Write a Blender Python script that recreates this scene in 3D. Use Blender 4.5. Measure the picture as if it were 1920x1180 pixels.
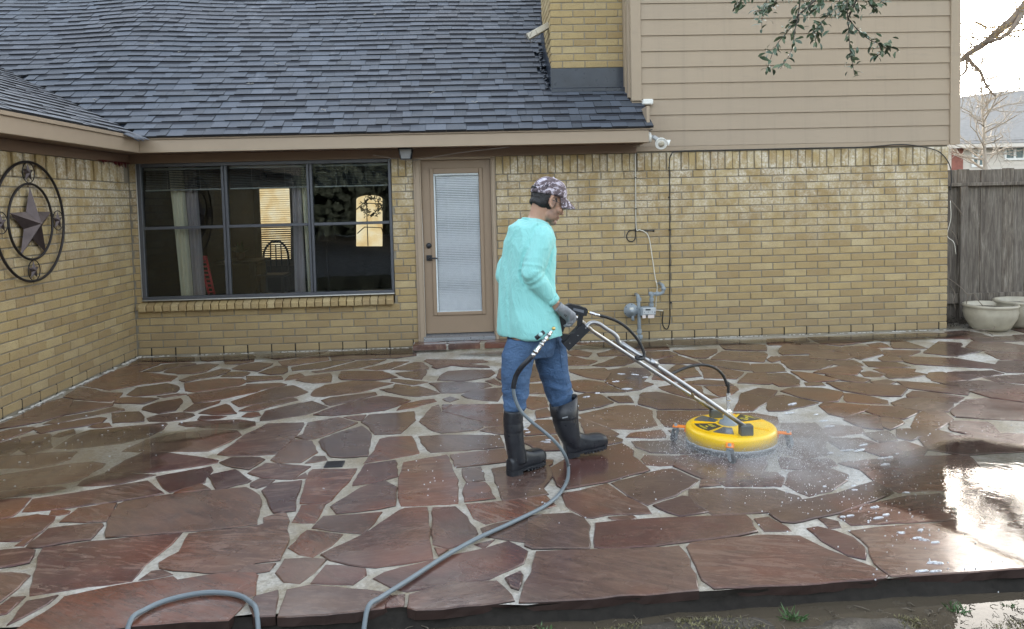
import bpy, bmesh, math, random
import numpy as np
from mathutils import Vector, Matrix, Quaternion, noise

for o in list(bpy.data.objects):
    bpy.data.objects.remove(o)
random.seed(7)
RNG = np.random.default_rng(11)
SC = bpy.context.scene
COL = SC.collection

# ------------------------------------------------------------------ camera
CAM_POS = Vector((0.0, -8.522144, 1.624664))
YAW, PITCH, ROLL = 0.048627, 0.055679, -0.024614
_f = Vector((math.sin(YAW)*math.cos(PITCH), math.cos(YAW)*math.cos(PITCH), -math.sin(PITCH)))
_r = Vector((math.cos(YAW), -math.sin(YAW), 0.0))
_u = _r.cross(_f)
_r2 = math.cos(ROLL)*_r + math.sin(ROLL)*_u
_u2 = -math.sin(ROLL)*_r + math.cos(ROLL)*_u
cam_d = bpy.data.cameras.new('camera')
cam = bpy.data.objects.new('camera', cam_d)
COL.objects.link(cam)
_m = Matrix((_r2, _u2, -_f)).transposed().to_4x4()
_m.translation = CAM_POS
cam.matrix_world = _m
cam_d.sensor_fit = 'HORIZONTAL'
cam_d.sensor_width = 36.0
cam_d.lens = 36.0*1425.587/1920.0
cam_d.shift_y = (456.09-590.0)/1920.0
cam_d.clip_start = 0.05
cam_d.clip_end = 2000.0
SC.camera = cam

# ------------------------------------------------------------------ daylight
SUN_EL, SUN_AZ = math.radians(9.0), math.radians(24.0)      # low sun behind the house, azimuth from +y towards +x
world = bpy.data.worlds.new('World')
SC.world = world
world.use_nodes = True
wn = world.node_tree.nodes
wl = world.node_tree.links
wn.clear()
sky = wn.new('ShaderNodeTexSky')
sky.sky_type = 'NISHITA'
sky.sun_disc = False
sky.sun_elevation = SUN_EL
sky.sun_rotation = SUN_AZ
sky.air_density = 1.0
sky.dust_density = 2.5
sky.ozone_density = 1.0
hs = wn.new('ShaderNodeHueSaturation')
hs.inputs['Saturation'].default_value = 0.40
bg = wn.new('ShaderNodeBackground')
bg.inputs['Strength'].default_value = 0.15
wo = wn.new('ShaderNodeOutputWorld')
wl.new(sky.outputs[0], hs.inputs['Color'])
wl.new(hs.outputs[0], bg.inputs['Color'])
wl.new(bg.outputs[0], wo.inputs['Surface'])
sun_d = bpy.data.lights.new('sun', 'SUN')
sun_d.energy = 3.0
sun_d.angle = math.radians(0.5)
sun_d.color = (1.0, 0.86, 0.68)
sun = bpy.data.objects.new('sun', sun_d)
COL.objects.link(sun)
_sd = Vector((math.sin(SUN_AZ)*math.cos(SUN_EL), math.cos(SUN_AZ)*math.cos(SUN_EL), math.sin(SUN_EL)))
sun.rotation_euler = _sd.to_track_quat('Z', 'Y').to_euler()
sun.location = (12, 30, 12)

SC.view_settings.view_transform = 'Standard'
SC.view_settings.look = 'None'
SC.view_settings.gamma = 1.0
SC.view_settings.use_curve_mapping = False
SC.view_settings.exposure = 3.05
SC.cycles.max_bounces = 8
SC.cycles.transparent_max_bounces = 16
SC.cycles.volume_step_rate = 2.0
SC.cycles.use_denoising = True
SC.cycles.sample_clamp_indirect = 6.0

# ------------------------------------------------------------------ object helpers
BASE = {}


def tag(o, label=None, cat=None, group=None, kind=None):
    if label:
        o['label'] = label
    if cat:
        o['category'] = cat
    if group:
        o['group'] = group
    if kind:
        o['kind'] = kind
    return o


def thing(name, loc, label, cat, group=None):
    o = bpy.data.objects.new(name, None)
    o.empty_display_size = 0.1
    o.location = loc
    COL.objects.link(o)
    BASE[o.name] = Vector(loc)
    return tag(o, label, cat, group)


def put(name, mesh, parent=None, loc=(0, 0, 0), kind=None):
    """link one mesh object; its mesh is in world coordinates less loc"""
    o = bpy.data.objects.new(name, mesh)
    o.location = loc
    COL.objects.link(o)
    BASE[o.name] = Vector(loc)
    if parent is not None:
        o.parent = parent
        o.matrix_parent_inverse = Matrix.Translation(-BASE[parent.name])
    if kind:
        o['kind'] = kind
    return o


class MB:
    """mesh builder in world coordinates"""

    def __init__(self):
        self.v, self.f, self.s = [], [], []
        self.attr = []          # one number per face
        self.cur = 0.0
        self.mi = None

    def add(self, verts, faces, smooth=False):
        n = len(self.v)
        self.v += [tuple(p) for p in verts]
        for f in faces:
            self.f.append(tuple(i+n for i in f))
            self.s.append(smooth)
            self.attr.append(self.cur)
        return self

    def box(self, lo, hi, M=None):
        x0, y0, z0 = lo
        x1, y1, z1 = hi
        p = [(x0, y0, z0), (x1, y0, z0), (x1, y1, z0), (x0, y1, z0), (x0, y0, z1), (x1, y0, z1), (x1, y1, z1), (x0, y1, z1)]
        if M is not None:
            p = [M @ Vector(a) for a in p]
        return self.add(p, [(0, 3, 2, 1), (4, 5, 6, 7), (0, 1, 5, 4), (1, 2, 6, 5), (2, 3, 7, 6), (3, 0, 4, 7)])

    def bbox(self, lo, hi, b=0.004, M=None):
        """box with chamfered edges"""
        lo, hi = Vector(lo), Vector(hi)
        c, h = (lo+hi)/2, (hi-lo)/2
        b = min(b, h.x*0.9, h.y*0.9, h.z*0.9)
        pts, idx = [], {}
        for sx in (-1, 1):
            for sy in (-1, 1):
                for sz in (-1, 1):
                    for ax in range(3):
                        q = [h.x-b, h.y-b, h.z-b]
                        q[ax] += b
                        idx[(sx, sy, sz, ax)] = len(pts)
                        p = Vector((c.x+sx*q[0], c.y+sy*q[1], c.z+sz*q[2]))
                        pts.append(M @ p if M is not None else p)
        F = []
        for ax in range(3):
            a1, a2 = [i for i in range(3) if i != ax]
            for s in (-1, 1):
                def k(u, w):
                    t = [0, 0, 0]
                    t[ax], t[a1], t[a2] = s, u, w
                    return idx[(t[0], t[1], t[2], ax)]
                q = [k(-1, -1), k(1, -1), k(1, 1), k(-1, 1)]
                flip = (s < 0) ^ (ax == 1)
                F.append(tuple(reversed(q)) if flip else tuple(q))
        for ax in range(3):                # edges along ax
            a1, a2 = [i for i in range(3) if i != ax]
            for s1 in (-1, 1):
                for s2 in (-1, 1):
                    def k(w, which):
                        t = [0, 0, 0]
                        t[ax], t[a1], t[a2] = w, s1, s2
                        return idx[(t[0], t[1], t[2], which)]
                    F.append((k(-1, a1), k(1, a1), k(1, a2), k(-1, a2)))
        for sx in (-1, 1):
            for sy in (-1, 1):
                for sz in (-1, 1):
                    F.append(tuple(idx[(sx, sy, sz, a)] for a in range(3)))
        # orient outwards
        cc = M @ c if M is not None else c
        out = []
        for f in F:
            P = [Vector(pts[i]) for i in f]
            n = (P[1]-P[0]).cross(P[2]-P[0])
            m = sum(P, Vector())/len(P)-cc
            out.append(tuple(reversed(f)) if n.dot(m) < 0 else f)
        return self.add(pts, out)

    def tube(self, pts, r, n=8, caps=True, smooth=True):
        pts = [Vector(p) for p in pts]
        rr = r if hasattr(r, '__len__') else [r]*len(pts)
        t0 = (pts[1]-pts[0]).normalized()
        a = Vector((0, 0, 1)) if abs(t0.z) < 0.9 else Vector((1, 0, 0))
        u = t0.cross(a).normalized()
        V, F = [], []
        prev = t0
        for i, p in enumerate(pts):
            if i == 0:
                t = t0
            elif i == len(pts)-1:
                t = (pts[i]-pts[i-1]).normalized()
            else:
                t = ((pts[i+1]-pts[i]).normalized()+(pts[i]-pts[i-1]).normalized())
                t = t.normalized() if t.length > 1e-6 else prev
            q = prev.rotation_difference(t)
            u = (q @ u)
            u = (u-t*u.dot(t)).normalized()
            w = t.cross(u)
            prev = t
            for k in range(n):
                ang = 2*math.pi*k/n
                V.append(p+rr[i]*(math.cos(ang)*u+math.sin(ang)*w))
        for i in range(len(pts)-1):
            for k in range(n):
                F.append((i*n+k, i*n+(k+1) % n, (i+1)*n+(k+1) % n, (i+1)*n+k))
        self.add(V, F, smooth)
        if caps:
            L = len(self.v)-len(V)
            self.f.append(tuple(L+k for k in reversed(range(n))))
            self.f.append(tuple(L+(len(pts)-1)*n+k for k in range(n)))
            self.s += [False, False]
            self.attr += [self.cur]*2
        return self

    def ball(self, c, r, M=None, nu=14, nv=9):
        c = Vector(c)
        rx, ry, rz = r if hasattr(r, '__len__') else (r, r, r)
        V, F = [], []
        for j in range(nv+1):
            th = math.pi*j/nv
            for i in range(nu):
                ph = 2*math.pi*i/nu
                p = Vector((rx*math.sin(th)*math.cos(ph), ry*math.sin(th)*math.sin(ph), rz*math.cos(th)))
                V.append(c+(M @ p if M is not None else p))
        for j in range(nv):
            for i in range(nu):
                a, b = j*nu+i, j*nu+(i+1) % nu
                F.append((a, a+nu, b+nu, b))
        return self.add(V, F, True)

    def lathe(self, prof, axis_o, axis=(0, 0, 1), n=24, smooth=True):
        """prof: (radius, height) pairs along axis from axis_o"""
        ax = Vector(axis).normalized()
        a = Vector((0, 0, 1)) if abs(ax.z) < 0.9 else Vector((1, 0, 0))
        u = ax.cross(a).normalized()
        w = ax.cross(u)
        o = Vector(axis_o)
        V, F = [], []
        for r, h in prof:
            for k in range(n):
                t = 2*math.pi*k/n
                V.append(o+ax*h+r*(math.cos(t)*u+math.sin(t)*w))
        for i in range(len(prof)-1):
            for k in range(n):
                F.append((i*n+k, i*n+(k+1) % n, (i+1)*n+(k+1) % n, (i+1)*n+k))
        return self.add(V, F, smooth)

    def prism(self, poly, d, smooth=False):
        """extrude polygon (list of 3d points) by vector d"""
        n = len(poly)
        P = [Vector(p) for p in poly]
        D = Vector(d)
        V = P+[p+D for p in P]
        F = [tuple(reversed(range(n))), tuple(range(n, 2*n))]
        for k in range(n):
            F.append((k, (k+1) % n, n+(k+1) % n, n+k))
        return self.add(V, F, smooth)

    def loft(self, rings, smooth=True, caps=True):
        n = len(rings[0])
        V = [p for r in rings for p in r]
        F = []
        for i in range(len(rings)-1):
            for k in range(n):
                F.append((i*n+k, i*n+(k+1) % n, (i+1)*n+(k+1) % n, (i+1)*n+k))
        if caps:
            F.append(tuple(reversed(range(n))))
            F.append(tuple((len(rings)-1)*n+k for k in range(n)))
        return self.add(V, F, smooth)

    def mesh(self, name, mat, off=(0, 0, 0), use_attr=False):
        me = bpy.data.meshes.new(name)
        ox, oy, oz = off
        v = self.v if not any(off) else [(x-ox, y-oy, z-oz) for x, y, z in self.v]
        me.from_pydata(v, [], self.f)
        me.polygons.foreach_set('use_smooth', self.s)
        if use_attr:
            at = me.attributes.new('rnd', 'FLOAT', 'FACE')
            at.data.foreach_set('value', self.attr)
        for m in (mat if isinstance(mat, (list, tuple)) else [mat]):
            me.materials.append(m)
        if self.mi is not None:
            me.polygons.foreach_set('material_index', self.mi)
        me.update()
        return me

    def build(self, name, mat, parent=None, kind=None, use_attr=False, fix=False):
        me = self.mesh(name, mat, use_attr=use_attr)
        if fix:
            bm = bmesh.new()
            bm.from_mesh(me)
            bmesh.ops.recalc_face_normals(bm, faces=bm.faces)
            bm.to_mesh(me)
            bm.free()
        return put(name, me, parent, kind=kind)


def smooth_path(pts, n=6):
    """Catmull-Rom through points"""
    P = [Vector(p) for p in pts]
    P = [P[0]*2-P[1]]+P+[P[-1]*2-P[-2]]
    out = []
    for i in range(1, len(P)-2):
        for k in range(n):
            t = k/n
            a, b, c, d = P[i-1], P[i], P[i+1], P[i+2]
            out.append(0.5*((2*b)+(c-a)*t+(2*a-5*b+4*c-d)*t*t+(3*b-a-3*c+d)*t**3))
    out.append(P[-2])
    return out


# ------------------------------------------------------------------ material helpers
class Mat:
    def __init__(self, name):
        self.m = bpy.data.materials.new(name)
        self.m.use_nodes = True
        self.t = self.m.node_tree
        self.n, self.l = self.t.nodes, self.t.links
        self.p = self.n['Principled BSDF']
        self.out = self.n['Material Output']

    def node(self, typ, **kw):
        n = self.n.new('ShaderNode'+typ)
        for k, v in kw.items():
            setattr(n, k, v)
        return n

    def link(self, a, b):
        self.l.new(a, b)

    def set(self, **kw):
        for k, v in kw.items():
            i = self.p.inputs[k.replace('_', ' ')]
            if hasattr(v, 'is_linked'):
                self.link(v, i)
            else:
                i.default_value = (*v, 1.0) if isinstance(v, tuple) and len(v) == 3 else v
        return self

    def val(self, x):
        n = self.node('Value')
        n.outputs[0].default_value = x
        return n.outputs[0]

    def math(self, op, a, b=None, clamp=False):
        n = self.node('Math', operation=op, use_clamp=clamp)
        for i, x in enumerate((a, b)):
            if x is None:
                continue
            if hasattr(x, 'is_linked'):
                self.link(x, n.inputs[i])
            else:
                n.inputs[i].default_value = x
        return n.outputs[0]

    def pos(self, scale=(1, 1, 1), rot=None):
        g = self.node('NewGeometry')
        m = self.node('Mapping')
        m.inputs['Scale'].default_value = scale
        if rot is not None:
            m.inputs['Rotation'].default_value = rot
        self.link(g.outputs['Position'], m.inputs['Vector'])
        return m.outputs[0]

    def xyz(self, v=None):
        s = self.node('SeparateXYZ')
        if v is None:
            v = self.node('NewGeometry').outputs['Position']
        self.link(v, s.inputs[0])
        return s.outputs

    def noise(self, scale, detail=3.0, rough=0.55, vec=None, dist=0.0, w=None):
        n = self.node('TexNoise')
        if w is not None:
            n.noise_dimensions = '4D'
            self.link(w, n.inputs['W'])
        n.inputs['Scale'].default_value = scale
        n.inputs['Detail'].default_value = detail
        n.inputs['Roughness'].default_value = rough
        n.inputs['Distortion'].default_value = dist
        self.link(vec if vec is not None else self.pos(), n.inputs['Vector'])
        return n.outputs[0]

    def ramp(self, fac, stops, interp='LINEAR'):
        n = self.node('ValToRGB')
        n.color_ramp.interpolation = interp
        e = n.color_ramp.elements
        while len(e) < len(stops):
            e.new(0.5)
        for i, (p, c) in enumerate(stops):
            e[i].position = p
            c = (c, c, c) if not hasattr(c, '__len__') else c
            e[i].color = (*c, 1.0)
        self.link(fac, n.inputs[0])
        return n.outputs[0]

    def mix(self, fac, a, b, blend='MIX'):
        n = self.node('Mix', data_type='RGBA', blend_type=blend)
        for i, x in ((0, fac), (6, a), (7, b)):
            s = n.inputs[i]
            if hasattr(x, 'is_linked'):
                self.link(x, s)
            elif i == 0:
                s.default_value = x
            else:
                s.default_value = (*x, 1.0)
        return n.outputs[2]

    def rnd(self):
        """random number of the object, plus the number of the face in joined meshes"""
        o = self.node('ObjectInfo').outputs['Random']
        a = self.node('Attribute', attribute_name='rnd').outputs['Fac']
        return self.math('FRACT', self.math('ADD', o, a))

    def bump(self, h, strength=0.3, dist=0.01, normal=None):
        b = self.node('Bump')
        b.inputs['Strength'].default_value = strength
        b.inputs['Distance'].default_value = dist
        self.link(h, b.inputs['Height'])
        if normal is not None:
            self.link(normal, b.inputs['Normal'])
        return b.outputs[0]


def plain(name, col, rough=0.5, metal=0.0, var=0.12, nscale=18, bump=0.0, bscale=120, spec=0.5, coat=0.0):
    M = Mat(name)
    n = M.noise(nscale, 4)
    c = M.mix(n, tuple(x*(1-var) for x in col), tuple(min(1, x*(1+var)) for x in col))
    M.set(Base_Color=c, Roughness=rough, Metallic=metal)
    M.p.inputs['Specular IOR Level'].default_value = spec
    if coat:
        M.p.inputs['Coat Weight'].default_value = coat
    r = M.math('ADD', M.math('MULTIPLY', M.noise(nscale*2.3, 3), 0.2), rough-0.1, True)
    M.set(Roughness=r)
    if bump:
        M.set(Normal=M.bump(M.noise(bscale, 4), bump, 0.004))
    return M.m


# ---- brick
def brick_material(name, tone=1.0, white=True):
    M = Mat(name)
    r = M.rnd()
    col = M.ramp(r, [(0.0, (0.295*tone, 0.205*tone, 0.092*tone)), (0.3, (0.355*tone, 0.258*tone, 0.115*tone)),
                     (0.75, (0.400*tone, 0.298*tone, 0.138*tone)), (1.0, (0.44*tone, 0.345*tone, 0.182*tone))])
    col = M.mix(M.ramp(M.noise(7, 4), [(0.35, 0.0), (0.7, 0.55)]), col, (0.29*tone, 0.215*tone, 0.115*tone))
    col = M.mix(M.ramp(M.noise(130, 2), [(0.56, 0.0), (0.68, 0.6)]), col, (0.16*tone, 0.105*tone, 0.05*tone))
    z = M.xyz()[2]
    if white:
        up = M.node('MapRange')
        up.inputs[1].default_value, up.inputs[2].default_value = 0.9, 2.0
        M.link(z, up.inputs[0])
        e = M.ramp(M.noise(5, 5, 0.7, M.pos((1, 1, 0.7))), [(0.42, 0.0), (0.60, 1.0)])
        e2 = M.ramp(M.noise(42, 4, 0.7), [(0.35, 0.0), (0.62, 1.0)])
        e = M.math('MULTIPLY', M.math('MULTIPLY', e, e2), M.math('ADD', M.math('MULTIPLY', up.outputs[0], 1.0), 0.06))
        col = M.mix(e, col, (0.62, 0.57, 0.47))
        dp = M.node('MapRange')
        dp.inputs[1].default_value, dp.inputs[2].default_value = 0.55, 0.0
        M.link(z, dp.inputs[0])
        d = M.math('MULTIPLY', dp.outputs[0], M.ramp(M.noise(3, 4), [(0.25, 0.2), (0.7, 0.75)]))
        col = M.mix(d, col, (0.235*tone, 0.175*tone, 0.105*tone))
    b = M.math('ADD', M.noise(70, 4, 0.7), M.math('MULTIPLY', M.noise(300, 2), 0.5))
    M.set(Base_Color=col, Roughness=0.82, Normal=M.bump(b, 0.55, 0.004))
    return M.m


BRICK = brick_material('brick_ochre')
BRICK_HI = brick_material('brick_chimney', 0.90, False)
MORTAR = plain('mortar_grey', (0.235, 0.21, 0.165), 0.9, var=0.3, bump=0.4)
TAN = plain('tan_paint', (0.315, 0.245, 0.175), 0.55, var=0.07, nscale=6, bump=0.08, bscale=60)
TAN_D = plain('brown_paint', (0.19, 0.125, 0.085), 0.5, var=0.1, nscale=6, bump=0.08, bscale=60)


def siding_material():
    M = Mat('siding_paint')
    g = M.noise(14, 5, 0.65, M.pos((0.35, 1, 7.0)), 1.2)
    g2 = M.noise(40, 3, 0.6, M.pos((0.3, 1, 8.0)))
    big = M.noise(0.8, 3)
    col = M.mix(big, (0.285, 0.22, 0.152), (0.345, 0.270, 0.190))
    r = M.rnd()
    col = M.mix(M.math('MULTIPLY', r, 0.25), col, (0.30, 0.25, 0.20))
    drip = M.ramp(M.noise(2.6, 5, .7, M.pos((3.0, 1, .12))), [(.52, 0.), (.72, .35)])
    col = M.mix(drip, col, (.20, .165, .125))
    col = M.mix(M.ramp(M.noise(4, 4, .7, M.pos((.5, 1, 2.5))), [(.62, 0.), (.74, .4)]), col, (.22, .18, .14))
    M.set(Base_Color=col, Roughness=0.6, Normal=M.bump(M.math('ADD', g, M.math('MULTIPLY', g2, 0.4)), 0.28, 0.006))
    return M.m


SIDING = siding_material()


def shingle_material():
    M = Mat('asphalt_shingle')
    r = M.rnd()
    col = M.ramp(r, [(0.0, (0.032, 0.041, 0.054)), (0.4, (0.044, 0.056, 0.075)), (0.75, (0.055, 0.069, 0.092)), (1.0, (0.075, 0.091, 0.118))])
    col = M.mix(M.ramp(M.noise(0.7, 3), [(0.45, 0.0), (0.7, 0.4)]), col, (0.052, 0.046, 0.048))
    col = M.mix(M.ramp(M.noise(260, 2), [(0.45, 0.0), (0.7, 0.55)]), col, (0.13, 0.14, 0.165))
    streak = M.ramp(M.noise(3.2, 4, 0.7, M.pos((1, 0.15, 0.15))), [(0.62, 0.0), (0.75, 0.5)])
    col = M.mix(streak, col, (0.2, 0.21, 0.24))
    M.set(Base_Color=col, Roughness=0.62, Normal=M.bump(M.noise(330, 2), 0.5, 0.003))
    M.p.inputs['Specular IOR Level'].default_value = 0.6
    return M.m


SHINGLE = shingle_material()
SHEDGE = plain('shingle_edge_shade', (0.010, 0.011, 0.014), 0.8)  # black asphalt cut edge, darkened to paint in the shade under each butt
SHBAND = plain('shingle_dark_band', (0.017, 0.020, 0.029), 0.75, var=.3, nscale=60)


# ---- wet flagstone
def stone_material():
    M = Mat('wet_sandstone')
    oi = M.node('ObjectInfo')
    rnd = oi.outputs['Random']
    r2 = M.math('FRACT', M.math('MULTIPLY', rnd, 17.31))
    r3 = M.math('FRACT', M.math('MULTIPLY', rnd, 53.7))
    rot = M.node('VectorRotate', rotation_type='Z_AXIS')
    g = M.node('NewGeometry')
    M.link(g.outputs['Position'], rot.inputs['Vector'])
    M.link(M.math('MULTIPLY', M.math('SUBTRACT', r2, 0.25), 1.3), rot.inputs['Angle'])
    mp = M.node('Mapping')
    mp.inputs['Scale'].default_value = (1.0, 4.2, 1.0)
    M.link(rot.outputs[0], mp.inputs['Vector'])
    st = mp.outputs[0]
    base = M.ramp(rnd, [(0.0, (0.056, 0.030, 0.031)), (0.14, (0.098, 0.050, 0.040)), (0.28, (0.078, 0.033, 0.030)), (0.42, (0.125, 0.075, 0.055)),
                        (0.56, (0.088, 0.060, 0.050)), (0.70, (0.130, 0.055, 0.036)), (0.82, (0.105, 0.070, 0.058)), (0.92, (0.066, 0.044, 0.040)), (1.0, (0.185, 0.112, 0.060))], 'CONSTANT')
    n1 = M.noise(3.2, 6, 0.62, st, 1.1, w=M.math('MULTIPLY', r3, 20.0))
    col = M.mix(M.ramp(n1, [(0.40, 0.0), (0.64, 0.85)]), base, M.mix(r2, (0.045, 0.024, 0.025), (0.062, 0.046, 0.040)))
    n2 = M.noise(4.6, 7, 0.66, st, 1.7, w=M.math('MULTIPLY', r2, 20.0))
    patch = M.math('MULTIPLY', M.ramp(n2, [(0.535, 0.0), (0.565, 0.7), (0.66, 0.8), (0.69, 0.2)]), M.ramp(r3, [(0.15, 0.05), (1.0, 1.0)]))
    col = M.mix(patch, col, M.mix(r2, (0.205, 0.142, 0.118), (0.165, 0.125, 0.108)))
    n3 = M.noise(1.7, 4, 0.6, None)
    col = M.mix(M.ramp(n3, [(0.5, 0.0), (0.72, 0.55)]), col, (0.150, 0.108, 0.082))
    n4 = M.noise(1.3, 3, 0.5, None, 0, None)
    col = M.mix(M.ramp(n4, [(0.54, 0.0), (0.68, 0.55)]), col, (0.150, 0.054, 0.030))
    fine = M.noise(24, 6, 0.72, st, 0.5)
    col = M.mix(M.ramp(fine, [(0.50, 0.0), (0.72, 0.38)]), col, (0.21, 0.155, 0.13))
    col = M.mix(M.ramp(M.noise(120, 3, .7), [(0.55, 0.0), (0.75, 0.3)]), col, (0.03, 0.02, 0.02))
    vk = M.node('TexVoronoi', feature='DISTANCE_TO_EDGE')
    vk.inputs['Scale'].default_value = 2.1
    nn = M.node('TexNoise')
    nn.inputs['Scale'].default_value = 4.0
    nn.inputs['Detail'].default_value = 5
    va = M.node('VectorMath', operation='ADD')
    sc_ = M.node('VectorMath', operation='SCALE')
    sc_.inputs[3].default_value = 0.35
    M.link(nn.outputs['Color'], sc_.inputs[0])
    M.link(g.outputs['Position'], va.inputs[0])
    M.link(sc_.outputs[0], va.inputs[1])
    M.link(va.outputs[0], vk.inputs['Vector'])
    crack = M.math('MULTIPLY', M.ramp(vk.outputs['Distance'], [(0.0, 1.0), (0.006, 0.0)]), M.ramp(r2, [(0.55, 0.0), (0.75, 0.8)]))
    col = M.mix(crack, col, (0.025, 0.018, 0.016))
    h = M.math('ADD', M.math('MULTIPLY', n1, 0.6), M.math('ADD', M.math('MULTIPLY', patch, 0.22), M.math('MULTIPLY', fine, 0.12)))
    h = M.math('SUBTRACT', h, M.math('MULTIPLY', crack, 0.5))
    wet = M.noise(1.6, 4, 0.6, M.pos())
    rough = M.ramp(wet, [(0.35, 0.16), (0.65, 0.38)])
    col = M.mix(1.0, col, (1.08, .96, .89), 'MULTIPLY')
    M.set(Base_Color=col, Roughness=rough, Normal=M.bump(h, 0.35, 0.008))
    M.p.inputs['Specular IOR Level'].default_value = 0.3
    M.p.inputs['Coat Weight'].default_value = 0.85
    M.link(M.ramp(M.noise(2.3, 4, .6), [(.35, .05), (.65, .26)]), M.p.inputs['Coat Roughness'])
    M.p.inputs['Coat IOR'].default_value = 1.33
    cb = M.bump(M.math('ADD', M.noise(7, 3), M.math('MULTIPLY', h, 0.25)), 0.12, 0.010)
    M.link(cb, M.p.inputs['Coat Normal'])
    return M.m


STONE = stone_material()


def grout_material():
    M = Mat('wet_grout')
    n = M.noise(2.2, 5, 0.65)
    silt = M.ramp(n, [(0.4, 0.0), (0.58, 1.0)])
    x = M.xyz()
    far = M.ramp(M.noise(0.6, 2), [(0.3, 0.0), (0.7, 1.0)])
    pale = M.mix(far, (0.44, 0.42, 0.37), (0.58, 0.565, 0.53))
    col = M.mix(silt, pale, (0.30, 0.25, 0.17))
    col = M.mix(M.ramp(M.noise(38, 6, 0.75), [(0.44, 0.0), (0.66, 0.75)]), col, (0.19, 0.165, 0.125))
    col = M.mix(M.ramp(M.noise(90, 3, 0.7), [(0.5, 0.0), (0.7, 0.5)]), col, (0.62, 0.60, 0.56))
    M.set(Base_Color=col, Roughness=M.ramp(n, [(0.35, 0.75), (0.6, 0.3)]), Normal=M.bump(M.noise(45, 6, 0.75), 1.0, 0.014))
    return M.m


GROUT = grout_material()
CONCRETE = plain('rough_concrete', (0.19, 0.17, 0.145), 0.8, var=0.5, nscale=25, bump=0.9, bscale=50)
STEEL = plain('brushed_steel', (0.40, 0.405, 0.41), 0.36, 1.0, var=0.12)
CHROME = plain('bright_fitting', (0.62, 0.62, 0.62), 0.25, 1.0, var=0.1)
BRASS = plain('brass', (0.7, 0.5, 0.18), 0.3, 1.0)
BLACK = plain('black_plastic', (0.014, 0.016, 0.021), 0.42, var=0.25, bump=0.15, bscale=200)
RUBBER = None
def rubber_material():
    M = Mat('black_rubber')
    sp = M.ramp(M.noise(170, 2, .5), [(.68, 0.), (.72, .8)])
    z = M.xyz()[2]
    low = M.node('MapRange')
    low.inputs[1].default_value, low.inputs[2].default_value = .22, .03
    M.link(z, low.inputs[0])
    dirt = M.math('MULTIPLY', M.math('MULTIPLY', sp, low.outputs[0]), M.ramp(M.noise(9, 3), [(.35, .2), (.65, 1.)]))
    c = M.mix(M.noise(20, 4), (.009, .011, .015), (.018, .021, .028))
    c = M.mix(dirt, c, (.30, .29, .27))
    M.set(Base_Color=c, Roughness=M.ramp(M.noise(30, 4), [(.3, .25), (.7, .5)]), Normal=M.bump(M.noise(60, 4), .15, .004))
    return M.m


RUBBER = rubber_material()
_unused = plain('rubber_plain', (0.013, 0.015, 0.02), 0.38, var=0.25, bump=0.12, bscale=90, coat=0.15)
YELLOW = plain('yellow_plastic', (0.86, 0.545, 0.008), 0.33, var=0.06, nscale=9, coat=0.2, bump=0.04, bscale=60)
ORANGE = plain('orange_bracket', (0.80, 0.22, 0.02), 0.4, var=0.08)
WHITE = plain('white_plastic', (0.66, 0.66, 0.62), 0.4, var=0.06)
IRON = plain('dark_iron', (0.032, 0.028, 0.028), 0.45, 0.6, var=0.4, nscale=25, bump=0.2, bscale=80)
RUSTY = plain('bronze_star', (0.075, 0.058, 0.058), 0.42, 0.55, var=0.55, nscale=12, bump=0.2, bscale=60)
METER = plain('meter_grey', (0.23, 0.265, 0.29), 0.45, var=0.12, bump=0.08)
METER_L = plain('meter_face', (0.42, 0.44, 0.45), 0.4, var=0.08)
WIRE_B = plain('black_cable', (0.012, 0.012, 0.013), 0.5)
WIRE_W = plain('white_cable', (0.58, 0.55, 0.47), 0.5)
ALU = plain('grey_aluminium', (0.080, 0.085, 0.098), 0.42, 0.3, var=0.2)
TAR = plain('black_flashing', (0.018, 0.024, 0.036), 0.3, var=0.5, nscale=7, bump=0.3, bscale=14)
HOSE = plain('grey_hose', (0.135, 0.165, 0.185), 0.4, var=0.1)
DARK = plain('dark_room', (0.035, 0.032, 0.032), 0.8)

# ================================================================== THE HOUSE
XL = -3.7564            # face of the wing's wall
XR = 5.461              # right corner of the house
C, BL, BZ = 0.083, 0.26214, 0.095
OV, SL, ZE, EXPO = 0.45, 0.67, 2.392, 0.155
WS, ZW = 0.445, 2.405          # slope and eave height of the wing's roof
#    # eave overhang, roof slope, eave height, shingle exposure
XE = -3.445             # eave line of the wing
HOUSE = thing('brick_house', (0, 0, 0), 'yellow brick house with grey shingle roof, brick chimney and tan siding', 'house')

# mortar bodies of the two walls
w = MB()
w.box((XL-0.2, 0.009, -0.3), (-0.664, 0.13, 0.515))
w.box((XL-0.2, 0.009, 0.515), (-3.672, 0.13, 2.2))
w.box((-0.910, 0.009, 0.515), (-0.664, 0.13, 2.2))
w.box((0.245, 0.009, -0.3), (XR-0.008, 0.13, 2.16))
w.box((-0.664, 0.009, -0.3), (0.245, 0.13, 0.07))
BACK_WALL = w.build('wall', MORTAR, HOUSE)
w = MB()
w.box((XL-0.2, -7.5, -0.3), (XL-0.009, 0.008, 2.2))
WING_WALL = w.build('wall', MORTAR, HOUSE)

bricks = []             # (image size, wall part, centre, half size, seed)


def img_size(c, a, nrm):
    d = Vector(c)-CAM_POS
    return a*abs(d.normalized().dot(nrm))/d.length_squared


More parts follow.
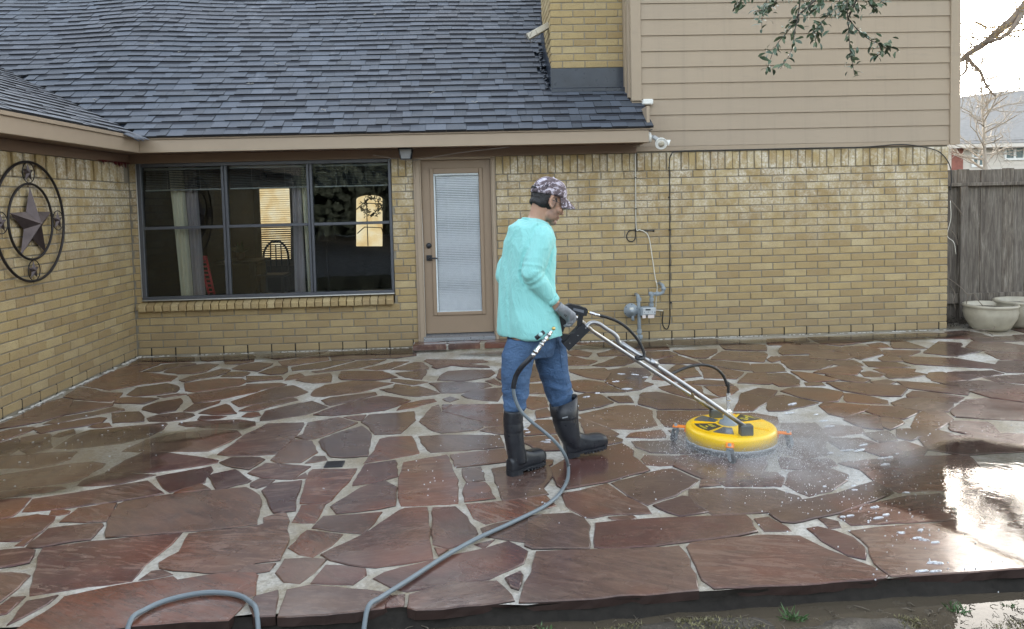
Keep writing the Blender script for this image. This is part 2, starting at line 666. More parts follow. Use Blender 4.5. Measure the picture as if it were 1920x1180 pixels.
def brick_run(wall, lo, hi, z, phase, axis, flip=0.0, h=None):
    """one course from lo to hi along x (axis 0) or y (axis 1)"""
    n0 = math.floor((lo-phase)/BL)-1
    s = phase+n0*BL
    while s < hi:
        a, b = max(s+0.005, lo+0.001), min(s+BL-0.005, hi-0.001)
        s += BL
        if b-a < 0.03:
            continue
        hz = (h or C)/2-0.0052
        if axis == 0:
            c, hh, nrm = ((a+b)/2, 0.0125, z+C/2), ((b-a)/2, 0.0125, hz), Vector((0, 1, 0))
        else:
            c, hh, nrm = (XL-0.0125, (a+b)/2, z+C/2), (0.0125, (b-a)/2, hz), Vector((1, 0, 0))
        bricks.append((img_size(c, (b-a)*C, nrm), wall, c, hh))


PL, PR, PY = 0.235*BL, 0.467*BL, 0.81*BL
for k in range(-1, 22):
    z = BZ+C*k
    odd = (k+1) % 2*BL/2
    if k <= 4:
        brick_run(BACK_WALL, XL+0.003, -0.664, z, PL+odd, 0)
    else:
        brick_run(BACK_WALL, XL+0.003, -3.672, z, PL+odd, 0)
        brick_run(BACK_WALL, -0.910, -0.664, z, PL+odd+0.05*(k % 3), 0)
    brick_run(BACK_WALL, 0.247, XR, z, PR+odd, 0)
    brick_run(WING_WALL, -5.2, -0.003, z, PY+odd, 1)
bricks.sort(key=lambda t: -t[0] if t[2][1] > -2.75 else 0)
_cache = {}


def brick_obj(name, parent, c, h, mat, jit=0.0012, ch=0.0045):
    key = (name, mat.name, tuple(round(x, 3) for x in h))
    if key not in _cache:
        m = MB()
        m.bbox((-h[0], -h[1], -h[2]), h, ch)
        _cache[key] = m.mesh(name, mat)
    o = put(name, _cache[key], parent, c)
    o.location = (c[0]+random.uniform(-jit, jit), c[1]+random.uniform(-jit, jit), c[2]+random.uniform(-jit, jit))
    o.rotation_euler = (random.uniform(-.004, .004), random.uniform(-.004, .004), random.uniform(-.004, .004))
    return o


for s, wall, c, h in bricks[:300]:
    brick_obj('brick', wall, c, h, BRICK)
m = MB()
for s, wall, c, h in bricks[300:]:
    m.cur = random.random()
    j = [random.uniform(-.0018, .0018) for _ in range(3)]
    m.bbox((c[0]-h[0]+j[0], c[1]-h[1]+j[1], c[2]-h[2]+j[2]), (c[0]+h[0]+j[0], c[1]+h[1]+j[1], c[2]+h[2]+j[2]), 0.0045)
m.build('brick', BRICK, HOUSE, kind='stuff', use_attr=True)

# soldier course under the eaves, every second brick a little proud
Z0, Z1 = 1.926, 2.122
n = 0
for lo, hi in ((XL+.003, -3.673), (-0.910, -0.664), (0.247, XR)):
    x, k = lo, max(1, round((hi-lo)/0.0835))
    st = (hi-lo)/k
    for i in range(k):
        pr = 0.013 if i % 2 else 0.0
        brick_obj('soldier_brick', BACK_WALL, (lo+(i+.5)*st, 0.014-pr, (Z0+Z1)/2), (st/2-.005, 0.014, (Z1-Z0)/2), BRICK, 0.001)
y = -0.10
for i in range(36):
    pr = 0.016 if i % 2 else 0.0
    o = brick_obj('soldier_brick', WING_WALL, (XL-0.014+pr, y-0.0415, (Z0+Z1)/2), (0.014, 0.0365, (Z1-Z0)/2), BRICK, 0.001)
    o.rotation_euler.x += random.uniform(-.035, .035)
    y -= 0.0835
# rowlock sill bricks below the window
k = 32
st = (3.705-0.922)/k
for i in range(k):
    x = -3.705+(i+.5)*st
    m = MB()
    hw = st/2-.0045
    y0 = -0.062+random.uniform(-.003, .003)
    m.add([(-hw, y0, .505), (hw, y0, .505), (hw, .05, .505), (-hw, .05, .505),
           (-hw, y0, .567), (hw, y0, .567), (hw, .05, .622), (-hw, .05, .622),
           (-hw+.008, y0-.006, .513), (hw-.008, y0-.006, .513), (hw-.008, y0-.006, .558), (-hw+.008, y0-.006, .558)],
          [(0, 3, 2, 1), (4, 5, 6, 7), (1, 2, 6, 5), (3, 0, 4, 7), (2, 3, 7, 6), (8, 9, 10, 11), (0, 1, 9, 8), (1, 5, 10, 9), (5, 4, 11, 10), (4, 0, 8, 11)])
    put('sill_brick', m.mesh('sill_brick', BRICK), BACK_WALL, (x, 0, random.uniform(-.001, .001)))

# open weep joints in the lowest course: dark slots
m = MB()
for lo, hi, ph in ((XL+.1, -0.7, PL), (0.3, XR-.05, PR)):
    x = ph+math.ceil((lo-ph)/BL)*BL
    while x < hi:
        m.box((x-.0062, 0.004, .004), (x+.0062, .0115, .094))
        x += BL
y = PY-BL
while y > -3.2:
    m.box((XL-.0115, y-.0062, .004), (XL-.004, y+.0062, .094))
    y -= BL
m.build('weep_slot', plain('weep_dark', (0.008, 0.007, 0.006), 0.9), HOUSE, kind='stuff')

# ---- lap siding of the upper storey
E = 0.1765
for i in range(17):
    z = 2.196+E*i
    x0 = 1.80 if z < 2.70 else 1.905
    m = MB()
    jb = random.uniform(-.0015, .0015)
    z0, z1 = -0.004+jb, E+.012
    m.add([(x0, -.021, z0), (XR, -.021, z0), (XR, .006, z0), (x0, .006, z0), (x0, -.010, z0+.001), (XR, -.010, z0+.001),
           (x0, -.006, z1), (XR, -.006, z1), (x0, .006, z1), (XR, .006, z1)],
          [(0, 1, 7, 6), (0, 3, 2, 1), (6, 7, 9, 8), (0, 6, 8, 3), (1, 2, 9, 7)])
    put('siding_board', m.mesh('siding_board', SIDING), HOUSE, (0, 0, z))
def board(lo, hi, mat=TAN, name='trim_board', b=0.003, parent=HOUSE):
    m = MB()
    m.bbox(lo, hi, b)
    return m.build(name, mat, parent)


board((1.80, -.017, 2.140), (XR, .012, 2.193), SIDING)
board((1.791, -.036, 2.705), (1.905, .03, 5.2), SIDING)
board((XR, -.036, 2.145), (XR+.116, .05, 5.2), SIDING)
for x, y0, y1 in ((1.800, .031, .12), (1.812, .121, .20), (1.80, .202, .315)):
    board((x-.03, y0, 2.75), (x, y1, 5.2), SIDING)
board((1.775, .316, 2.6), (1.798, 4.2, 5.2), SIDING, 'side_wall')
# body behind the siding, hidden storeys and rear walls that keep the sun out
m = MB()
m.box((1.81, .02, 2.16), (XR+.05, .12, 5.2))
m.box((XR-.12, .13, -.3), (XR-.004, 9.0, 2.14))
m.box((XR-.12, .13, 2.14), (XR+.06, 9.0, 5.2))
m.box((1.81, 8.9, -.3), (XR-.13, 9.0, 5.2))
m.box((-9.0, 8.5, -.3), (1.80, 8.6, 2.45))
m.box((-9.1, -7.5, -.3), (-9.0, 8.6, 2.45))
m.box((1.80, 1.5, -.3), (1.87, 8.6, 2.6))
m.build('outer_wall', MORTAR, HOUSE)
m = MB()
m.prism([(1.5, -.45, 5.15), (5.9, -.45, 5.15), (5.9, 4.6, 7.2), (1.5, 4.6, 7.2)], (0, 0, .1))
m.prism([(1.5, 9.4, 5.15), (1.5, 4.6, 7.2), (5.9, 4.6, 7.2), (5.9, 9.4, 5.15)], (0, 0, .1))
m.build('upper_roof', SHINGLE, HOUSE)


# ---- main roof
def sag(x, y):
    t = max(0.0, min(1.0, (y+0.1)/2.2))
    s = 0.055*t*math.exp(-((x+4.15+0.12*y)/0.75)**2)
    s += 0.006*math.sin(x*2.1+y*1.3)*t
    return s


m = MB()
NX, NY = 60, 24
for j in range(NY+1):
    for i in range(NX+1):
        x = -9.2+i*(1.795+9.2)/NX
        y = -OV+j*(4.35+OV)/NY
        m.v.append((x, y, ZE-.035+SL*(y+OV)+sag(x, y)))
for j in range(NY):
    for i in range(NX):
        a = j*(NX+1)+i
        x, y = m.v[a][0], m.v[a][1]
        if ZE+SL*(y+OV) < ZW+WS*(XE-x)-.25:
            continue
        m.f.append((a, a+1, a+NX+2, a+NX+1))
        m.s.append(False)
        m.attr.append(0.1)
m.box((1.79, -.44, ZE-.05), (1.925, -.03, ZE-.04))
ROOF = m.build('roof', TAR, HOUSE)
m = MB()
m.prism([(-9.5, 4.3, ZE+SL*4.75-.03), (1.8, 4.3, ZE+SL*4.75-.03), (1.8, 9.1, 2.25), (-9.5, 9.1, 2.25)], (0, 0, .03))
m.build('rear_roof', SHINGLE, HOUSE)
cs = 1/math.hypot(1, SL)
EY, EZ = Vector((0, cs, SL*cs)), Vector((0, -SL*cs, cs))       # up the slope, normal of the slope
wc = 1/math.hypot(1, WS)
WY, WZ = Vector((-wc, 0, WS*wc)), Vector((WS*wc, 0, wc))


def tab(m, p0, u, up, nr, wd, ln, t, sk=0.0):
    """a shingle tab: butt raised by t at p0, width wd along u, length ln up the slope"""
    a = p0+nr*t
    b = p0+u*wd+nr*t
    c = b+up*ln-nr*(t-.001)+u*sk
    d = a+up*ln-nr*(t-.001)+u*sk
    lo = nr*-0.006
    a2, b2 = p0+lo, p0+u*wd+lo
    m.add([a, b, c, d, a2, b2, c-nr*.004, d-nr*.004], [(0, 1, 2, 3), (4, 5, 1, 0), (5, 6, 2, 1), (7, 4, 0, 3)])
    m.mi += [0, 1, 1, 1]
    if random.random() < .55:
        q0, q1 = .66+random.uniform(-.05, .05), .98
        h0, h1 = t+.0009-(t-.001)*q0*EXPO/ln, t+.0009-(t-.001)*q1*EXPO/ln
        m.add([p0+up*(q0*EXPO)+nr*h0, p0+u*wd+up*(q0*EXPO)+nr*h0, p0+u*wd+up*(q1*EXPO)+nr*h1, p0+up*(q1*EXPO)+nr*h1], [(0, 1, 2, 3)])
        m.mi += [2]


tabs_near, far = [], MB()
far.mi = []
for i in range(33):
    d = i*EXPO-.02
    y = -OV+d*cs
    x = -9.3+random.random()*.2
    right = 1.93 if y < -.04 else 1.785
    while x < right-.03:
        wd = random.choice((.10, .12, .14, .16, .17, .19, .23))*random.uniform(.92, 1.08)
        wd = min(wd, right-x)
        xm, ym = x+wd/2, y+.06
        keep = ZE+SL*(y+OV) > ZW+WS*(XE-xm)-.07
        if .90 < xm < 1.80 and .30 < ym < 1.45:
            keep = False
        if keep and wd > .03:
            thick = random.choice((.013, .020, .020))
            z = ZE+SL*(d*cs)+sag(xm, y)
            p0 = Vector((x+.0015, y, z-.012+random.uniform(-.001, .001)))
            tl = Vector((wd-.003, 0, sag(x+wd, y)-sag(x, y)))
            args = (p0, tl.normalized(), EY, EZ, wd-.003, EXPO+.05, thick)
            if i < 8 and xm > -4.2:
                tabs_near.append(args)
            else:
                far.cur = random.random()
                tab(far, *args)
        x += wd
tabs_near.sort(key=lambda a: -img_size(a[0], a[4], Vector((0, 1, 0))))
for a in tabs_near[:300]:
    m = MB()
    m.mi = []
    tab(m, Vector(), *a[1:])
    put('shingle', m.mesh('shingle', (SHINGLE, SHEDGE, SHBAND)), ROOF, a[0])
for a in tabs_near[300:]:
    far.cur = random.random()
    tab(far, *a)
# wing roof
for i in range(34):
    d = i*EXPO-.02
    xx = XE-d*wc
    y = -6.2+random.random()*.2
    while y < 4:
        wd = random.choice((.10, .12, .14, .16, .17, .19, .23))*random.uniform(.92, 1.08)
        if ZE+SL*(y+wd*.5+OV) < ZW+WS*(XE-xx)+.03:
            far.cur = random.random()
            z = ZW+WS*(XE-xx)
            tab(far, Vector((xx, y+wd, z-.012)), Vector((0, -1, 0)), WY, WZ, wd-.003, EXPO+.05, random.choice((.011, .017, .017)))
        y += wd
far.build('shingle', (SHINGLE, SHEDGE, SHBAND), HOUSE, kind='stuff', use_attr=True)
m = MB()
k_ = WS/SL
m.prism([(XE, -6.5, ZW-.035), (XE, -OV-.02, ZW-.035), (XE-5.2, -OV+5.2*k_, ZW-.035+WS*5.2), (XE-5.2, -6.5, ZW-.035+WS*5.2)], (0, 0, .012))
m.build('wing_roof', TAR, HOUSE)
# torn shingle edge at the inner corner
m = MB()
for k in range(9):
    px = XE+.03+random.uniform(-.02, .07)
    py = -OV-.03-k*.035
    m.prism([(px, py, ZE-.03), (px+.05, py-.012, ZE-.055-random.random()*.02), (px-.12, py-.07, ZE+.012), (px-.15, py, ZE+.03)], (0, .004, .005))
m.build('torn_shingle', SHINGLE, HOUSE, kind='stuff')

# ---- fascia, soffit, frieze
ZB = 2.213
board((XE+.002, -.432, ZB), (1.886, -.402, 2.345), TAN, 'fascia_board')
board((XE+.002, -.448, 2.346), (1.905, -.404, 2.386), TAN)
board((1.858, -.401, ZB), (1.886, -.02, 2.40), TAN, 'fascia_board')
board((1.872, -.401, 2.401), (1.906, -.02, 2.60), TAN)
board((XE-.028, -7.0, ZB), (XE+.001, -.404, 2.345), TAN, 'fascia_board')
board((XE-.026, -7.0, 2.346), (XE+.016, -.45, 2.386), TAN)
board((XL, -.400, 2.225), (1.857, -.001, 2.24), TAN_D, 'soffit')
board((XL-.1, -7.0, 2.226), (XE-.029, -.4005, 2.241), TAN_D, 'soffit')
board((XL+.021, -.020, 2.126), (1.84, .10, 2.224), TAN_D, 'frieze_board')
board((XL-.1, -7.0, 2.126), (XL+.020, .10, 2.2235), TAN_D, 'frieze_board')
board((1.905, -.10, 2.655), (2.02, -.022, 2.715), WHITE, 'flashing_scrap', 0.01)

# ---- chimney
CH = MB()
CX0, CX1, CY0, CY1 = .934, 1.774, .32, 1.42
CH.box((CX0+.008, CY0+.008, 2.5), (CX1, CY1, 6.2))
CHIM = CH.build('chimney', MORTAR, HOUSE)
z = 3.135
r = 0
far = MB()
while z < 4.9:
    off = 0 if r % 2 else BL/2
    x = CX0-off
    while x < CX1:
        a, b = max(x+.005, CX0), min(x+BL-.005, CX1-.002)
        if b-a > .03:
            c, h = ((a+b)/2, CY0+.0125, z+C/2), ((b-a)/2, .0125, C/2-.0052)
            if z < 4.1:
                brick_obj('chimney_brick', CHIM, c, h, BRICK_HI)
        x += BL
    y = CY0+.027-off
    while y < CY1:
        a, b = max(y+.005, CY0+.027), min(y+BL-.005, CY1)
        if b-a > .03 and z < 4.2:
            brick_obj('chimney_brick', CHIM, (CX0+.0125, (a+b)/2, z+C/2), (.0125, (b-a)/2, C/2-.0052), BRICK_HI)
        y += BL
    z += C
    r += 1
# side courses that step up along the roof below the first full course
for k in range(1, 6):
    pass
m = MB()
zf = ZE+SL*(CY0+OV)
m.bbox((CX0-.008, CY0-.016, zf-.05), (CX1+.03, CY0+.006, 3.137), .004)
m.bbox((CX0-.02, CY0-.085, zf-.065), (CX1+.06, CY0-.004, zf-.005), .012)
m.prism([(CX0-.012, CY0-.02, zf-.05), (CX0-.012, CY0-.02, 3.13), (CX0-.012, CY0+.22, 3.27), (CX0-.012, CY0+.62, 3.50), (CX0-.012, CY1, 4.02), (CX0-.012, CY1, 3.7), (CX0-.012, CY0+.5, zf+.28)], (.018, 0, 0))
for k in range(40):
    t = random.random()
    yy = CY0-.06+t*1.0
    zz = ZE+SL*(yy+OV)
    m.ball((CX0-.03-random.random()*.05, yy, zz+.005), (.03*random.uniform(.4, 1), .05*random.uniform(.4, 1.2), .014), nu=7, nv=4)
m.build('flashing', TAR, CHIM)

# ---- big window
WIN = MB()
def bar(mb, x0, x1, z0, z1, y0=-.012, y1=.05, b=.004):
    mb.bbox((x0, y0, z0), (x1, y1, z1), b)
WX = (-3.668, -0.913)
M1, M2, ZR = -2.735, -1.809, 1.418
WINF = MB()
bar(WINF, WX[0], WX[0]+.045, .66, 2.126)
bar(WINF, WX[1]-.03, WX[1], .66, 2.126)
bar(WINF, WX[0], WX[1], .622, .662, -.02)
bar(WINF, WX[0]+.046, WX[1]-.031, 2.085, 2.125, -.005)
WINDOW = WINF.build('window', ALU, HOUSE)
for x in (M1, M2):
    m = MB()
    bar(m, x-.031, x-.004, .664, 2.084, -.008)
    bar(m, x+.004, x+.031, .664, 2.084, -.008)
    bar(m, x-.0035, x+.0035, .664, 2.084, .006)
    m.build('mullion', ALU, WINDOW)
panes = ((WX[0]+.046, M1-.032), (M1+.032, M2-.032), (M2+.032, WX[1]-.031))
def glass_material(nm='window_glass', tint=(.80, .84, .87)):
    M = Mat(nm)
    M.n.remove(M.p)
    tr = M.node('BsdfTransparent')
    tr.inputs[0].default_value = (*tint, 1)
    gl = M.node('BsdfGlossy')
    gl.inputs['Roughness'].default_value = .015
    gl.inputs['Color'].default_value = (.9, .95, 1, 1)
    fr = M.node('Fresnel')
    fr.inputs[0].default_value = 1.5
    M.link(M.bump(M.noise(2.2, 2), .06, .02), gl.inputs['Normal'])
    mx = M.node('MixShader')
    M.link(fr.outputs[0], mx.inputs[0])
    M.link(tr.outputs[0], mx.inputs[1])
    M.link(gl.outputs[0], mx.inputs[2])
    M.link(mx.outputs[0], M.out.inputs[0])
    return M.m


GLASS = glass_material()
for a, b in panes:
    m = MB()
    bar(m, a, b, ZR-.016, ZR+.016, -.004, .045)
    m.build('meeting_rail', ALU, WINDOW)
    for z0, z1, yy in ((.663, ZR-.017, .012), (ZR+.017, 2.084, .026)):
        m = MB()
        m.box((a, yy, z0), (b, yy+.004, z1))
        m.build('pane', GLASS, WINDOW)
# pale caulk bead round the frame
m = MB()
m.tube([(WX[0]-.004, -.006, .66), (WX[0]-.004, -.006, 2.12)], .006, 6)
m.tube([(WX[0], -.03, .625), (-2.3, -.031, .622), (WX[1], -.03, .625)], .007, 6)
m.build('caulk', plain('pale_caulk', (.5, .49, .45), .7), WINDOW)

# ---- the glazed door
DOOR_M = plain('door_paint', (0.255, 0.185, 0.125), 0.5, var=0.08, nscale=5, bump=0.05)
m = MB()
for x0, x1, z0, z1 in ((-.664, -.580, .07, 2.115), (.192, .244, .07, 2.115), (-.664, .244, 2.0985, 2.1255)):
    m.bbox((x0, -.022, z0), (x1, .05, z1), .004)
m.bbox((-.640, -.034, .07), (-.596, -.023, 2.09), .004)
m.bbox((.206, -.034, .07), (.232, -.023, 2.09), .004)
CASING = m.build('door_frame', TAN, HOUSE)
m = MB()
m.box((-.577, .030, .150), (.189, .070, .372))
m.box((-.577, .030, 1.992), (.189, .070, 2.096))
m.box((-.577, .030, .372), (-.480, .070, 1.992))
m.box((.096, .030, .372), (.189, .070, 1.992))
DOOR = m.build('door', DOOR_M, HOUSE)
m = MB()
for x0, x1, z0, z1 in ((-.487, -.445, .352, 2.005), (.060, .103, .352, 2.005), (-.4445, .0595, .352, .392), (-.4445, .0595, 1.945, 2.005)):
    m.bbox((x0, .014, z0), (x1, .029, z1), .006)
m.build('glazing_frame', DOOR_M, DOOR)
m = MB()
m.box((-.446, .032, .390), (.061, .037, 1.947))
m.build('pane', glass_material('door_glass', (.96, .97, .98)), DOOR)
m = MB()
for k in range(79):
    z = .40+k*.0195
    m.box((-.425, .045, z), (.059, .067, z+.0018), Matrix.Translation((0, .055, z)) @ Matrix.Rotation(math.radians(46+5*math.sin(k*.35)), 4, 'X') @ Matrix.Translation((0, -.055, -z)))
m.tube([(-.29, .056, .4), (-.29, .056, 1.94)], .0012, 5)
m.tube([(-.08, .056, .4), (-.08, .056, 1.94)], .0012, 5)
m.build('mini_blind', plain('blind_white', (.93, .94, .95), .5), DOOR)
m = MB()
m.bbox((-.447, .028, .386), (-.428, .031, 1.94), .001)
m.bbox((-.447, .028, 1.925), (.055, .031, 1.945), .001)
m.bbox((-.445, .027, .386), (.062, .031, .397), .001)
m.build('glazing_tape', plain('old_white_tape', (.60, .66, .68), .6, var=.2, nscale=30), DOOR)
m = MB()
m.lathe([(0, -.022), (.018, -.022), (.030, -.012), (.030, 0)], (-.518, .03, 1.145), (0, 1, 0), 20)
m.build('deadbolt', BLACK, DOOR)
m = MB()
m.bbox((-.548, .014, .975), (-.486, .029, 1.037), .003)
m.tube([(-.517, .014, 1.006), (-.517, -.03, 1.006), (-.508, -.042, 1.006), (-.42, -.042, 1.004)], .009, 8)
m.build('handle', BLACK, DOOR)
m = MB()
m.add([(-.60, -.055, .115), (.20, -.055, .115), (.20, .075, .149), (-.60, .075, .149), (-.60, -.055, .075), (.20, -.055, .075), (.20, .075, .075), (-.60, .075, .075)],
      [(0, 1, 2, 3), (4, 5, 1, 0), (5, 6, 2, 1), (7, 4, 0, 3), (6, 7, 3, 2)])
m.build('threshold', plain('threshold_metal', (.30, .31, .33), .3, .6), DOOR)
m = MB()
m.tube([(-.583, -.012, .12), (-.581, -.012, 1.0), (-.583, -.012, 1.55)], .005, 5)
m.build('caulk', plain('pale_caulk_door', (.6, .58, .54), .7), CASING)
board((-.640, -.001, .0), (.236, .02, .1145), CONCRETE, 'door_sill')

# ---- room behind the window
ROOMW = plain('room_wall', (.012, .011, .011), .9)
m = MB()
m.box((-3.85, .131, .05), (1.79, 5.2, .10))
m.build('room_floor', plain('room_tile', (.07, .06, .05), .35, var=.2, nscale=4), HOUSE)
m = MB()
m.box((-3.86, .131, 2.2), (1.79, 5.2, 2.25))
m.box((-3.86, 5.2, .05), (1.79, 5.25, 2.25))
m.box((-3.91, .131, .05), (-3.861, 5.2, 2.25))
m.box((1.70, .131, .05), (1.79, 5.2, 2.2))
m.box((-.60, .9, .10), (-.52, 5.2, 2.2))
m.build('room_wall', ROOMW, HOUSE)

# ================================================================== PATIO AND GROUND
def blob(cx, cy, rx, ry, n=40, amp=.25, seed=0.0, rot=0.0):
    out = []
    for k in range(n):
        t = 2*math.pi*k/n
        r = 1+amp*(noise.noise((math.cos(t)*1.4+seed, math.sin(t)*1.4, seed*1.7))+.6*noise.noise((math.cos(t)*4+seed, math.sin(t)*4, seed)))
        x, y = rx*r*math.cos(t), ry*r*math.sin(t)
        out.append((cx+x*math.cos(rot)-y*math.sin(rot), cy+x*math.sin(rot)+y*math.cos(rot)))
    return out


def sheet(name, polys, z, mat, kind='structure'):
    m = MB()
    for p in polys:
        m.add([(x, y, z) for x, y in p], [tuple(range(len(p)))])
    return m.build(name, mat, kind=kind)


def soil_material():
    M = Mat('wet_soil')
    n = M.noise(3, 6, .7)
    col = M.ramp(n, [(.3, (.020, .016, .012)), (.55, (.045, .036, .025)), (.8, (.085, .07, .045))])
    M.set(Base_Color=col, Roughness=M.ramp(M.noise(5, 3), [(.3, .25), (.7, .8)]), Normal=M.bump(M.noise(24, 6, .7), .9, .03))
    return M.m


m = MB()
m.add([(-300, -300, -.16), (300, -300, -.16), (300, 500, -.16), (-300, 500, -.16)], [(0, 1, 2, 3)])
g = m.build('ground', soil_material(), kind='structure')

FY = [(-9, -5.545), (-1.4, -5.547), (-.82, -5.549), (-.32, -5.542), (.13, -5.572), (.87, -5.541), (1.68, -5.511), (2.3, -5.466), (12, -5.40)]
def front_y(x):
    for (a, b), (c, d) in zip(FY, FY[1:]):
        if x <= c:
            return b+(d-b)*(x-a)/(c-a)
    return FY[-1][1]


# the mortar bed, a gently uneven sheet with a rough edge
m = MB()
nx, ny = 170, 80
for j in range(ny+1):
    for i in range(nx+1):
        x = XL+(9.6-XL)*i/nx
        y = -5.415+(.6+5.415)*j/ny
        h = -.0065+.0035*noise.noise((x*3.1, y*3.1, 0))+.0025*noise.noise((x*11, y*11, 3))
        h = min(h, -.0025)
        if j < 2:
            y = front_y(x)+.035+.012*noise.noise((x*9, 0, 0))+(.05 if j else 0)
        m.v.append((x, y, h))
for j in range(ny):
    for i in range(nx):
        a = j*(nx+1)+i
        m.f.append((a, a+1, a+nx+2, a+nx+1))
m.s = [True]*len(m.f)
m.attr = [0]*len(m.f)
PATIO = m.build('patio', GROUT, kind='structure')
m = MB()
pr = None
V, F = [], []
nx = 150
for i in range(nx+1):
    x = XL+(9.6-XL)*i/nx
    for k, (yy, zz) in enumerate(((.03, -.010), (.032, -.03), (.022, -.05), (.004, -.068), (-.06, -.11))):
        V.append((x, front_y(x)+yy+.020*noise.noise((x*6, k*1.7, 1))-.02*max(0, noise.noise((x*2.3, 5, 1)))*(k > 1), zz+.012*noise.noise((x*9, k*2.1, 7))))
for i in range(nx):
    for k in range(4):
        a = i*5+k
        F.append((a, a+1, a+6, a+5))
m.add(V, F, True)
m.build('concrete_edge', plain('wet_concrete', (.018, .0155, .013), .7, var=.6, spec=.15, nscale=25, bump=.9, bscale=50), PATIO, fix=True)

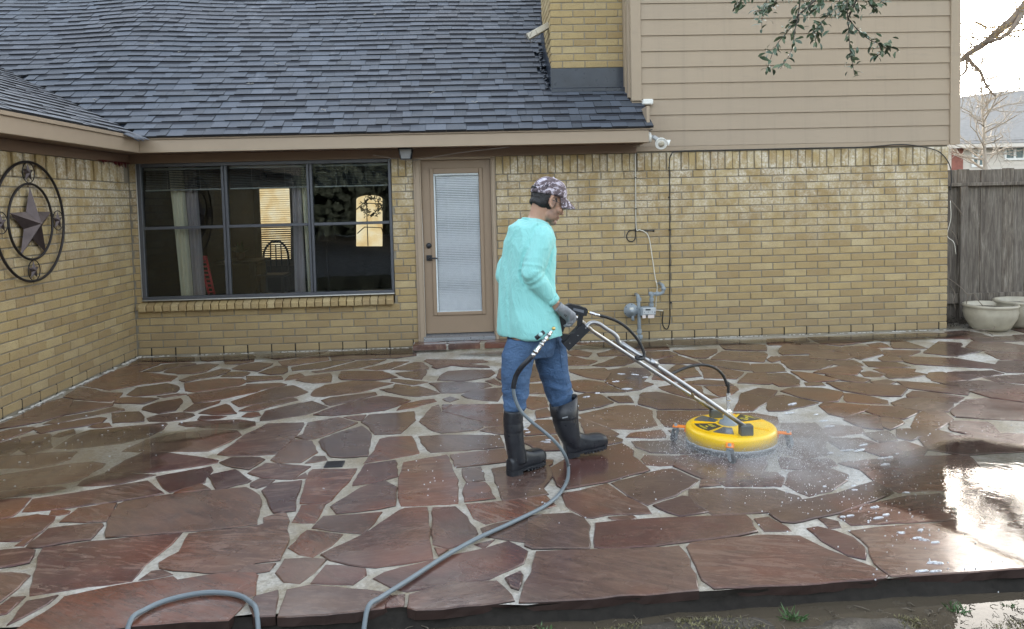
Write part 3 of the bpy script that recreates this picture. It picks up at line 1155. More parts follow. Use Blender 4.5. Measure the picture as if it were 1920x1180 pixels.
STONES = [
[(-3.673,-0.429),(-3.713,-0.082),(-3.365,-0.055),(-3.105,-0.099),(-3.026,-0.336),(-3.318,-0.355)],
[(-3.038,-0.125),(-2.466,-0.114),(-2.416,-0.216),(-2.707,-0.307),(-2.871,-0.362),(-2.958,-0.313)],
[(-2.706,-0.356),(-2.409,-0.267),(-2.372,-0.445),(-2.490,-0.558),(-2.639,-0.520)],
[(-3.375,-0.760),(-3.298,-0.458),(-3.047,-0.413),(-2.953,-0.482),(-3.181,-0.668),(-3.206,-0.805)],
[(-3.150,-0.814),(-3.152,-0.692),(-2.926,-0.519),(-2.834,-0.468),(-2.702,-0.536),(-2.719,-0.883),(-2.825,-0.948),(-2.960,-0.933)],
[(-3.708,-0.737),(-3.663,-0.483),(-3.355,-0.402),(-3.430,-0.769),(-3.249,-0.858),(-2.930,-1.047),(-2.921,-1.247),(-3.148,-1.339),(-3.352,-1.526),(-3.558,-1.396),(-3.703,-1.297)],
[(-3.700,-1.374),(-3.544,-1.448),(-3.349,-1.609),(-3.179,-1.648),(-3.137,-1.817),(-3.139,-1.958),(-3.511,-1.817),(-3.652,-1.719)],
[(-3.638,-1.767),(-3.509,-1.853),(-3.321,-2.333),(-3.412,-2.524),(-3.552,-2.628),(-3.626,-2.670),(-3.693,-2.558),(-3.690,-2.358),(-3.707,-1.890)],
[(-2.847,-1.215),(-2.794,-1.068),(-2.709,-0.984),(-2.601,-0.762),(-2.483,-0.842),(-2.484,-0.961),(-2.539,-1.108),(-2.672,-1.199),(-2.756,-1.310)],
[(-2.493,-1.132),(-2.467,-0.935),(-2.299,-0.932),(-2.246,-0.999),(-2.267,-1.167)],
[(-2.489,-0.780),(-2.467,-0.614),(-2.327,-0.506),(-2.129,-0.604),(-2.189,-0.949),(-2.256,-0.896),(-2.404,-0.843)],
[(-2.741,-1.365),(-2.648,-1.300),(-2.478,-1.218),(-2.245,-1.243),(-2.169,-1.373),(-2.197,-1.524),(-2.343,-1.627),(-2.509,-1.723),(-2.626,-1.658)],
[(-3.108,-1.729),(-3.132,-1.459),(-2.916,-1.338),(-2.781,-1.436),(-2.711,-1.572),(-2.694,-1.696),(-2.838,-1.769),(-3.025,-1.787)],
[(-3.138,-1.839),(-3.052,-1.829),(-2.837,-1.883),(-2.752,-1.926),(-2.813,-2.073),(-3.099,-1.999)],
[(-2.806,-1.819),(-2.659,-1.758),(-2.568,-1.785),(-2.727,-1.876)],
[(-2.752,-2.254),(-2.777,-2.170),(-2.720,-2.031),(-2.562,-1.922),(-2.507,-2.040),(-2.459,-2.335),(-2.560,-2.399)],
[(-2.556,-1.801),(-2.288,-1.650),(-2.071,-1.503),(-1.837,-1.518),(-1.803,-1.559),(-1.941,-1.711),(-1.964,-1.794),(-2.143,-1.961),(-2.196,-2.006),(-2.388,-2.108),(-2.458,-1.960)],
[(-2.387,-2.345),(-2.381,-2.143),(-2.231,-2.101),(-2.181,-2.052),(-2.178,-2.130),(-2.296,-2.377)],
[(-2.230,-2.444),(-2.196,-2.332),(-2.095,-2.183),(-2.058,-2.230),(-1.925,-2.486),(-2.032,-2.509)],
[(-2.082,-2.101),(-1.965,-1.873),(-1.838,-1.653),(-1.687,-1.591),(-1.496,-1.863),(-1.566,-2.008),(-1.845,-2.219),(-1.966,-2.284)],
[(-1.928,-2.408),(-1.855,-2.259),(-1.581,-2.042),(-1.523,-2.138),(-1.709,-2.320),(-1.805,-2.433)],
[(-1.853,-2.571),(-1.834,-2.479),(-1.753,-2.471),(-1.715,-2.571),(-1.775,-2.611)],
[(-2.179,-2.618),(-2.188,-2.506),(-1.976,-2.554),(-2.016,-2.622),(-2.151,-2.640)],
[(-2.596,-2.525),(-2.555,-2.437),(-2.366,-2.387),(-2.274,-2.438),(-2.242,-2.499),(-2.285,-2.604),(-2.394,-2.636),(-2.547,-2.604)],
[(-2.961,-2.324),(-2.878,-2.316),(-2.747,-2.315),(-2.639,-2.482),(-2.587,-2.617),(-2.812,-2.629)],
[(-3.321,-2.333),(-3.467,-1.903),(-3.281,-1.964),(-3.082,-2.035),(-3.064,-2.096),(-3.132,-2.181),(-3.263,-2.302)],
[(-3.363,-2.577),(-3.333,-2.388),(-3.126,-2.282),(-3.032,-2.142),(-2.915,-2.212),(-2.890,-2.267),(-2.976,-2.310),(-3.134,-2.434),(-3.268,-2.568)],
[(-3.361,-2.705),(-3.251,-2.599),(-3.117,-2.510),(-3.002,-2.451),(-2.927,-2.480),(-2.907,-2.610),(-3.022,-2.699),(-3.120,-2.737),(-3.239,-2.836)],
[(-2.958,-2.707),(-2.919,-2.626),(-2.839,-2.626),(-2.775,-2.731),(-2.845,-2.739)],
[(-3.105,-2.918),(-3.105,-2.838),(-3.036,-2.748),(-2.973,-2.871),(-3.045,-2.951)],
[(-2.944,-3.208),(-2.955,-2.905),(-2.902,-2.782),(-2.767,-2.759),(-2.405,-2.659),(-2.374,-2.698),(-2.353,-2.837),(-2.384,-3.042),(-2.516,-3.160),(-2.822,-3.238)],
[(-3.612,-2.788),(-3.530,-2.683),(-3.392,-2.650),(-3.350,-2.689),(-3.373,-2.803),(-3.447,-3.058)],
[(-3.324,-2.921),(-3.209,-2.840),(-3.153,-2.864),(-2.959,-3.206),(-3.068,-3.304),(-3.185,-3.178)],
[(-3.431,-3.083),(-3.335,-2.935),(-3.190,-3.177),(-3.183,-3.317),(-3.296,-3.303)],
[(-3.275,-3.338),(-2.896,-3.298),(-2.734,-3.304),(-2.709,-3.455),(-2.760,-3.551),(-2.858,-3.601),(-3.129,-3.576)],
[(-3.032,-3.735),(-2.846,-3.651),(-2.642,-3.553),(-2.518,-3.530),(-2.419,-3.580),(-2.408,-3.655),(-2.430,-3.794),(-2.445,-3.860),(-2.506,-3.908),(-2.678,-3.948),(-2.867,-4.004)],
[(-2.853,-4.026),(-2.657,-3.972),(-2.484,-3.979),(-2.448,-4.004),(-2.542,-4.055),(-2.797,-4.119)],
[(-2.427,-3.329),(-2.363,-3.090),(-2.192,-2.956),(-1.941,-2.908),(-1.771,-2.956),(-1.710,-3.066),(-1.748,-3.214),(-1.829,-3.403),(-2.156,-3.376)],
[(-2.282,-2.693),(-2.161,-2.667),(-1.841,-2.664),(-1.709,-2.735),(-1.674,-2.843),(-1.748,-2.907),(-1.972,-2.871),(-2.196,-2.791),(-2.278,-2.728)],
[(-2.340,-3.747),(-2.315,-3.529),(-2.261,-3.377),(-2.098,-3.410),(-1.881,-3.504),(-1.692,-3.605),(-1.692,-3.655),(-1.852,-3.722),(-2.040,-3.782)],
[(-2.406,-3.952),(-2.413,-3.875),(-2.339,-3.766),(-2.071,-3.806),(-1.995,-3.834),(-2.120,-3.931),(-2.165,-3.969),(-2.384,-3.965)],
[(-1.981,-3.858),(-1.697,-3.716),(-1.667,-3.791),(-1.669,-3.917),(-1.645,-4.008),(-1.796,-4.136),(-1.854,-4.068)],
[(-1.741,-3.481),(-1.700,-3.249),(-1.690,-3.069),(-1.639,-2.948),(-1.594,-2.792),(-1.324,-2.804),(-1.306,-2.925),(-1.308,-3.210),(-1.355,-3.529),(-1.490,-3.539),(-1.651,-3.519)],
[(-1.670,-3.645),(-1.621,-3.562),(-1.434,-3.585),(-1.393,-3.628),(-1.447,-3.806),(-1.606,-3.715)],
[(-1.656,-3.896),(-1.639,-3.864),(-1.523,-3.797),(-1.372,-4.007),(-1.387,-4.037),(-1.536,-4.125)],
[(-1.769,-4.149),(-1.657,-4.017),(-1.572,-4.121)],
[(-1.429,-3.866),(-1.362,-3.695),(-1.062,-3.804),(-1.136,-4.012),(-1.323,-3.958)],
[(-1.363,-4.040),(-1.328,-3.968),(-1.230,-4.012),(-1.250,-4.085),(-1.306,-4.131),(-1.347,-4.095)],
[(-1.117,-3.724),(-1.079,-3.602),(-1.009,-3.611),(-0.985,-3.690),(-1.055,-3.719)],
[(-2.776,-4.129),(-2.571,-4.132),(-2.528,-4.339),(-2.525,-4.392),(-2.575,-4.413),(-2.605,-4.409)],
[(-2.507,-4.332),(-2.553,-4.150),(-2.355,-4.083),(-2.147,-3.992),(-2.001,-3.934),(-1.824,-4.153),(-2.017,-4.229),(-2.227,-4.290),(-2.394,-4.327)],
[(-2.590,-4.433),(-2.403,-4.374),(-2.284,-4.418),(-2.266,-4.472),(-2.250,-4.612),(-2.311,-4.713),(-2.427,-4.701)],
[(-2.294,-4.759),(-2.288,-4.685),(-2.246,-4.633),(-2.252,-4.770)],
[(-2.225,-4.795),(-2.231,-4.574),(-2.152,-4.558),(-1.977,-4.544),(-1.965,-4.570),(-1.951,-4.735),(-2.031,-4.742),(-2.105,-4.771),(-2.144,-4.793)],
[(-2.220,-4.493),(-2.212,-4.319),(-2.028,-4.270),(-1.975,-4.520),(-2.079,-4.517)],
[(-2.333,-4.387),(-2.348,-4.332),(-2.286,-4.330),(-2.242,-4.352),(-2.234,-4.389),(-2.276,-4.402)],
[(-1.881,-4.713),(-1.934,-4.582),(-1.965,-4.512),(-2.013,-4.286),(-1.991,-4.255),(-1.786,-4.181),(-1.503,-4.133),(-1.365,-4.114),(-1.262,-4.236),(-1.228,-4.317),(-1.163,-4.640),(-1.303,-4.665),(-1.496,-4.684),(-1.748,-4.711)],
[(-2.357,-4.817),(-2.223,-4.809),(-2.162,-4.830),(-2.117,-4.963),(-2.222,-4.998),(-2.243,-5.002)],
[(-2.219,-5.042),(-2.068,-5.070),(-2.041,-5.091),(-2.025,-5.205),(-2.035,-5.309),(-2.048,-5.324)],
[(-1.935,-5.270),(-2.025,-5.074),(-2.105,-4.898),(-2.135,-4.804),(-2.002,-4.774),(-1.923,-4.753),(-1.703,-4.724),(-1.509,-4.701),(-1.518,-4.832),(-1.554,-5.046),(-1.551,-5.187),(-1.645,-5.207),(-1.799,-5.238)],
[(-1.496,-5.026),(-1.444,-4.924),(-1.470,-4.717),(-1.156,-4.665),(-1.125,-4.644),(-1.144,-4.559),(-1.040,-4.507),(-0.951,-4.832),(-0.943,-5.055),(-1.043,-5.065),(-1.124,-5.151),(-1.185,-5.145),(-1.402,-5.099),(-1.471,-5.073)],
[(-1.523,-5.172),(-1.496,-5.099),(-1.450,-5.097),(-1.389,-5.147),(-1.511,-5.173)],
[(-1.841,-5.546),(-1.776,-5.355),(-1.775,-5.294),(-1.678,-5.255),(-1.532,-5.204),(-1.376,-5.165),(-1.347,-5.196),(-1.181,-5.158),(-1.028,-5.161),(-1.003,-5.188),(-0.967,-5.363),(-0.981,-5.383),(-0.994,-5.466),(-1.021,-5.550),(-1.180,-5.539),(-1.381,-5.552),(-1.476,-5.566),(-1.628,-5.566)],
[(-1.891,-5.461),(-1.917,-5.315),(-1.808,-5.284),(-1.819,-5.346),(-1.897,-5.504)],
[(-2.014,-5.379),(-2.003,-5.280),(-1.947,-5.282),(-1.949,-5.416),(-1.986,-5.424)],
[(-2.370,-0.203),(-1.675,-0.005),(-1.711,-0.119),(-2.118,-0.406)],
[(-2.003,-0.702),(-2.096,-0.491),(-1.641,-0.183),(-1.572,-0.511),(-1.918,-0.716)],
[(-2.159,-1.013),(-2.064,-0.724),(-1.938,-0.745),(-1.884,-0.998),(-1.901,-1.112),(-2.013,-1.122)],
[(-1.889,-0.784),(-1.544,-0.549),(-1.290,-0.578),(-1.579,-0.927),(-1.733,-0.944),(-1.844,-0.974)],
[(-1.626,-0.185),(-1.633,-0.073),(-0.710,-0.005),(-0.664,-0.422),(-0.866,-0.528),(-1.075,-0.526),(-1.295,-0.544),(-1.536,-0.517)],
[(-1.540,-0.993),(-1.246,-0.599),(-0.957,-0.580),(-1.055,-0.794),(-1.192,-0.959),(-1.355,-1.005),(-1.586,-1.086),(-1.635,-1.037)],
[(-1.821,-1.384),(-1.821,-1.181),(-1.738,-1.097),(-1.654,-1.246),(-1.722,-1.335)],
[(-2.233,-1.156),(-1.890,-1.210),(-1.850,-1.342),(-2.014,-1.354),(-2.161,-1.401)],
[(-2.137,-1.482),(-1.820,-1.489),(-1.753,-1.566),(-1.830,-1.640),(-1.950,-1.720),(-2.049,-1.781)],
[(-1.709,-1.391),(-1.643,-1.237),(-1.431,-1.157),(-1.391,-1.304),(-1.363,-1.523),(-1.515,-1.551)],
[(-1.322,-1.342),(-1.341,-1.084),(-0.931,-1.150),(-0.762,-1.430),(-0.950,-1.508),(-1.282,-1.430)],
[(-1.147,-0.996),(-1.005,-0.865),(-0.862,-0.696),(-0.709,-0.722),(-0.879,-1.040),(-1.005,-1.079)],
[(-0.862,-1.072),(-0.651,-0.764),(-0.567,-0.797),(-0.500,-1.010),(-0.495,-1.102),(-0.635,-1.138)],
[(-0.794,-1.229),(-0.619,-1.182),(-0.505,-1.141),(-0.502,-1.304),(-0.530,-1.546),(-0.686,-1.441)],
[(-0.559,-0.714),(-0.536,-0.651),(0.045,-0.782),(0.098,-0.888),(-0.091,-0.921),(-0.451,-0.944)],
[(-0.460,-1.016),(-0.437,-0.958),(-0.104,-0.950),(0.095,-1.076),(0.107,-1.139),(-0.156,-1.066),(-0.263,-0.987),(-0.416,-1.114)],
[(-0.380,-1.595),(-0.352,-1.384),(-0.294,-1.251),(-0.102,-1.224),(0.130,-1.261),(0.152,-1.408),(0.086,-1.562),(-0.147,-1.673)],
[(-0.448,-1.688),(-0.207,-1.684),(0.082,-1.779),(0.115,-1.898),(-0.152,-2.093),(-0.323,-2.082),(-0.380,-1.848)],
[(-0.806,-1.477),(-0.755,-1.495),(-0.525,-1.615),(-0.461,-1.661),(-0.588,-1.743),(-0.807,-1.582)],
[(-0.758,-1.815),(-0.754,-1.682),(-0.608,-1.789),(-0.651,-1.831)],
[(-1.450,-1.971),(-1.455,-1.784),(-1.393,-1.621),(-1.159,-1.502),(-0.943,-1.561),(-0.774,-1.664),(-0.914,-1.792),(-1.033,-1.941),(-1.331,-2.056),(-1.415,-2.030)],
[(-1.320,-2.167),(-1.258,-2.089),(-0.891,-1.971),(-0.875,-2.055),(-1.038,-2.207),(-1.220,-2.348)],
[(-1.678,-2.703),(-1.709,-2.439),(-1.501,-2.247),(-1.395,-2.177),(-1.223,-2.388),(-1.358,-2.601),(-1.605,-2.713)],
[(-1.294,-2.610),(-1.158,-2.397),(-0.992,-2.214),(-0.817,-2.108),(-0.663,-2.197),(-0.566,-2.296),(-0.679,-2.464),(-0.754,-2.552),(-1.013,-2.630),(-1.152,-2.659)],
[(-0.869,-1.871),(-0.723,-1.821),(-0.536,-1.800),(-0.446,-1.910),(-0.334,-2.089),(-0.400,-2.125),(-0.531,-2.172),(-0.674,-2.085)],
[(-0.659,-2.565),(-0.622,-2.392),(-0.479,-2.287),(-0.370,-2.269),(-0.355,-2.347),(-0.437,-2.418),(-0.527,-2.506)],
[(-1.219,-3.236),(-1.300,-3.166),(-1.262,-3.124),(-1.289,-2.826),(-1.081,-2.712),(-0.914,-2.876),(-1.066,-3.119),(-1.156,-3.230)],
[(-1.041,-2.711),(-0.873,-2.675),(-0.897,-2.826)],
[(-0.886,-2.862),(-0.853,-2.670),(-0.507,-2.624),(-0.484,-2.864),(-0.555,-3.122),(-0.568,-3.177),(-0.746,-3.185),(-0.809,-2.991)],
[(-0.451,-2.904),(-0.379,-2.507),(-0.323,-2.454),(-0.309,-2.652),(-0.079,-2.902),(0.020,-3.001),(0.019,-3.117),(-0.030,-3.175),(-0.275,-3.206),(-0.334,-3.151)],
[(-0.294,-2.635),(-0.210,-2.458),(0.186,-2.498),(0.174,-3.072),(0.038,-3.087),(0.011,-2.955),(-0.182,-2.744)],
[(-0.296,-2.458),(-0.221,-2.457),(-0.225,-2.488),(-0.295,-2.604)],
[(-0.304,-2.270),(-0.239,-2.201),(-0.170,-2.298),(-0.245,-2.384)],
[(-0.151,-2.161),(-0.038,-1.995),(0.207,-1.960),(0.200,-2.145),(0.146,-2.419),(0.016,-2.358),(-0.093,-2.279)],
[(0.059,-1.689),(0.146,-1.614),(0.210,-1.863),(0.174,-1.882)],
[(0.166,-1.574),(0.209,-1.215),(0.562,-1.183),(0.530,-1.577),(0.270,-1.848),(0.216,-1.713)],
[(0.038,-3.136),(0.174,-3.088),(0.309,-3.090),(0.294,-3.326),(0.156,-3.293),(-0.001,-3.188)],
[(-1.353,-3.633),(-1.298,-3.211),(-1.165,-3.273),(-1.078,-3.523),(-1.150,-3.708),(-1.296,-3.690)],
[(-1.106,-3.251),(-0.994,-3.096),(-0.861,-2.968),(-0.778,-3.156),(-0.750,-3.426),(-0.738,-3.644),(-0.890,-3.651),(-0.971,-3.628),(-1.073,-3.414),(-1.111,-3.295)],
[(-0.745,-3.769),(-0.705,-3.569),(-0.696,-3.288),(-0.635,-3.251),(-0.477,-3.256),(-0.442,-3.408),(-0.404,-3.633),(-0.544,-3.693)],
[(-0.426,-3.263),(-0.263,-3.253),(0.137,-3.320),(0.155,-3.568),(-0.092,-3.605),(-0.327,-3.616),(-0.403,-3.384)],
[(-0.194,-3.685),(-0.074,-3.660),(0.162,-3.610),(0.169,-3.855),(-0.154,-3.924)],
[(-0.113,-3.941),(0.001,-3.931),(0.018,-4.157),(-0.086,-4.177),(-0.107,-4.078)],
[(0.066,-3.974),(0.256,-3.926),(0.404,-3.932),(0.438,-4.075),(0.384,-4.221),(0.344,-4.319),(0.365,-4.410),(0.163,-4.469),(0.112,-4.467)],
[(-0.998,-4.380),(-1.050,-3.899),(-1.035,-3.855),(-0.763,-3.875),(-0.781,-4.065),(-0.806,-4.188),(-0.835,-4.361),(-0.856,-4.405)],
[(-0.751,-4.153),(-0.725,-3.796),(-0.539,-3.745),(-0.502,-4.031),(-0.648,-4.123)],
[(-0.488,-4.055),(-0.484,-3.788),(-0.216,-3.677),(-0.159,-4.049),(-0.138,-4.139),(-0.134,-4.485),(-0.436,-4.479),(-0.467,-4.306)],
[(-0.101,-4.268),(-0.086,-4.188),(0.022,-4.190),(0.069,-4.434),(-0.098,-4.462)],
[(-1.125,-4.007),(-1.064,-3.909),(-1.041,-3.995)],
[(-1.258,-4.167),(-1.232,-4.066),(-1.062,-4.043),(-1.043,-4.261),(-1.003,-4.485),(-1.113,-4.494),(-1.173,-4.361)],
[(-0.983,-4.626),(-0.981,-4.410),(-0.852,-4.406),(-0.868,-4.655)],
[(-0.816,-4.446),(-0.698,-4.200),(-0.565,-4.100),(-0.487,-4.214),(-0.472,-4.475),(-0.553,-4.511),(-0.772,-4.548)],
[(-0.863,-4.712),(-0.830,-4.576),(-0.526,-4.558),(-0.595,-4.810),(-0.762,-4.754)],
[(-0.930,-4.921),(-0.879,-4.734),(-0.693,-4.807),(-0.730,-4.928),(-0.795,-5.038),(-0.857,-5.004)],
[(-0.757,-5.015),(-0.592,-4.825),(-0.437,-4.541),(-0.411,-4.518),(-0.293,-4.522),(-0.277,-4.734),(-0.254,-4.963),(-0.236,-5.114),(-0.307,-5.133),(-0.484,-5.166),(-0.609,-5.128),(-0.701,-5.080)],
[(-0.261,-4.525),(-0.140,-4.530),(-0.082,-4.657),(-0.028,-4.869),(-0.092,-4.965),(-0.166,-5.014),(-0.238,-4.964),(-0.254,-4.721)],
[(-0.087,-4.491),(0.162,-4.476),(0.357,-4.423),(0.392,-4.571),(0.303,-4.614),(0.151,-4.707),(0.013,-4.757),(-0.041,-4.678)],
[(-0.007,-4.810),(0.067,-4.763),(0.191,-4.720),(0.237,-4.708),(0.194,-4.988),(0.101,-4.942),(0.011,-4.903)],
[(-0.041,-4.978),(0.062,-4.945),(-0.003,-5.030)],
[(-0.226,-5.001),(-0.166,-5.034),(-0.213,-5.083)],
[(-0.483,-5.263),(-0.442,-5.219),(-0.305,-5.158),(-0.139,-5.084),(0.009,-5.032),(0.125,-4.966),(0.204,-5.079),(0.175,-5.194),(0.016,-5.324),(-0.087,-5.337),(-0.327,-5.392),(-0.386,-5.359)],
[(-0.925,-5.171),(-0.915,-5.045),(-0.804,-5.050),(-0.721,-5.071),(-0.757,-5.188),(-0.800,-5.284),(-0.868,-5.260)],
[(-0.750,-5.278),(-0.711,-5.124),(-0.643,-5.137),(-0.529,-5.180),(-0.521,-5.235),(-0.567,-5.313),(-0.720,-5.286)],
[(-0.826,-5.539),(-0.835,-5.326),(-0.741,-5.296),(-0.573,-5.346),(-0.422,-5.388),(-0.391,-5.419),(-0.410,-5.490),(-0.412,-5.516),(-0.637,-5.539)],
[(-0.403,-5.506),(-0.396,-5.423),(-0.330,-5.419),(-0.335,-5.508)],
[(-0.310,-5.525),(-0.310,-5.426),(-0.199,-5.371),(-0.087,-5.348),(0.056,-5.351),(0.107,-5.467),(0.116,-5.515),(-0.009,-5.534),(-0.170,-5.549),(-0.276,-5.544)],
[(-0.919,-5.534),(-0.960,-5.438),(-0.956,-5.375),(-0.872,-5.337),(-0.852,-5.459),(-0.841,-5.542)],
[(0.094,-5.320),(0.161,-5.273),(0.165,-5.303),(0.137,-5.426),(0.116,-5.402)],
[(-1.106,-5.153),(-1.071,-5.094),(-0.947,-5.087),(-0.965,-5.155),(-1.016,-5.162)],
[(0.913,-0.781),(0.986,-0.753),(1.098,-0.938),(1.195,-1.007),(1.074,-1.187),(0.878,-1.173)],
[(0.931,-0.518),(1.062,-0.394),(1.204,-0.602),(1.132,-0.798),(0.992,-0.706)],
[(1.254,-0.646),(1.492,-0.433),(1.590,-0.524),(1.596,-0.774),(1.340,-0.799),(1.246,-0.783)],
[(1.109,-1.211),(1.232,-1.108),(1.448,-0.818),(1.649,-0.852),(1.620,-1.045),(1.415,-1.261),(1.227,-1.291)],
[(0.994,0.009),(1.660,-0.030),(1.773,-0.213),(2.080,-0.066),(2.084,-0.229),(2.042,-0.567),(1.777,-0.593),(1.499,-0.396),(1.209,-0.190)],
[(2.104,-0.028),(2.668,-0.049),(2.905,-0.338),(2.542,-0.352),(2.108,-0.313)],
[(1.778,-0.651),(2.015,-0.671),(2.051,-0.853),(1.804,-1.011),(1.679,-1.023)],
[(2.065,-0.644),(2.534,-0.653),(2.466,-0.820),(2.280,-1.059),(2.190,-1.044),(2.087,-0.824)],
[(1.802,-1.076),(2.042,-0.885),(2.107,-1.095),(2.156,-1.292),(1.921,-1.284),(1.777,-1.229)],
[(2.322,-1.099),(2.561,-0.745),(2.962,-0.885),(2.930,-1.003),(2.762,-1.330),(2.493,-1.192)],
[(2.197,-1.110),(2.309,-1.142),(2.617,-1.368),(2.529,-1.674),(2.366,-1.563),(2.197,-1.329)],
[(2.655,-0.372),(2.900,-0.393),(3.100,-0.530),(2.988,-0.819),(2.615,-0.668)],
[(0.869,-1.351),(1.217,-1.348),(1.232,-1.551),(1.134,-1.829),(0.984,-1.701),(0.867,-1.465)],
[(1.227,-1.437),(1.419,-1.369),(1.597,-1.439),(1.578,-1.687),(1.450,-1.928),(1.519,-2.037),(1.365,-2.203),(1.241,-2.253),(1.121,-1.903),(1.239,-1.580)],
[(1.548,-1.867),(1.664,-1.535),(1.711,-1.599),(1.837,-1.912),(1.760,-1.975)],
[(1.792,-1.528),(1.914,-1.313),(2.051,-1.425),(2.013,-1.809),(1.774,-1.876),(1.686,-1.650)],
[(2.109,-1.405),(2.276,-1.490),(2.439,-1.715),(2.281,-1.955),(2.013,-1.888),(2.071,-1.656)],
[(2.242,-2.099),(2.456,-1.772),(2.617,-1.770),(2.594,-2.103),(2.480,-2.183)],
[(2.631,-1.400),(2.893,-1.431),(2.814,-1.747),(2.522,-1.728)],
[(1.776,-2.003),(1.998,-1.936),(2.180,-2.040),(2.177,-2.185),(1.951,-2.127),(1.797,-2.055)],
[(1.542,-2.137),(1.792,-2.030),(1.904,-2.167),(1.853,-2.410),(1.941,-2.552),(1.750,-2.607),(1.638,-2.422),(1.553,-2.231)],
[(1.926,-2.171),(2.191,-2.211),(2.174,-2.324),(2.052,-2.483),(1.947,-2.532),(1.933,-2.333)],
[(1.327,-2.377),(1.363,-2.316),(1.487,-2.312),(1.606,-2.461),(1.707,-2.642),(1.851,-2.762),(1.829,-2.892),(1.372,-2.829),(1.303,-2.723),(1.255,-2.658)],
[(0.810,-2.345),(0.899,-2.270),(1.002,-2.329),(1.065,-2.591),(0.942,-2.692),(0.761,-2.781)],
[(1.056,-2.402),(1.232,-2.406),(1.222,-2.613),(1.107,-2.597)],
[(0.809,-1.830),(0.969,-1.803),(1.093,-1.923),(1.225,-2.274),(1.060,-2.249),(0.903,-2.249),(0.812,-2.167)],
[(0.749,-2.872),(0.883,-2.798),(1.092,-2.674),(1.236,-2.694),(1.314,-2.858),(1.281,-2.998),(1.264,-3.233),(1.097,-3.291),(1.051,-3.285),(0.924,-3.252),(0.756,-2.962)],
[(1.353,-2.863),(1.710,-2.913),(1.806,-2.963),(1.689,-3.321),(1.349,-3.276),(1.315,-3.256),(1.311,-3.037)],
[(2.045,-2.690),(1.915,-2.941),(2.052,-2.960),(2.234,-2.757),(2.469,-2.413),(2.352,-2.305),(2.151,-2.454)],
[(1.319,-3.351),(1.662,-3.375),(1.620,-3.642),(1.363,-3.692),(1.332,-3.582)],
[(1.828,-3.020),(2.029,-3.022),(2.168,-3.154),(2.118,-3.314),(1.891,-3.591),(1.696,-3.551),(1.706,-3.340)],
[(1.672,-3.606),(1.856,-3.658),(2.020,-3.519),(1.881,-3.863),(1.792,-3.891),(1.482,-3.793)],
[(0.732,-2.994),(0.761,-2.998),(0.919,-3.283),(0.957,-3.381),(0.919,-3.436),(0.734,-3.382)],
[(1.042,-3.377),(1.278,-3.330),(1.251,-3.509),(1.159,-3.511),(0.988,-3.460)],
[(0.817,-3.438),(0.907,-3.450),(0.959,-3.515),(0.939,-3.569),(0.824,-3.611)],
[(0.421,-4.005),(0.549,-3.827),(0.817,-3.651),(0.942,-3.598),(0.981,-3.752),(0.952,-3.851),(0.983,-3.978),(1.002,-4.108),(0.849,-4.190),(0.717,-4.270),(0.461,-4.353),(0.431,-4.289),(0.423,-4.140)],
[(1.012,-3.564),(1.312,-3.588),(1.355,-3.691),(1.459,-3.811),(1.295,-3.842),(1.085,-3.791),(1.015,-3.676)],
[(0.999,-3.907),(1.040,-3.837),(1.240,-3.886),(1.159,-4.034),(1.076,-4.036),(1.002,-4.004)],
[(1.164,-4.047),(1.248,-3.887),(1.443,-3.861),(1.778,-3.927),(1.723,-4.091),(1.610,-4.279),(1.281,-4.304),(1.219,-4.167)],
[(0.742,-4.283),(0.841,-4.232),(1.083,-4.106),(1.149,-4.103),(1.244,-4.300),(1.059,-4.498),(0.870,-4.615),(0.804,-4.488)],
[(0.507,-1.051),(0.599,-1.066),(0.587,-1.770),(0.452,-1.800)],
[(0.447,-1.874),(0.578,-1.870),(0.568,-2.222),(0.423,-2.200)],
[(0.405,-2.286),(0.544,-2.350),(0.539,-2.635),(0.408,-2.694),(0.353,-2.570)],
[(0.435,-2.736),(0.535,-2.674),(0.533,-2.896),(0.419,-2.934)],
[(0.425,-2.987),(0.532,-3.001),(0.527,-3.325),(0.312,-3.343),(0.298,-3.265)],
[(0.300,-3.386),(0.530,-3.386),(0.522,-3.695),(0.385,-3.678),(0.292,-3.501)],
[(0.363,-3.829),(0.452,-3.865),(0.436,-3.936),(0.343,-4.064)],
[(0.441,-4.399),(0.540,-4.381),(0.721,-4.291),(0.782,-4.486),(0.864,-4.641),(0.866,-4.727),(0.647,-4.711),(0.559,-4.743),(0.519,-4.731),(0.449,-4.577)],
[(0.905,-4.619),(1.090,-4.520),(1.127,-4.543),(1.123,-4.634),(1.160,-4.742),(1.005,-4.775),(0.958,-4.720)],
[(1.123,-4.533),(1.155,-4.422),(1.326,-4.428),(1.625,-4.475),(1.710,-4.590),(1.698,-4.644),(1.465,-4.767),(1.309,-4.775),(1.171,-4.773),(1.138,-4.653)],
[(1.259,-4.302),(1.318,-4.287),(1.338,-4.393),(1.214,-4.399)],
[(1.325,-4.288),(1.512,-4.202),(1.733,-4.228),(1.736,-4.315),(1.658,-4.450),(1.629,-4.426),(1.364,-4.406)],
[(0.645,-4.739),(0.773,-4.737),(0.781,-4.767),(0.741,-4.792),(0.657,-4.767)],
[(0.198,-5.023),(0.241,-4.692),(0.367,-4.681),(0.464,-4.683),(0.516,-4.755),(0.530,-4.844),(0.489,-5.088),(0.407,-5.073),(0.227,-5.054)],
[(0.517,-5.070),(0.569,-4.809),(0.754,-4.797),(0.892,-4.787),(1.096,-4.793),(1.341,-4.803),(1.325,-4.990),(1.154,-5.031),(0.980,-5.055),(0.793,-5.092),(0.629,-5.096)],
[(1.369,-4.839),(1.444,-4.831),(1.488,-4.946),(1.486,-4.999),(1.362,-4.979)],
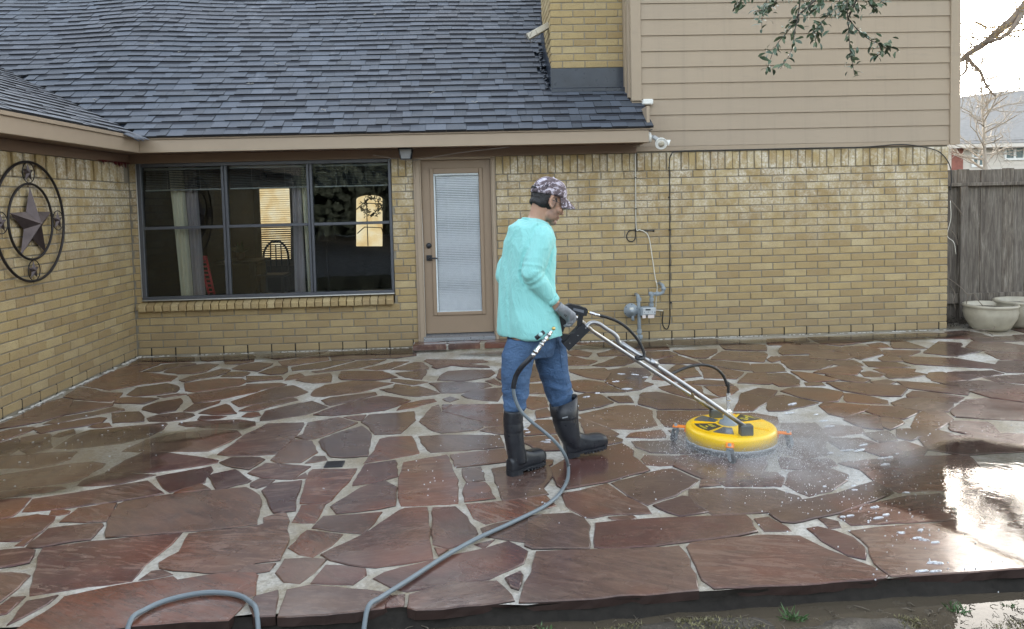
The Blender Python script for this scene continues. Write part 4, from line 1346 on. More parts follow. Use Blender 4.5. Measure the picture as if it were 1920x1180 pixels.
[(0.137,-5.524),(0.174,-5.374),(0.210,-5.284),(0.246,-5.090),(0.404,-5.093),(0.663,-5.110),(0.789,-5.108),(0.913,-5.111),(0.919,-5.244),(0.894,-5.433),(0.877,-5.509),(0.714,-5.517),(0.548,-5.515),(0.436,-5.528),(0.272,-5.530)],
[(0.947,-5.115),(0.978,-5.073),(1.309,-5.032),(1.361,-5.033),(1.505,-5.060),(1.566,-5.205),(1.683,-5.383),(1.708,-5.462),(1.693,-5.472),(1.583,-5.484),(1.336,-5.499),(1.179,-5.495),(0.950,-5.489),(0.926,-5.419)],
[(1.462,-4.775),(1.701,-4.644),(1.922,-4.577),(2.208,-4.432),(2.220,-4.601),(2.071,-4.686),(1.827,-4.815),(1.542,-4.913),(1.484,-4.891)],
[(1.580,-4.979),(1.637,-4.970),(1.693,-5.021),(1.745,-5.100),(1.745,-5.197),(1.687,-5.309),(1.636,-5.265),(1.585,-5.111)],
[(1.682,-4.873),(1.721,-4.877),(1.761,-4.921),(1.738,-4.988),(1.675,-4.989)],
[(1.791,-4.860),(1.863,-4.785),(2.010,-4.732),(2.276,-4.645),(2.464,-4.638),(2.425,-4.778),(2.347,-4.953),(2.193,-4.960),(1.954,-4.965),(1.800,-4.964)],
[(1.761,-5.028),(1.940,-5.002),(2.243,-4.988),(2.337,-4.967),(2.389,-5.001),(2.467,-5.081),(2.548,-5.141),(2.787,-5.304),(2.686,-5.422),(2.315,-5.452),(2.001,-5.464),(1.824,-5.468),(1.721,-5.463),(1.714,-5.349),(1.769,-5.199),(1.774,-5.117)],
[(2.446,-4.763),(2.511,-4.735),(2.599,-4.606),(2.920,-4.642),(3.221,-4.667),(2.957,-4.987),(2.663,-4.987),(2.485,-5.018),(2.403,-4.990)],
[(2.511,-5.048),(2.593,-5.026),(2.909,-5.044),(2.742,-5.246),(2.529,-5.131),(2.468,-5.088)],
[(1.695,-4.414),(1.801,-4.236),(2.032,-4.151),(2.112,-4.316),(2.065,-4.395),(1.905,-4.536),(1.752,-4.595)],
[(2.218,-4.413),(2.229,-4.243),(2.154,-4.119),(2.568,-4.074),(2.987,-4.076),(2.930,-4.259),(2.787,-4.479),(2.739,-4.593),(2.492,-4.594),(2.408,-4.584),(2.246,-4.594)],
[(2.794,-4.480),(2.916,-4.302),(3.154,-4.308),(3.384,-4.423),(3.201,-4.646),(2.760,-4.595)],
[(3.274,-0.161),(3.703,-0.199),(3.616,-0.428),(3.279,-0.524),(3.142,-0.499)],
[(3.749,-0.165),(4.215,-0.253),(4.357,-0.444),(3.858,-0.666),(3.720,-0.526)],
[(4.262,-0.219),(4.905,-0.124),(4.939,-0.430),(4.521,-0.474),(4.405,-0.493)],
[(4.933,-0.130),(5.573,-0.208),(5.400,-0.556),(5.034,-0.447)],
[(5.476,-0.489),(5.903,-0.650),(6.002,-1.051),(5.665,-0.565)],
[(3.138,-0.832),(3.291,-0.564),(3.472,-0.520),(3.649,-0.552),(3.808,-0.769),(3.649,-0.921),(3.395,-1.015),(3.072,-1.028)],
[(3.675,-0.925),(3.877,-0.744),(4.107,-0.748),(4.135,-0.935),(4.056,-1.130),(3.944,-1.210),(3.702,-1.363),(3.766,-1.079)],
[(3.618,-0.985),(3.712,-1.104),(3.686,-1.264),(3.546,-1.355),(3.272,-1.227),(3.381,-1.047)],
[(3.046,-1.090),(3.288,-1.131),(3.381,-1.340),(3.361,-1.520),(3.129,-1.714),(2.905,-1.678),(2.960,-1.332)],
[(2.858,-1.221),(2.944,-1.106),(3.008,-1.117),(2.959,-1.270),(2.837,-1.343)],
[(3.428,-1.379),(3.644,-1.372),(3.594,-1.647),(3.406,-1.587),(3.389,-1.434)],
[(3.047,-1.811),(3.379,-1.641),(3.554,-1.698),(3.353,-1.967),(3.173,-1.912)],
[(2.621,-1.825),(2.805,-1.827),(2.792,-2.084),(2.698,-2.287),(2.541,-2.263),(2.535,-2.044)],
[(2.872,-1.756),(3.013,-1.887),(3.125,-2.135),(2.839,-2.165),(2.866,-1.943)],
[(3.115,-1.929),(3.317,-2.013),(3.377,-2.174),(3.264,-2.254),(3.158,-2.140)],
[(3.461,-1.877),(3.565,-1.867),(3.601,-2.006),(3.517,-2.070),(3.407,-2.027)],
[(3.706,-1.457),(3.979,-1.532),(3.988,-1.740),(3.706,-1.722),(3.653,-1.656)],
[(3.929,-1.338),(4.027,-1.257),(4.121,-1.306),(4.049,-1.501),(3.881,-1.473)],
[(4.171,-1.314),(4.213,-1.334),(4.597,-1.469),(4.776,-1.782),(4.675,-1.907),(4.374,-1.774),(4.097,-1.641),(4.079,-1.519)],
[(4.169,-0.977),(4.506,-1.071),(4.225,-1.291),(4.044,-1.228)],
[(4.175,-0.647),(4.360,-0.603),(4.293,-0.855),(4.149,-0.830)],
[(4.534,-0.477),(4.615,-0.571),(4.615,-0.984),(4.313,-0.895)],
[(4.621,-1.021),(4.953,-0.673),(5.118,-0.780),(4.962,-0.974),(5.069,-1.169),(4.664,-1.366),(4.475,-1.168)],
[(5.060,-0.955),(5.305,-0.698),(5.514,-0.736),(5.804,-1.298),(5.372,-1.324),(5.119,-1.178)],
[(5.077,-1.239),(5.329,-1.382),(5.770,-1.425),(5.503,-1.756),(4.986,-1.560)],
[(3.375,-2.223),(3.541,-2.200),(3.546,-2.273),(3.456,-2.331),(3.361,-2.293)],
[(3.623,-2.009),(3.914,-1.949),(3.957,-2.062),(3.757,-2.133),(3.568,-2.129)],
[(3.643,-1.769),(3.889,-1.780),(3.985,-1.852),(3.907,-1.921),(3.648,-1.987)],
[(2.993,-2.213),(3.113,-2.231),(3.536,-2.413),(3.496,-2.521),(3.331,-2.712),(3.130,-2.640),(2.995,-2.468)],
[(2.807,-2.185),(2.949,-2.206),(2.918,-2.297),(2.763,-2.283)],
[(2.501,-2.417),(2.642,-2.325),(2.857,-2.380),(2.965,-2.530),(2.799,-2.778),(2.682,-2.801),(2.571,-2.643)],
[(2.975,-2.553),(3.099,-2.678),(3.167,-2.830),(3.116,-2.921),(2.860,-2.806)],
[(3.185,-2.892),(3.358,-2.777),(3.466,-2.813),(3.610,-2.972),(3.422,-3.168),(3.265,-3.110),(3.154,-2.984)],
[(3.591,-2.256),(3.827,-2.388),(3.966,-2.613),(3.855,-2.746),(3.620,-2.539),(3.551,-2.484)],
[(3.391,-2.720),(3.544,-2.572),(3.679,-2.678),(3.795,-2.820),(3.622,-2.954),(3.497,-2.797)],
[(2.330,-2.566),(2.471,-2.544),(2.634,-2.814),(2.521,-2.875),(2.265,-2.990),(2.169,-2.976)],
[(2.610,-2.888),(2.683,-2.821),(2.833,-2.881),(2.971,-2.958),(2.859,-3.072),(2.625,-3.216),(2.579,-3.105)],
[(2.878,-3.075),(2.990,-2.961),(3.135,-3.018),(3.226,-3.159),(3.012,-3.302),(2.910,-3.220)],
[(2.611,-3.265),(2.778,-3.150),(2.883,-3.217),(2.745,-3.523),(2.643,-3.448)],
[(2.902,-3.253),(2.986,-3.332),(2.968,-3.395),(2.788,-3.529),(2.794,-3.467)],
[(2.594,-3.579),(2.773,-3.572),(2.717,-3.753),(2.587,-3.778)],
[(2.866,-3.524),(3.101,-3.570),(3.142,-3.694),(2.897,-3.691),(2.792,-3.763),(2.764,-3.703)],
[(2.953,-3.535),(3.168,-3.255),(3.283,-3.149),(3.402,-3.201),(3.347,-3.347),(3.110,-3.556)],
[(2.891,-3.747),(2.965,-3.700),(3.284,-3.741),(3.112,-4.067),(2.972,-4.074),(2.810,-3.953)],
[(3.489,-3.159),(3.775,-2.898),(3.936,-2.881),(4.115,-3.043),(4.369,-3.281),(4.144,-3.552),(3.625,-3.385),(3.414,-3.289)],
[(3.317,-3.409),(3.544,-3.472),(3.438,-3.703),(3.899,-3.849),(3.738,-4.043),(3.128,-4.056),(3.292,-3.742),(3.195,-3.597)],
[(3.907,-2.352),(4.268,-2.336),(4.489,-2.543),(4.753,-2.751),(4.404,-2.656),(3.993,-2.572)],
[(4.034,-1.995),(4.161,-1.989),(4.134,-2.291),(3.889,-2.326),(3.939,-2.111)],
[(4.206,-1.996),(4.617,-2.008),(4.615,-2.113),(4.170,-2.272)],
[(4.366,-2.228),(4.754,-2.187),(5.108,-2.243),(4.798,-2.626),(4.374,-2.352)],
[(4.935,-1.631),(5.124,-1.692),(5.419,-1.859),(5.164,-2.174),(4.671,-2.070),(4.669,-1.934)],
[(3.973,-2.635),(4.375,-2.695),(4.691,-2.827),(4.376,-3.211),(4.001,-2.850)],
[(2.288,-3.699),(2.349,-3.664),(2.519,-3.686),(2.566,-3.817),(2.419,-3.878),(2.280,-3.913)],
[(2.574,-3.818),(2.769,-3.788),(2.802,-3.952),(2.706,-4.054),(2.607,-4.078),(2.462,-4.024),(2.406,-3.903)],
[(2.476,-3.362),(2.636,-3.462),(2.601,-3.565),(2.369,-3.623),(2.304,-3.526)],
[(2.144,-3.285),(2.382,-3.317),(2.337,-3.634),(2.202,-3.825),(2.192,-3.953),(1.965,-4.024),(1.889,-3.864)],
[(1.849,-3.961),(1.955,-4.047),(2.140,-4.046),(2.125,-4.162),(1.921,-4.217),(1.782,-4.167)]]


STONE_EDGE = plain('broken_edge_shade', (.034, .021, .018), .55, var=.5, spec=.2, nscale=14, bump=.6, bscale=40)  # wet broken edge, with the shade of its turned-away faces painted in


def stone_mesh(poly, grow, front):
    p = [Vector((x, y)) for x, y in poly]
    area = sum(p[i].x*p[(i+1) % len(p)].y-p[(i+1) % len(p)].x*p[i].y for i in range(len(p)))
    if area < 0:
        p.reverse()
    c = sum(p, Vector((0, 0)))/len(p)
    q = []
    for i in range(len(p)):
        a, b = p[i], p[(i+1) % len(p)]
        k = max(1, int((b-a).length/.055))
        nrm = Vector(((b-a).y, -(b-a).x)).normalized() if (b-a).length > 1e-6 else Vector((0, 0))
        for j in range(k):
            t = j/k
            s = a.lerp(b, t)
            amp = .0075 if j else .002
            if front and s.y < -5.50:
                amp *= 1.3
            q.append(s+nrm*(amp*noise.noise((s.x*17, s.y*17, 2.0))*1.6+grow))
    n = len(q)
    inn = []
    for i in range(n):
        t = (q[(i+1) % n]-q[i-1])
        t = t.normalized() if t.length > 1e-7 else Vector((1, 0))
        inn.append(q[i]+Vector((-t.y, t.x))*.0055)
    dep = .043 if front else .035
    V = [(a.x-c.x, a.y-c.y, 0) for a in inn]
    V += [(a.x-c.x, a.y-c.y, -.0048) for a in q]
    V += [(a.x-c.x+random.uniform(-.003, .003)*front, a.y-c.y+random.uniform(-.004, .006)*front, -dep*random.uniform(.9, 1.1)) for a in q]
    F = [tuple(range(n))]
    S = [False]
    for r in (0, 1):
        for i in range(n):
            j = (i+1) % n
            F.append((r*n+j, r*n+i, (r+1)*n+i, (r+1)*n+j))
            S.append(r == 0)
    me = bpy.data.meshes.new('flagstone')
    me.from_pydata(V, [], F)
    me.polygons.foreach_set('use_smooth', S)
    me.materials.append(STONE)
    me.materials.append(STONE_EDGE)
    me.polygons.foreach_set('material_index', [0]*(1+n)+[1]*n)
    me.update()
    return me, c


for x, y, w_, d_ in ((5.75, -.62, .42, .13), (6.35, -.55, .5, .12), (5.5, -.30, .16, .20), (6.25, -.22, .08, .14), (7.0, -.35, .3, .25), (7.2, -.9, .6, .2), (6.3, -.93, .5, .12), (7.0, .1, .2, .15)):
    STONES.append([(x-w_, y-d_), (x+w_*.8, y-d_*1.05), (x+w_, y+d_*.2), (x+w_*.7, y+d_), (x-w_*.8, y+d_*.9)])
for poly in STONES:
    cx = sum(p[0] for p in poly)/len(poly)
    cy = sum(p[1] for p in poly)/len(poly)
    front = min(p[1] for p in poly) < -5.40
    grow = .0065 if cx < 2.2 else .0065+min(.014, (cx-2.2)*.014)
    me, c = stone_mesh(poly, grow, front)
    low = -.0012 if (cx < -2.3 and -4.6 < cy < -2.7) else 0
    o = put('flagstone', me, PATIO, (c.x, c.y, low+random.uniform(-.002, .0035)))
    tilt = .004 if not front else .002
    o.rotation_euler = (random.uniform(-tilt, tilt), random.uniform(-tilt, tilt), 0)

# white mortar crumbs along the foot of the walls
m = MB()
def crumb(x, y, s):
    m.ball((x, y, .004), (s*random.uniform(.6, 1.8), s*random.uniform(.5, 1), s*random.uniform(.3, .6)), nu=6, nv=4)
for k in range(520):
    t = random.random()
    if noise.noise((t*30, 0, 0)) > -.12:
        x = XL+t*(XR-XL)
        crumb(x, -.012-abs(random.gauss(0, .012)), .010)
for k in range(330):
    y = -random.random()*3.4
    if noise.noise((y*5, 3, 0)) > -.25:
        crumb(XL+.012+abs(random.gauss(0, .014)), y, .011)
m.build('mortar_crumb', plain('white_mortar', (.55, .53, .49), .8, var=.2, nscale=40), kind='stuff')

# ---- step below the door
STEP = thing('door_step', (-.05, -.1, 0), 'low flagstone step with white joints in front of the glazed door', 'step')
m = MB()
m.bbox((-.715, -.232, -.02), (.60, -.003, .066), .004)
m.build('step_body', GROUT, STEP)
for P in ([(-.71, -.235), (-.36, -.235), (-.33, -.16), (-.45, -.12), (-.70, -.125)], [(-.70, -.105), (-.47, -.10), (-.36, -.05), (-.38, -.006), (-.70, -.006)],
          [(-.31, -.235), (.02, -.235), (.035, -.10), (-.10, -.085), (-.30, -.10), (-.35, -.14)], [(-.33, -.075), (-.08, -.065), (-.03, -.006), (-.35, -.006)],
          [(.075, -.235), (.33, -.235), (.34, -.10), (.10, -.10)], [(-.02, -.06), (.05, -.08), (.34, -.08), (.34, -.006), (.0, -.006)], [(.36, -.235), (.60, -.235), (.60, -.006), (.37, -.006)]):
    me, c = stone_mesh(P, 0, False)
    put('flagstone', me, STEP, (c.x, c.y, .074))
for a, b in ((-.712, -.345), (-.325, .025), (.075, .33), (.36, .60)):
    m = MB()
    m.bbox((a, -.250+random.uniform(-.004, .004), .012), (b, -.2325, .066), .004)
    m.build('riser_stone', STONE, STEP)

# ---- water
def water_material(name, silt, amount, ripple=.15, scale=9, edge=True):
    M = Mat(name)
    M.n.remove(M.p)
    tr = M.node('BsdfTransparent')
    tr.inputs[0].default_value = (.93, .92, .88, 1)
    df = M.node('BsdfDiffuse')
    df.inputs[0].default_value = (*silt, 1)
    gl = M.node('BsdfGlossy')
    gl.inputs['Roughness'].default_value = .03
    nb = M.bump(M.math('ADD', M.noise(scale, 3, .5, None, .6), M.math('MULTIPLY', M.noise(scale*4, 2), .3)), ripple, .01)
    M.link(nb, gl.inputs['Normal'])
    m1 = M.node('MixShader')
    f = M.ramp(M.noise(1.3, 4, .6), [(.3, max(0, amount-.18)), (.7, min(1, amount+.18))])
    dp = M.node('Attribute', attribute_name='depth').outputs['Fac']
    if edge:
        f = M.math('MULTIPLY', f, M.ramp(dp, [(0., 0.), (1., 1.)]))
    M.link(f, m1.inputs[0])
    M.link(tr.outputs[0], m1.inputs[1])
    M.link(df.outputs[0], m1.inputs[2])
    fr = M.node('Fresnel')
    fr.inputs[0].default_value = 1.33
    M.link(nb, fr.inputs['Normal'])
    m2 = M.node('MixShader')
    ff = fr.outputs[0]
    if edge:
        ff = M.math('MULTIPLY', ff, M.ramp(M.math('ADD', dp, M.math('MULTIPLY', M.noise(26, 3), .25)), [(.12, 0.), (.32, 1.)]))
    M.link(ff, m2.inputs[0])
    M.link(m1.outputs[0], m2.inputs[1])
    M.link(gl.outputs[0], m2.inputs[2])
    M.link(m2.outputs[0], M.out.inputs[0])
    return M.m


SILTY = water_material('silty_water', (.35, .265, .175), .26, .05, 6)
CLEAR = water_material('clear_water', (.2, .18, .15), .05, .06, 9)
MUDDY = water_material('muddy_water', (.075, .062, .045), .85, .05, 7, False)
def pool(name, outline, z, mat):
    """a thin sheet of water whose film thins out towards its edge (number 'depth' per point)"""
    n = len(outline)
    cx, cy = sum(p[0] for p in outline)/n, sum(p[1] for p in outline)/n
    V, F, D = [(cx, cy, z)], [], [1.0]
    for q, d in ((.35, 1.), (.6, .85), (.8, .5), (.92, .2), (1., 0.)):
        V += [(cx+(x-cx)*q, cy+(y-cy)*q, z) for x, y in outline]
        D += [d]*n
    for k in range(n):
        F.append((0, 1+k, 1+(k+1) % n))
        for r in range(4):
            F.append((1+r*n+k, 1+(r+1)*n+k, 1+(r+1)*n+(k+1) % n, 1+r*n+(k+1) % n))
    me = bpy.data.meshes.new(name)
    me.from_pydata(V, [], F)
    at = me.attributes.new('depth', 'FLOAT', 'POINT')
    at.data.foreach_set('value', D)
    me.materials.append(mat)
    me.update()
    return put(name, me, None, kind='structure')


pud = [blob(-2.95, -3.55, 1.0, .72, 80, .30, 1.3, .25), blob(-1.95, -2.95, .45, .16, 40, .5, 2.2, .5)]
pud = [[(max(x, XL+.02), max(y, -5.3)) for x, y in p] for p in pud]
for k, p in enumerate(pud):
    pool('puddle', p, .0052+.0001*k, SILTY)
film = [blob(2.95, -4.75, .85, .95, 120, .20, 21.3, -.1)]
for k, p in enumerate(film):
    pool('water_film', [(x, max(y, -5.45)) for x, y in p], .0062+.0001*k, CLEAR)
wall_wet = [blob(-2.4, -.22, 1.2, .16, 60, .3, 31.3, 0), blob(-.9, -.20, .75, .17, 50, .3, 33.3, 0), blob(2.1, -.30, 1.5, .2, 60, .3, 35.3, 0), blob(4.3, -.35, 1.1, .22, 60, .3, 38.3, 0), blob(.3, -.5, .5, .12, 40, .3, 41, 0)]
for k, p in enumerate(wall_wet):
    pool('water_film', [(max(x, XL+.02), min(y, -.004)) for x, y in p], .0072+.0001*k, CLEAR)

# flooded ground in front of the patio
rip = MUDDY
sheet('flood_water', [[(-7, -9.5), (9, -9.5), (9, -5.60), (-7, -5.40)]], -.072, MUDDY)

# ---- foam: flat bubbly patches and flecks
FOAM = Mat('soap_foam')
FOAM.set(Base_Color=FOAM.mix(FOAM.noise(80, 3), (.50, .53, .58), (.80, .82, .85)), Roughness=.35, Normal=FOAM.bump(FOAM.noise(140, 3), .6, .004),
         Alpha=FOAM.ramp(FOAM.noise(55, 5, .75), [(.36, .25), (.55, .95)]))
FOAM = FOAM.m
m = MB()
def foam_patch(x, y, r, ry=None, rot=0, z=.0042, n=None):
    ry = ry or r*.6
    p = blob(0, 0, r, ry, n or max(7, min(26, int(r*300))), .55, random.uniform(0, 60), rot)
    nn = len(p)
    tk = min(.003, r*.25)
    V = [(x, y, z+tk)]+[(x+a*.8, y+b*.8, z+tk*.85) for a, b in p]+[(x+a, y+b, z-.004) for a, b in p]
    F = []
    for k in range(nn):
        j = (k+1) % nn
        F.append((0, 1+k, 1+j))
        F.append((1+k, 1+nn+k, 1+nn+j, 1+j))
    m.add(V, F, True)
for x, y, z in [(0.287, -3.136, 0.000), (0.313, -3.216, 0.000), (0.264, -3.067, 0.000), (0.334, -3.294, 0.000), (0.247, -2.784, 0.000), (0.440, -3.520, 0.000), (0.465, -3.478, 0.000), (0.757, -2.658, 0.000), (0.880, -2.398, 0.000), (0.986, -2.292, 0.000), (1.316, -1.635, 0.000), (1.432, -1.675, 0.000), (1.504, -1.793, 0.000), (1.214, -1.912, 0.000), (1.254, -2.187, 0.000)]:
    foam_patch(x, y, random.uniform(.018, .045), random.uniform(.008, .02), random.uniform(-.6, .6))
for x, y, z in [(2.295, -3.066, 0.000), (2.415, -2.830, 0.000), (2.467, -3.132, 0.000), (2.451, -3.293, 0.000), (2.430, -3.419, 0.000), (2.462, -3.830, 0.000), (2.446, -4.083, 0.000), (2.503, -4.071, 0.000), (2.572, -4.020, 0.000), (2.403, -4.191, 0.000), (2.084, -3.521, 0.000), (2.384, -3.926, 0.000), (2.313, -3.917, 0.000), (2.186, -3.952, 0.000)]:
    foam_patch(x, y, random.uniform(.02, .05), random.uniform(.005, .014), random.uniform(-.1, .5))
for x, y, z in [(2.052, -5.168, 0.000), (2.087, -5.194, 0.000), (2.029, -5.143, 0.000), (1.956, -5.378, 0.000), (1.980, -5.386, 0.000), (1.867, -5.446, 0.000), (1.926, -5.452, 0.000), (2.093, -5.063, 0.000), (2.055, -4.491, 0.000), (2.030, -4.551, 0.000), (1.897, -4.481, 0.000), (2.029, -4.876, 0.000), (1.970, -4.909, 0.000), (1.803, -4.878, 0.000), (1.846, -4.869, 0.000), (2.284, -4.618, 0.000), (2.019, -4.782, 0.000), (1.988, -5.082, 0.000)]:
    foam_patch(x, y, random.uniform(.012, .035), random.uniform(.004, .008), random.uniform(-.2, .2))
for k in range(70):
    x, y, z = random.choice([(-3.214, -3.174, -0.000), (-2.904, -3.534, 0.000), (-2.933, -3.093, 0.000), (-2.693, -3.351, -0.000), (-2.632, -3.850, 0.000), (-2.454, -3.486, -0.000), (-2.427, -3.157, 0.000), (-2.761, -2.993, 0.000), (-2.272, -2.798, 0.000), (-3.321, -2.793, 0.000), (-2.227, -3.615, 0.000), (-3.140, -2.543, 0.000)])
    foam_patch(x+random.gauss(0, .25), y+random.gauss(0, .2), random.uniform(.002, .009), n=7)
for k in range(110):
    x, y, z = random.choice([(-0.141, -3.768, 0.000), (-0.009, -4.154, 0.000), (0.338, -3.724, 0.000), (0.471, -3.027, 0.000), (0.443, -4.030, 0.000), (-0.181, -3.553, 0.000), (0.239, -4.183, 0.000), (0.318, -4.356, 0.000), (0.822, -2.790, 0.000), (1.177, -1.985, 0.000), (1.542, -1.627, 0.000), (0.140, -3.482, 0.000), (-0.333, -3.938, 0.000), (0.734, -4.827, 0.000)])
    foam_patch(x+random.gauss(0, .16), y+random.gauss(0, .14), random.uniform(.0015, .005), n=6)
for k in range(300):
    x, y, z = random.choice([(1.808, -4.365, 0.000), (1.877, -4.609, 0.000), (1.887, -4.821, 0.000), (1.995, -5.023, 0.000), (1.938, -5.296, 0.000), (2.154, -4.640, 0.000), (2.245, -4.244, 0.000), (2.392, -4.433, 0.000), (2.253, -4.861, 0.000), (1.675, -4.798, 0.000), (2.147, -4.047, -0.000), (2.754, -3.813, 0.000), (3.154, -3.515, 0.000)])
    foam_patch(x+random.gauss(0, .22), y+random.gauss(0, .18), random.uniform(.0015, .005), n=6)
for x, y, z in [(1.367, -5.531, -0.080), (1.382, -5.537, -0.080), (1.345, -5.529, -0.080), (1.511, -5.557, -0.080), (1.513, -5.541, -0.080), (1.608, -5.587, -0.080), (1.709, -5.526, -0.080), (1.722, -5.544, -0.080), (1.939, -5.470, -0.080), (1.940, -5.506, -0.080), (1.951, -5.541, -0.080), (1.849, -5.630, -0.080), (1.798, -5.605, -0.080), (1.712, -5.637, -0.080), (1.556, -5.424, -0.080), (1.574, -5.435, -0.080), (0.937, -5.544, -0.080), (1.010, -5.591, -0.080)]:
    foam_patch(x, y, random.uniform(.012, .035), random.uniform(.008, .014), 0, -.082)
m.build('soap_foam', FOAM, kind='stuff', fix=True)

# small metal grate set in the joint
DR = thing('drain_grate', [(-0.921, -3.772, 0.000)][0], 'small dark rectangular drain set in the pale joint of the patio', 'drain')
x, y, z = [(-0.921, -3.772, 0.000)][0]
m = MB()
m.bbox((x-.058, y-.05, -.012), (x+.058, y+.05, .0025), .002)
m.build('grate_frame', BLACK, DR)
m = MB()
for k in range(5):
    m.box((x-.05, y-.04+k*.018, .0026), (x+.05, y-.034+k*.018, .0045))
m.build('grate_bar', IRON, DR)

# ================================================================== THE MAN
def fuse(mb, voxel, sm=6, fac=.5):
    """one continuous skin over overlapping shapes: returns (verts n x 3, faces)"""
    me = mb.mesh('fuse', [])
    o = bpy.data.objects.new('fuse', me)
    COL.objects.link(o)
    r = o.modifiers.new('r', 'REMESH')
    r.mode = 'VOXEL'
    r.voxel_size = voxel
    if sm:
        s = o.modifiers.new('s', 'SMOOTH')
        s.iterations = sm
        s.factor = fac
    dg = bpy.context.evaluated_depsgraph_get()
    ev = o.evaluated_get(dg)
    e = bpy.data.meshes.new_from_object(ev)
    bpy.data.objects.remove(o)
    bpy.data.meshes.remove(me)
    return e


def coords(me):
    a = np.empty(len(me.vertices)*3, np.float32)
    me.vertices.foreach_get('co', a)
    n = np.empty(len(me.vertices)*3, np.float32)
    me.vertices.foreach_get('normal', n)
    return a.reshape(-1, 3), n.reshape(-1, 3)


def finish(me, name, mat, parent, co=None, kind=None):
    if co is not None:
        me.vertices.foreach_set('co', co.astype(np.float32).ravel())
    me.name = name
    me.materials.clear()
    me.materials.append(mat)
    me.polygons.foreach_set('use_smooth', [True]*len(me.polygons))
    me.update()
    return put(name, me, parent, kind=kind)


def ring(c, u, v, a, b, n=28, ex=2.0):
    out = []
    c, u, v = Vector(c), Vector(u), Vector(v)
    for k in range(n):
        t = 2*math.pi*k/n
        ct, st = math.cos(t), math.sin(t)
        x = math.copysign(abs(ct)**(2/ex), ct)
        y = math.copysign(abs(st)**(2/ex), st)
        out.append(c+u*(a*x)+v*(b*y))
    return out


def limb(mb, pts, radii, n=16, sub=5):
    P = smooth_path(pts, sub)
    k = len(P)
    R = []
    for i in range(k):
        t = i/(k-1)*(len(radii)-1)
        j = min(int(t), len(radii)-2)
        R.append(radii[j]*(1-(t-j))+radii[j+1]*(t-j))
    mb.tube(P, R, n)
    mb.ball(P[0], R[0]*.98, nu=n, nv=8)
    mb.ball(P[-1], R[-1]*.98, nu=n, nv=8)


TH = math.radians(33)
FW, LT, UPV = Vector((math.cos(TH), math.sin(TH), 0)), Vector((-math.sin(TH), math.cos(TH), 0)), Vector((0, 0, 1))
# head frame
PH, TT = math.radians(15), math.radians(20)
HF = Vector((math.cos(PH)*math.cos(TT), math.sin(PH)*math.cos(TT), -math.sin(TT)))
HL = Vector((-math.sin(PH), math.cos(PH), 0))
HU = HF.cross(HL)
HC = Vector((.446, -3.925, 1.615))
HM = Matrix((HF, HL, HU)).transposed()


def hp(x, y, z):
    return HC+HM @ Vector((x, y, z))


SKIN = Mat('skin')
_n = SKIN.noise(28, 4)
_c = SKIN.mix(_n, (.40, .225, .15), (.50, .30, .215))
_c = SKIN.mix(SKIN.node('Attribute', attribute_name='stubble').outputs['Fac'], _c, (.055, .045, .042))
_c = SKIN.mix(SKIN.node('Attribute', attribute_name='lip').outputs['Fac'], _c, (.33, .12, .105))
SKIN.set(Base_Color=_c, Roughness=.48, Subsurface_Weight=.12, Normal=SKIN.bump(SKIN.noise(160, 3), .12, .003))
SKIN.p.inputs['Subsurface Radius'].default_value = (.012, .005, .003)
SKIN = SKIN.m

# body: head, neck, trunk, arms and legs in one skin
b = MB()
b.ball(hp(-.008, 0, .032), (.099, .079, .098), HM, 24, 16)
b.ball(hp(.035, 0, .01), (.062, .068, .078), HM, 20, 12)
b.ball(hp(.040, 0, -.055), (.054, .056, .060), HM, 20, 12)
b.ball(hp(.028, .034, -.075), (.044, .022, .036), HM, 14, 9)
b.ball(hp(.028, -.034, -.075), (.044, .022, .036), HM, 14, 9)
b.ball(hp(.072, 0, -.108), (.024, .028, .022), HM, 14, 9)
b.ball(hp(.086, 0, .022), (.014, .050, .014), HM, 16, 9)
b.ball(hp(.066, .040, -.030), (.026, .024, .026), HM, 14, 9)
b.ball(hp(.066, -.040, -.030), (.026, .024, .026), HM, 14, 9)
limb(b, [hp(.088, 0, .012), hp(.100, 0, -.016), hp(.112, 0, -.040)], [.009, .0105, .0125], 12)
b.ball(hp(.104, .012, -.045), (.011, .009, .009), HM, 10, 7)
b.ball(hp(.104, -.012, -.045), (.011, .009, .009), HM, 10, 7)
b.ball(hp(.090, 0, -.070), (.014, .026, .009), HM, 12, 7)
b.ball(hp(.087, 0, -.084), (.014, .023, .008), HM, 12, 7)
for s in (1, -1):          # ears
    for k in range(11):
        t = math.pi*(.10+1.42*k/10)
        b.ball(hp(-.002-.019*math.sin(t)*1.0+.004, s*(.083+.006*math.sin(t)), .005+.033*math.cos(t)-.005), .0062, nu=8, nv=6)
    b.ball(hp(-.004, s*.077, -.004), (.016, .007, .026), HM, 10, 8)
    b.ball(hp(.008, s*.079, -.032), (.008, .006, .010), HM, 8, 6)
    b.ball(hp(.012, s*.079, -.006), (.006, .007, .012), HM, 8, 6)
limb(b, [hp(-.030, 0, -.030), (.385, -3.925, 1.515), (.352, -3.925, 1.44)], [.058, .059, .072], 18)
b.loft([ring((.318, -3.925, z), LT, FW, a, c_, 28, 2.3) for z, a, c_ in ((.87, .145, .10), (.95, .15, .11), (1.15, .165, .118), (1.32, .185, .12), (1.42, .155, .09), (1.46, .08, .06))])
ARM_R = [(.405, -4.045, 1.40), (.365, -4.085, 1.30), (.325, -4.118, 1.20), (.372, -4.10, 1.125), (.435, -4.072, 1.045), (.476, -4.052, .985)]
ARM_L = [(.285, -3.83, 1.31), (.220, -3.80, 1.235), (.180, -3.81, 1.160), (.27, -3.77, 1.08), (.40, -3.76, 1.0), (.50, -3.79, .95)]
limb(b, ARM_R, [.05, .047, .043, .044, .037, .0285], 14)
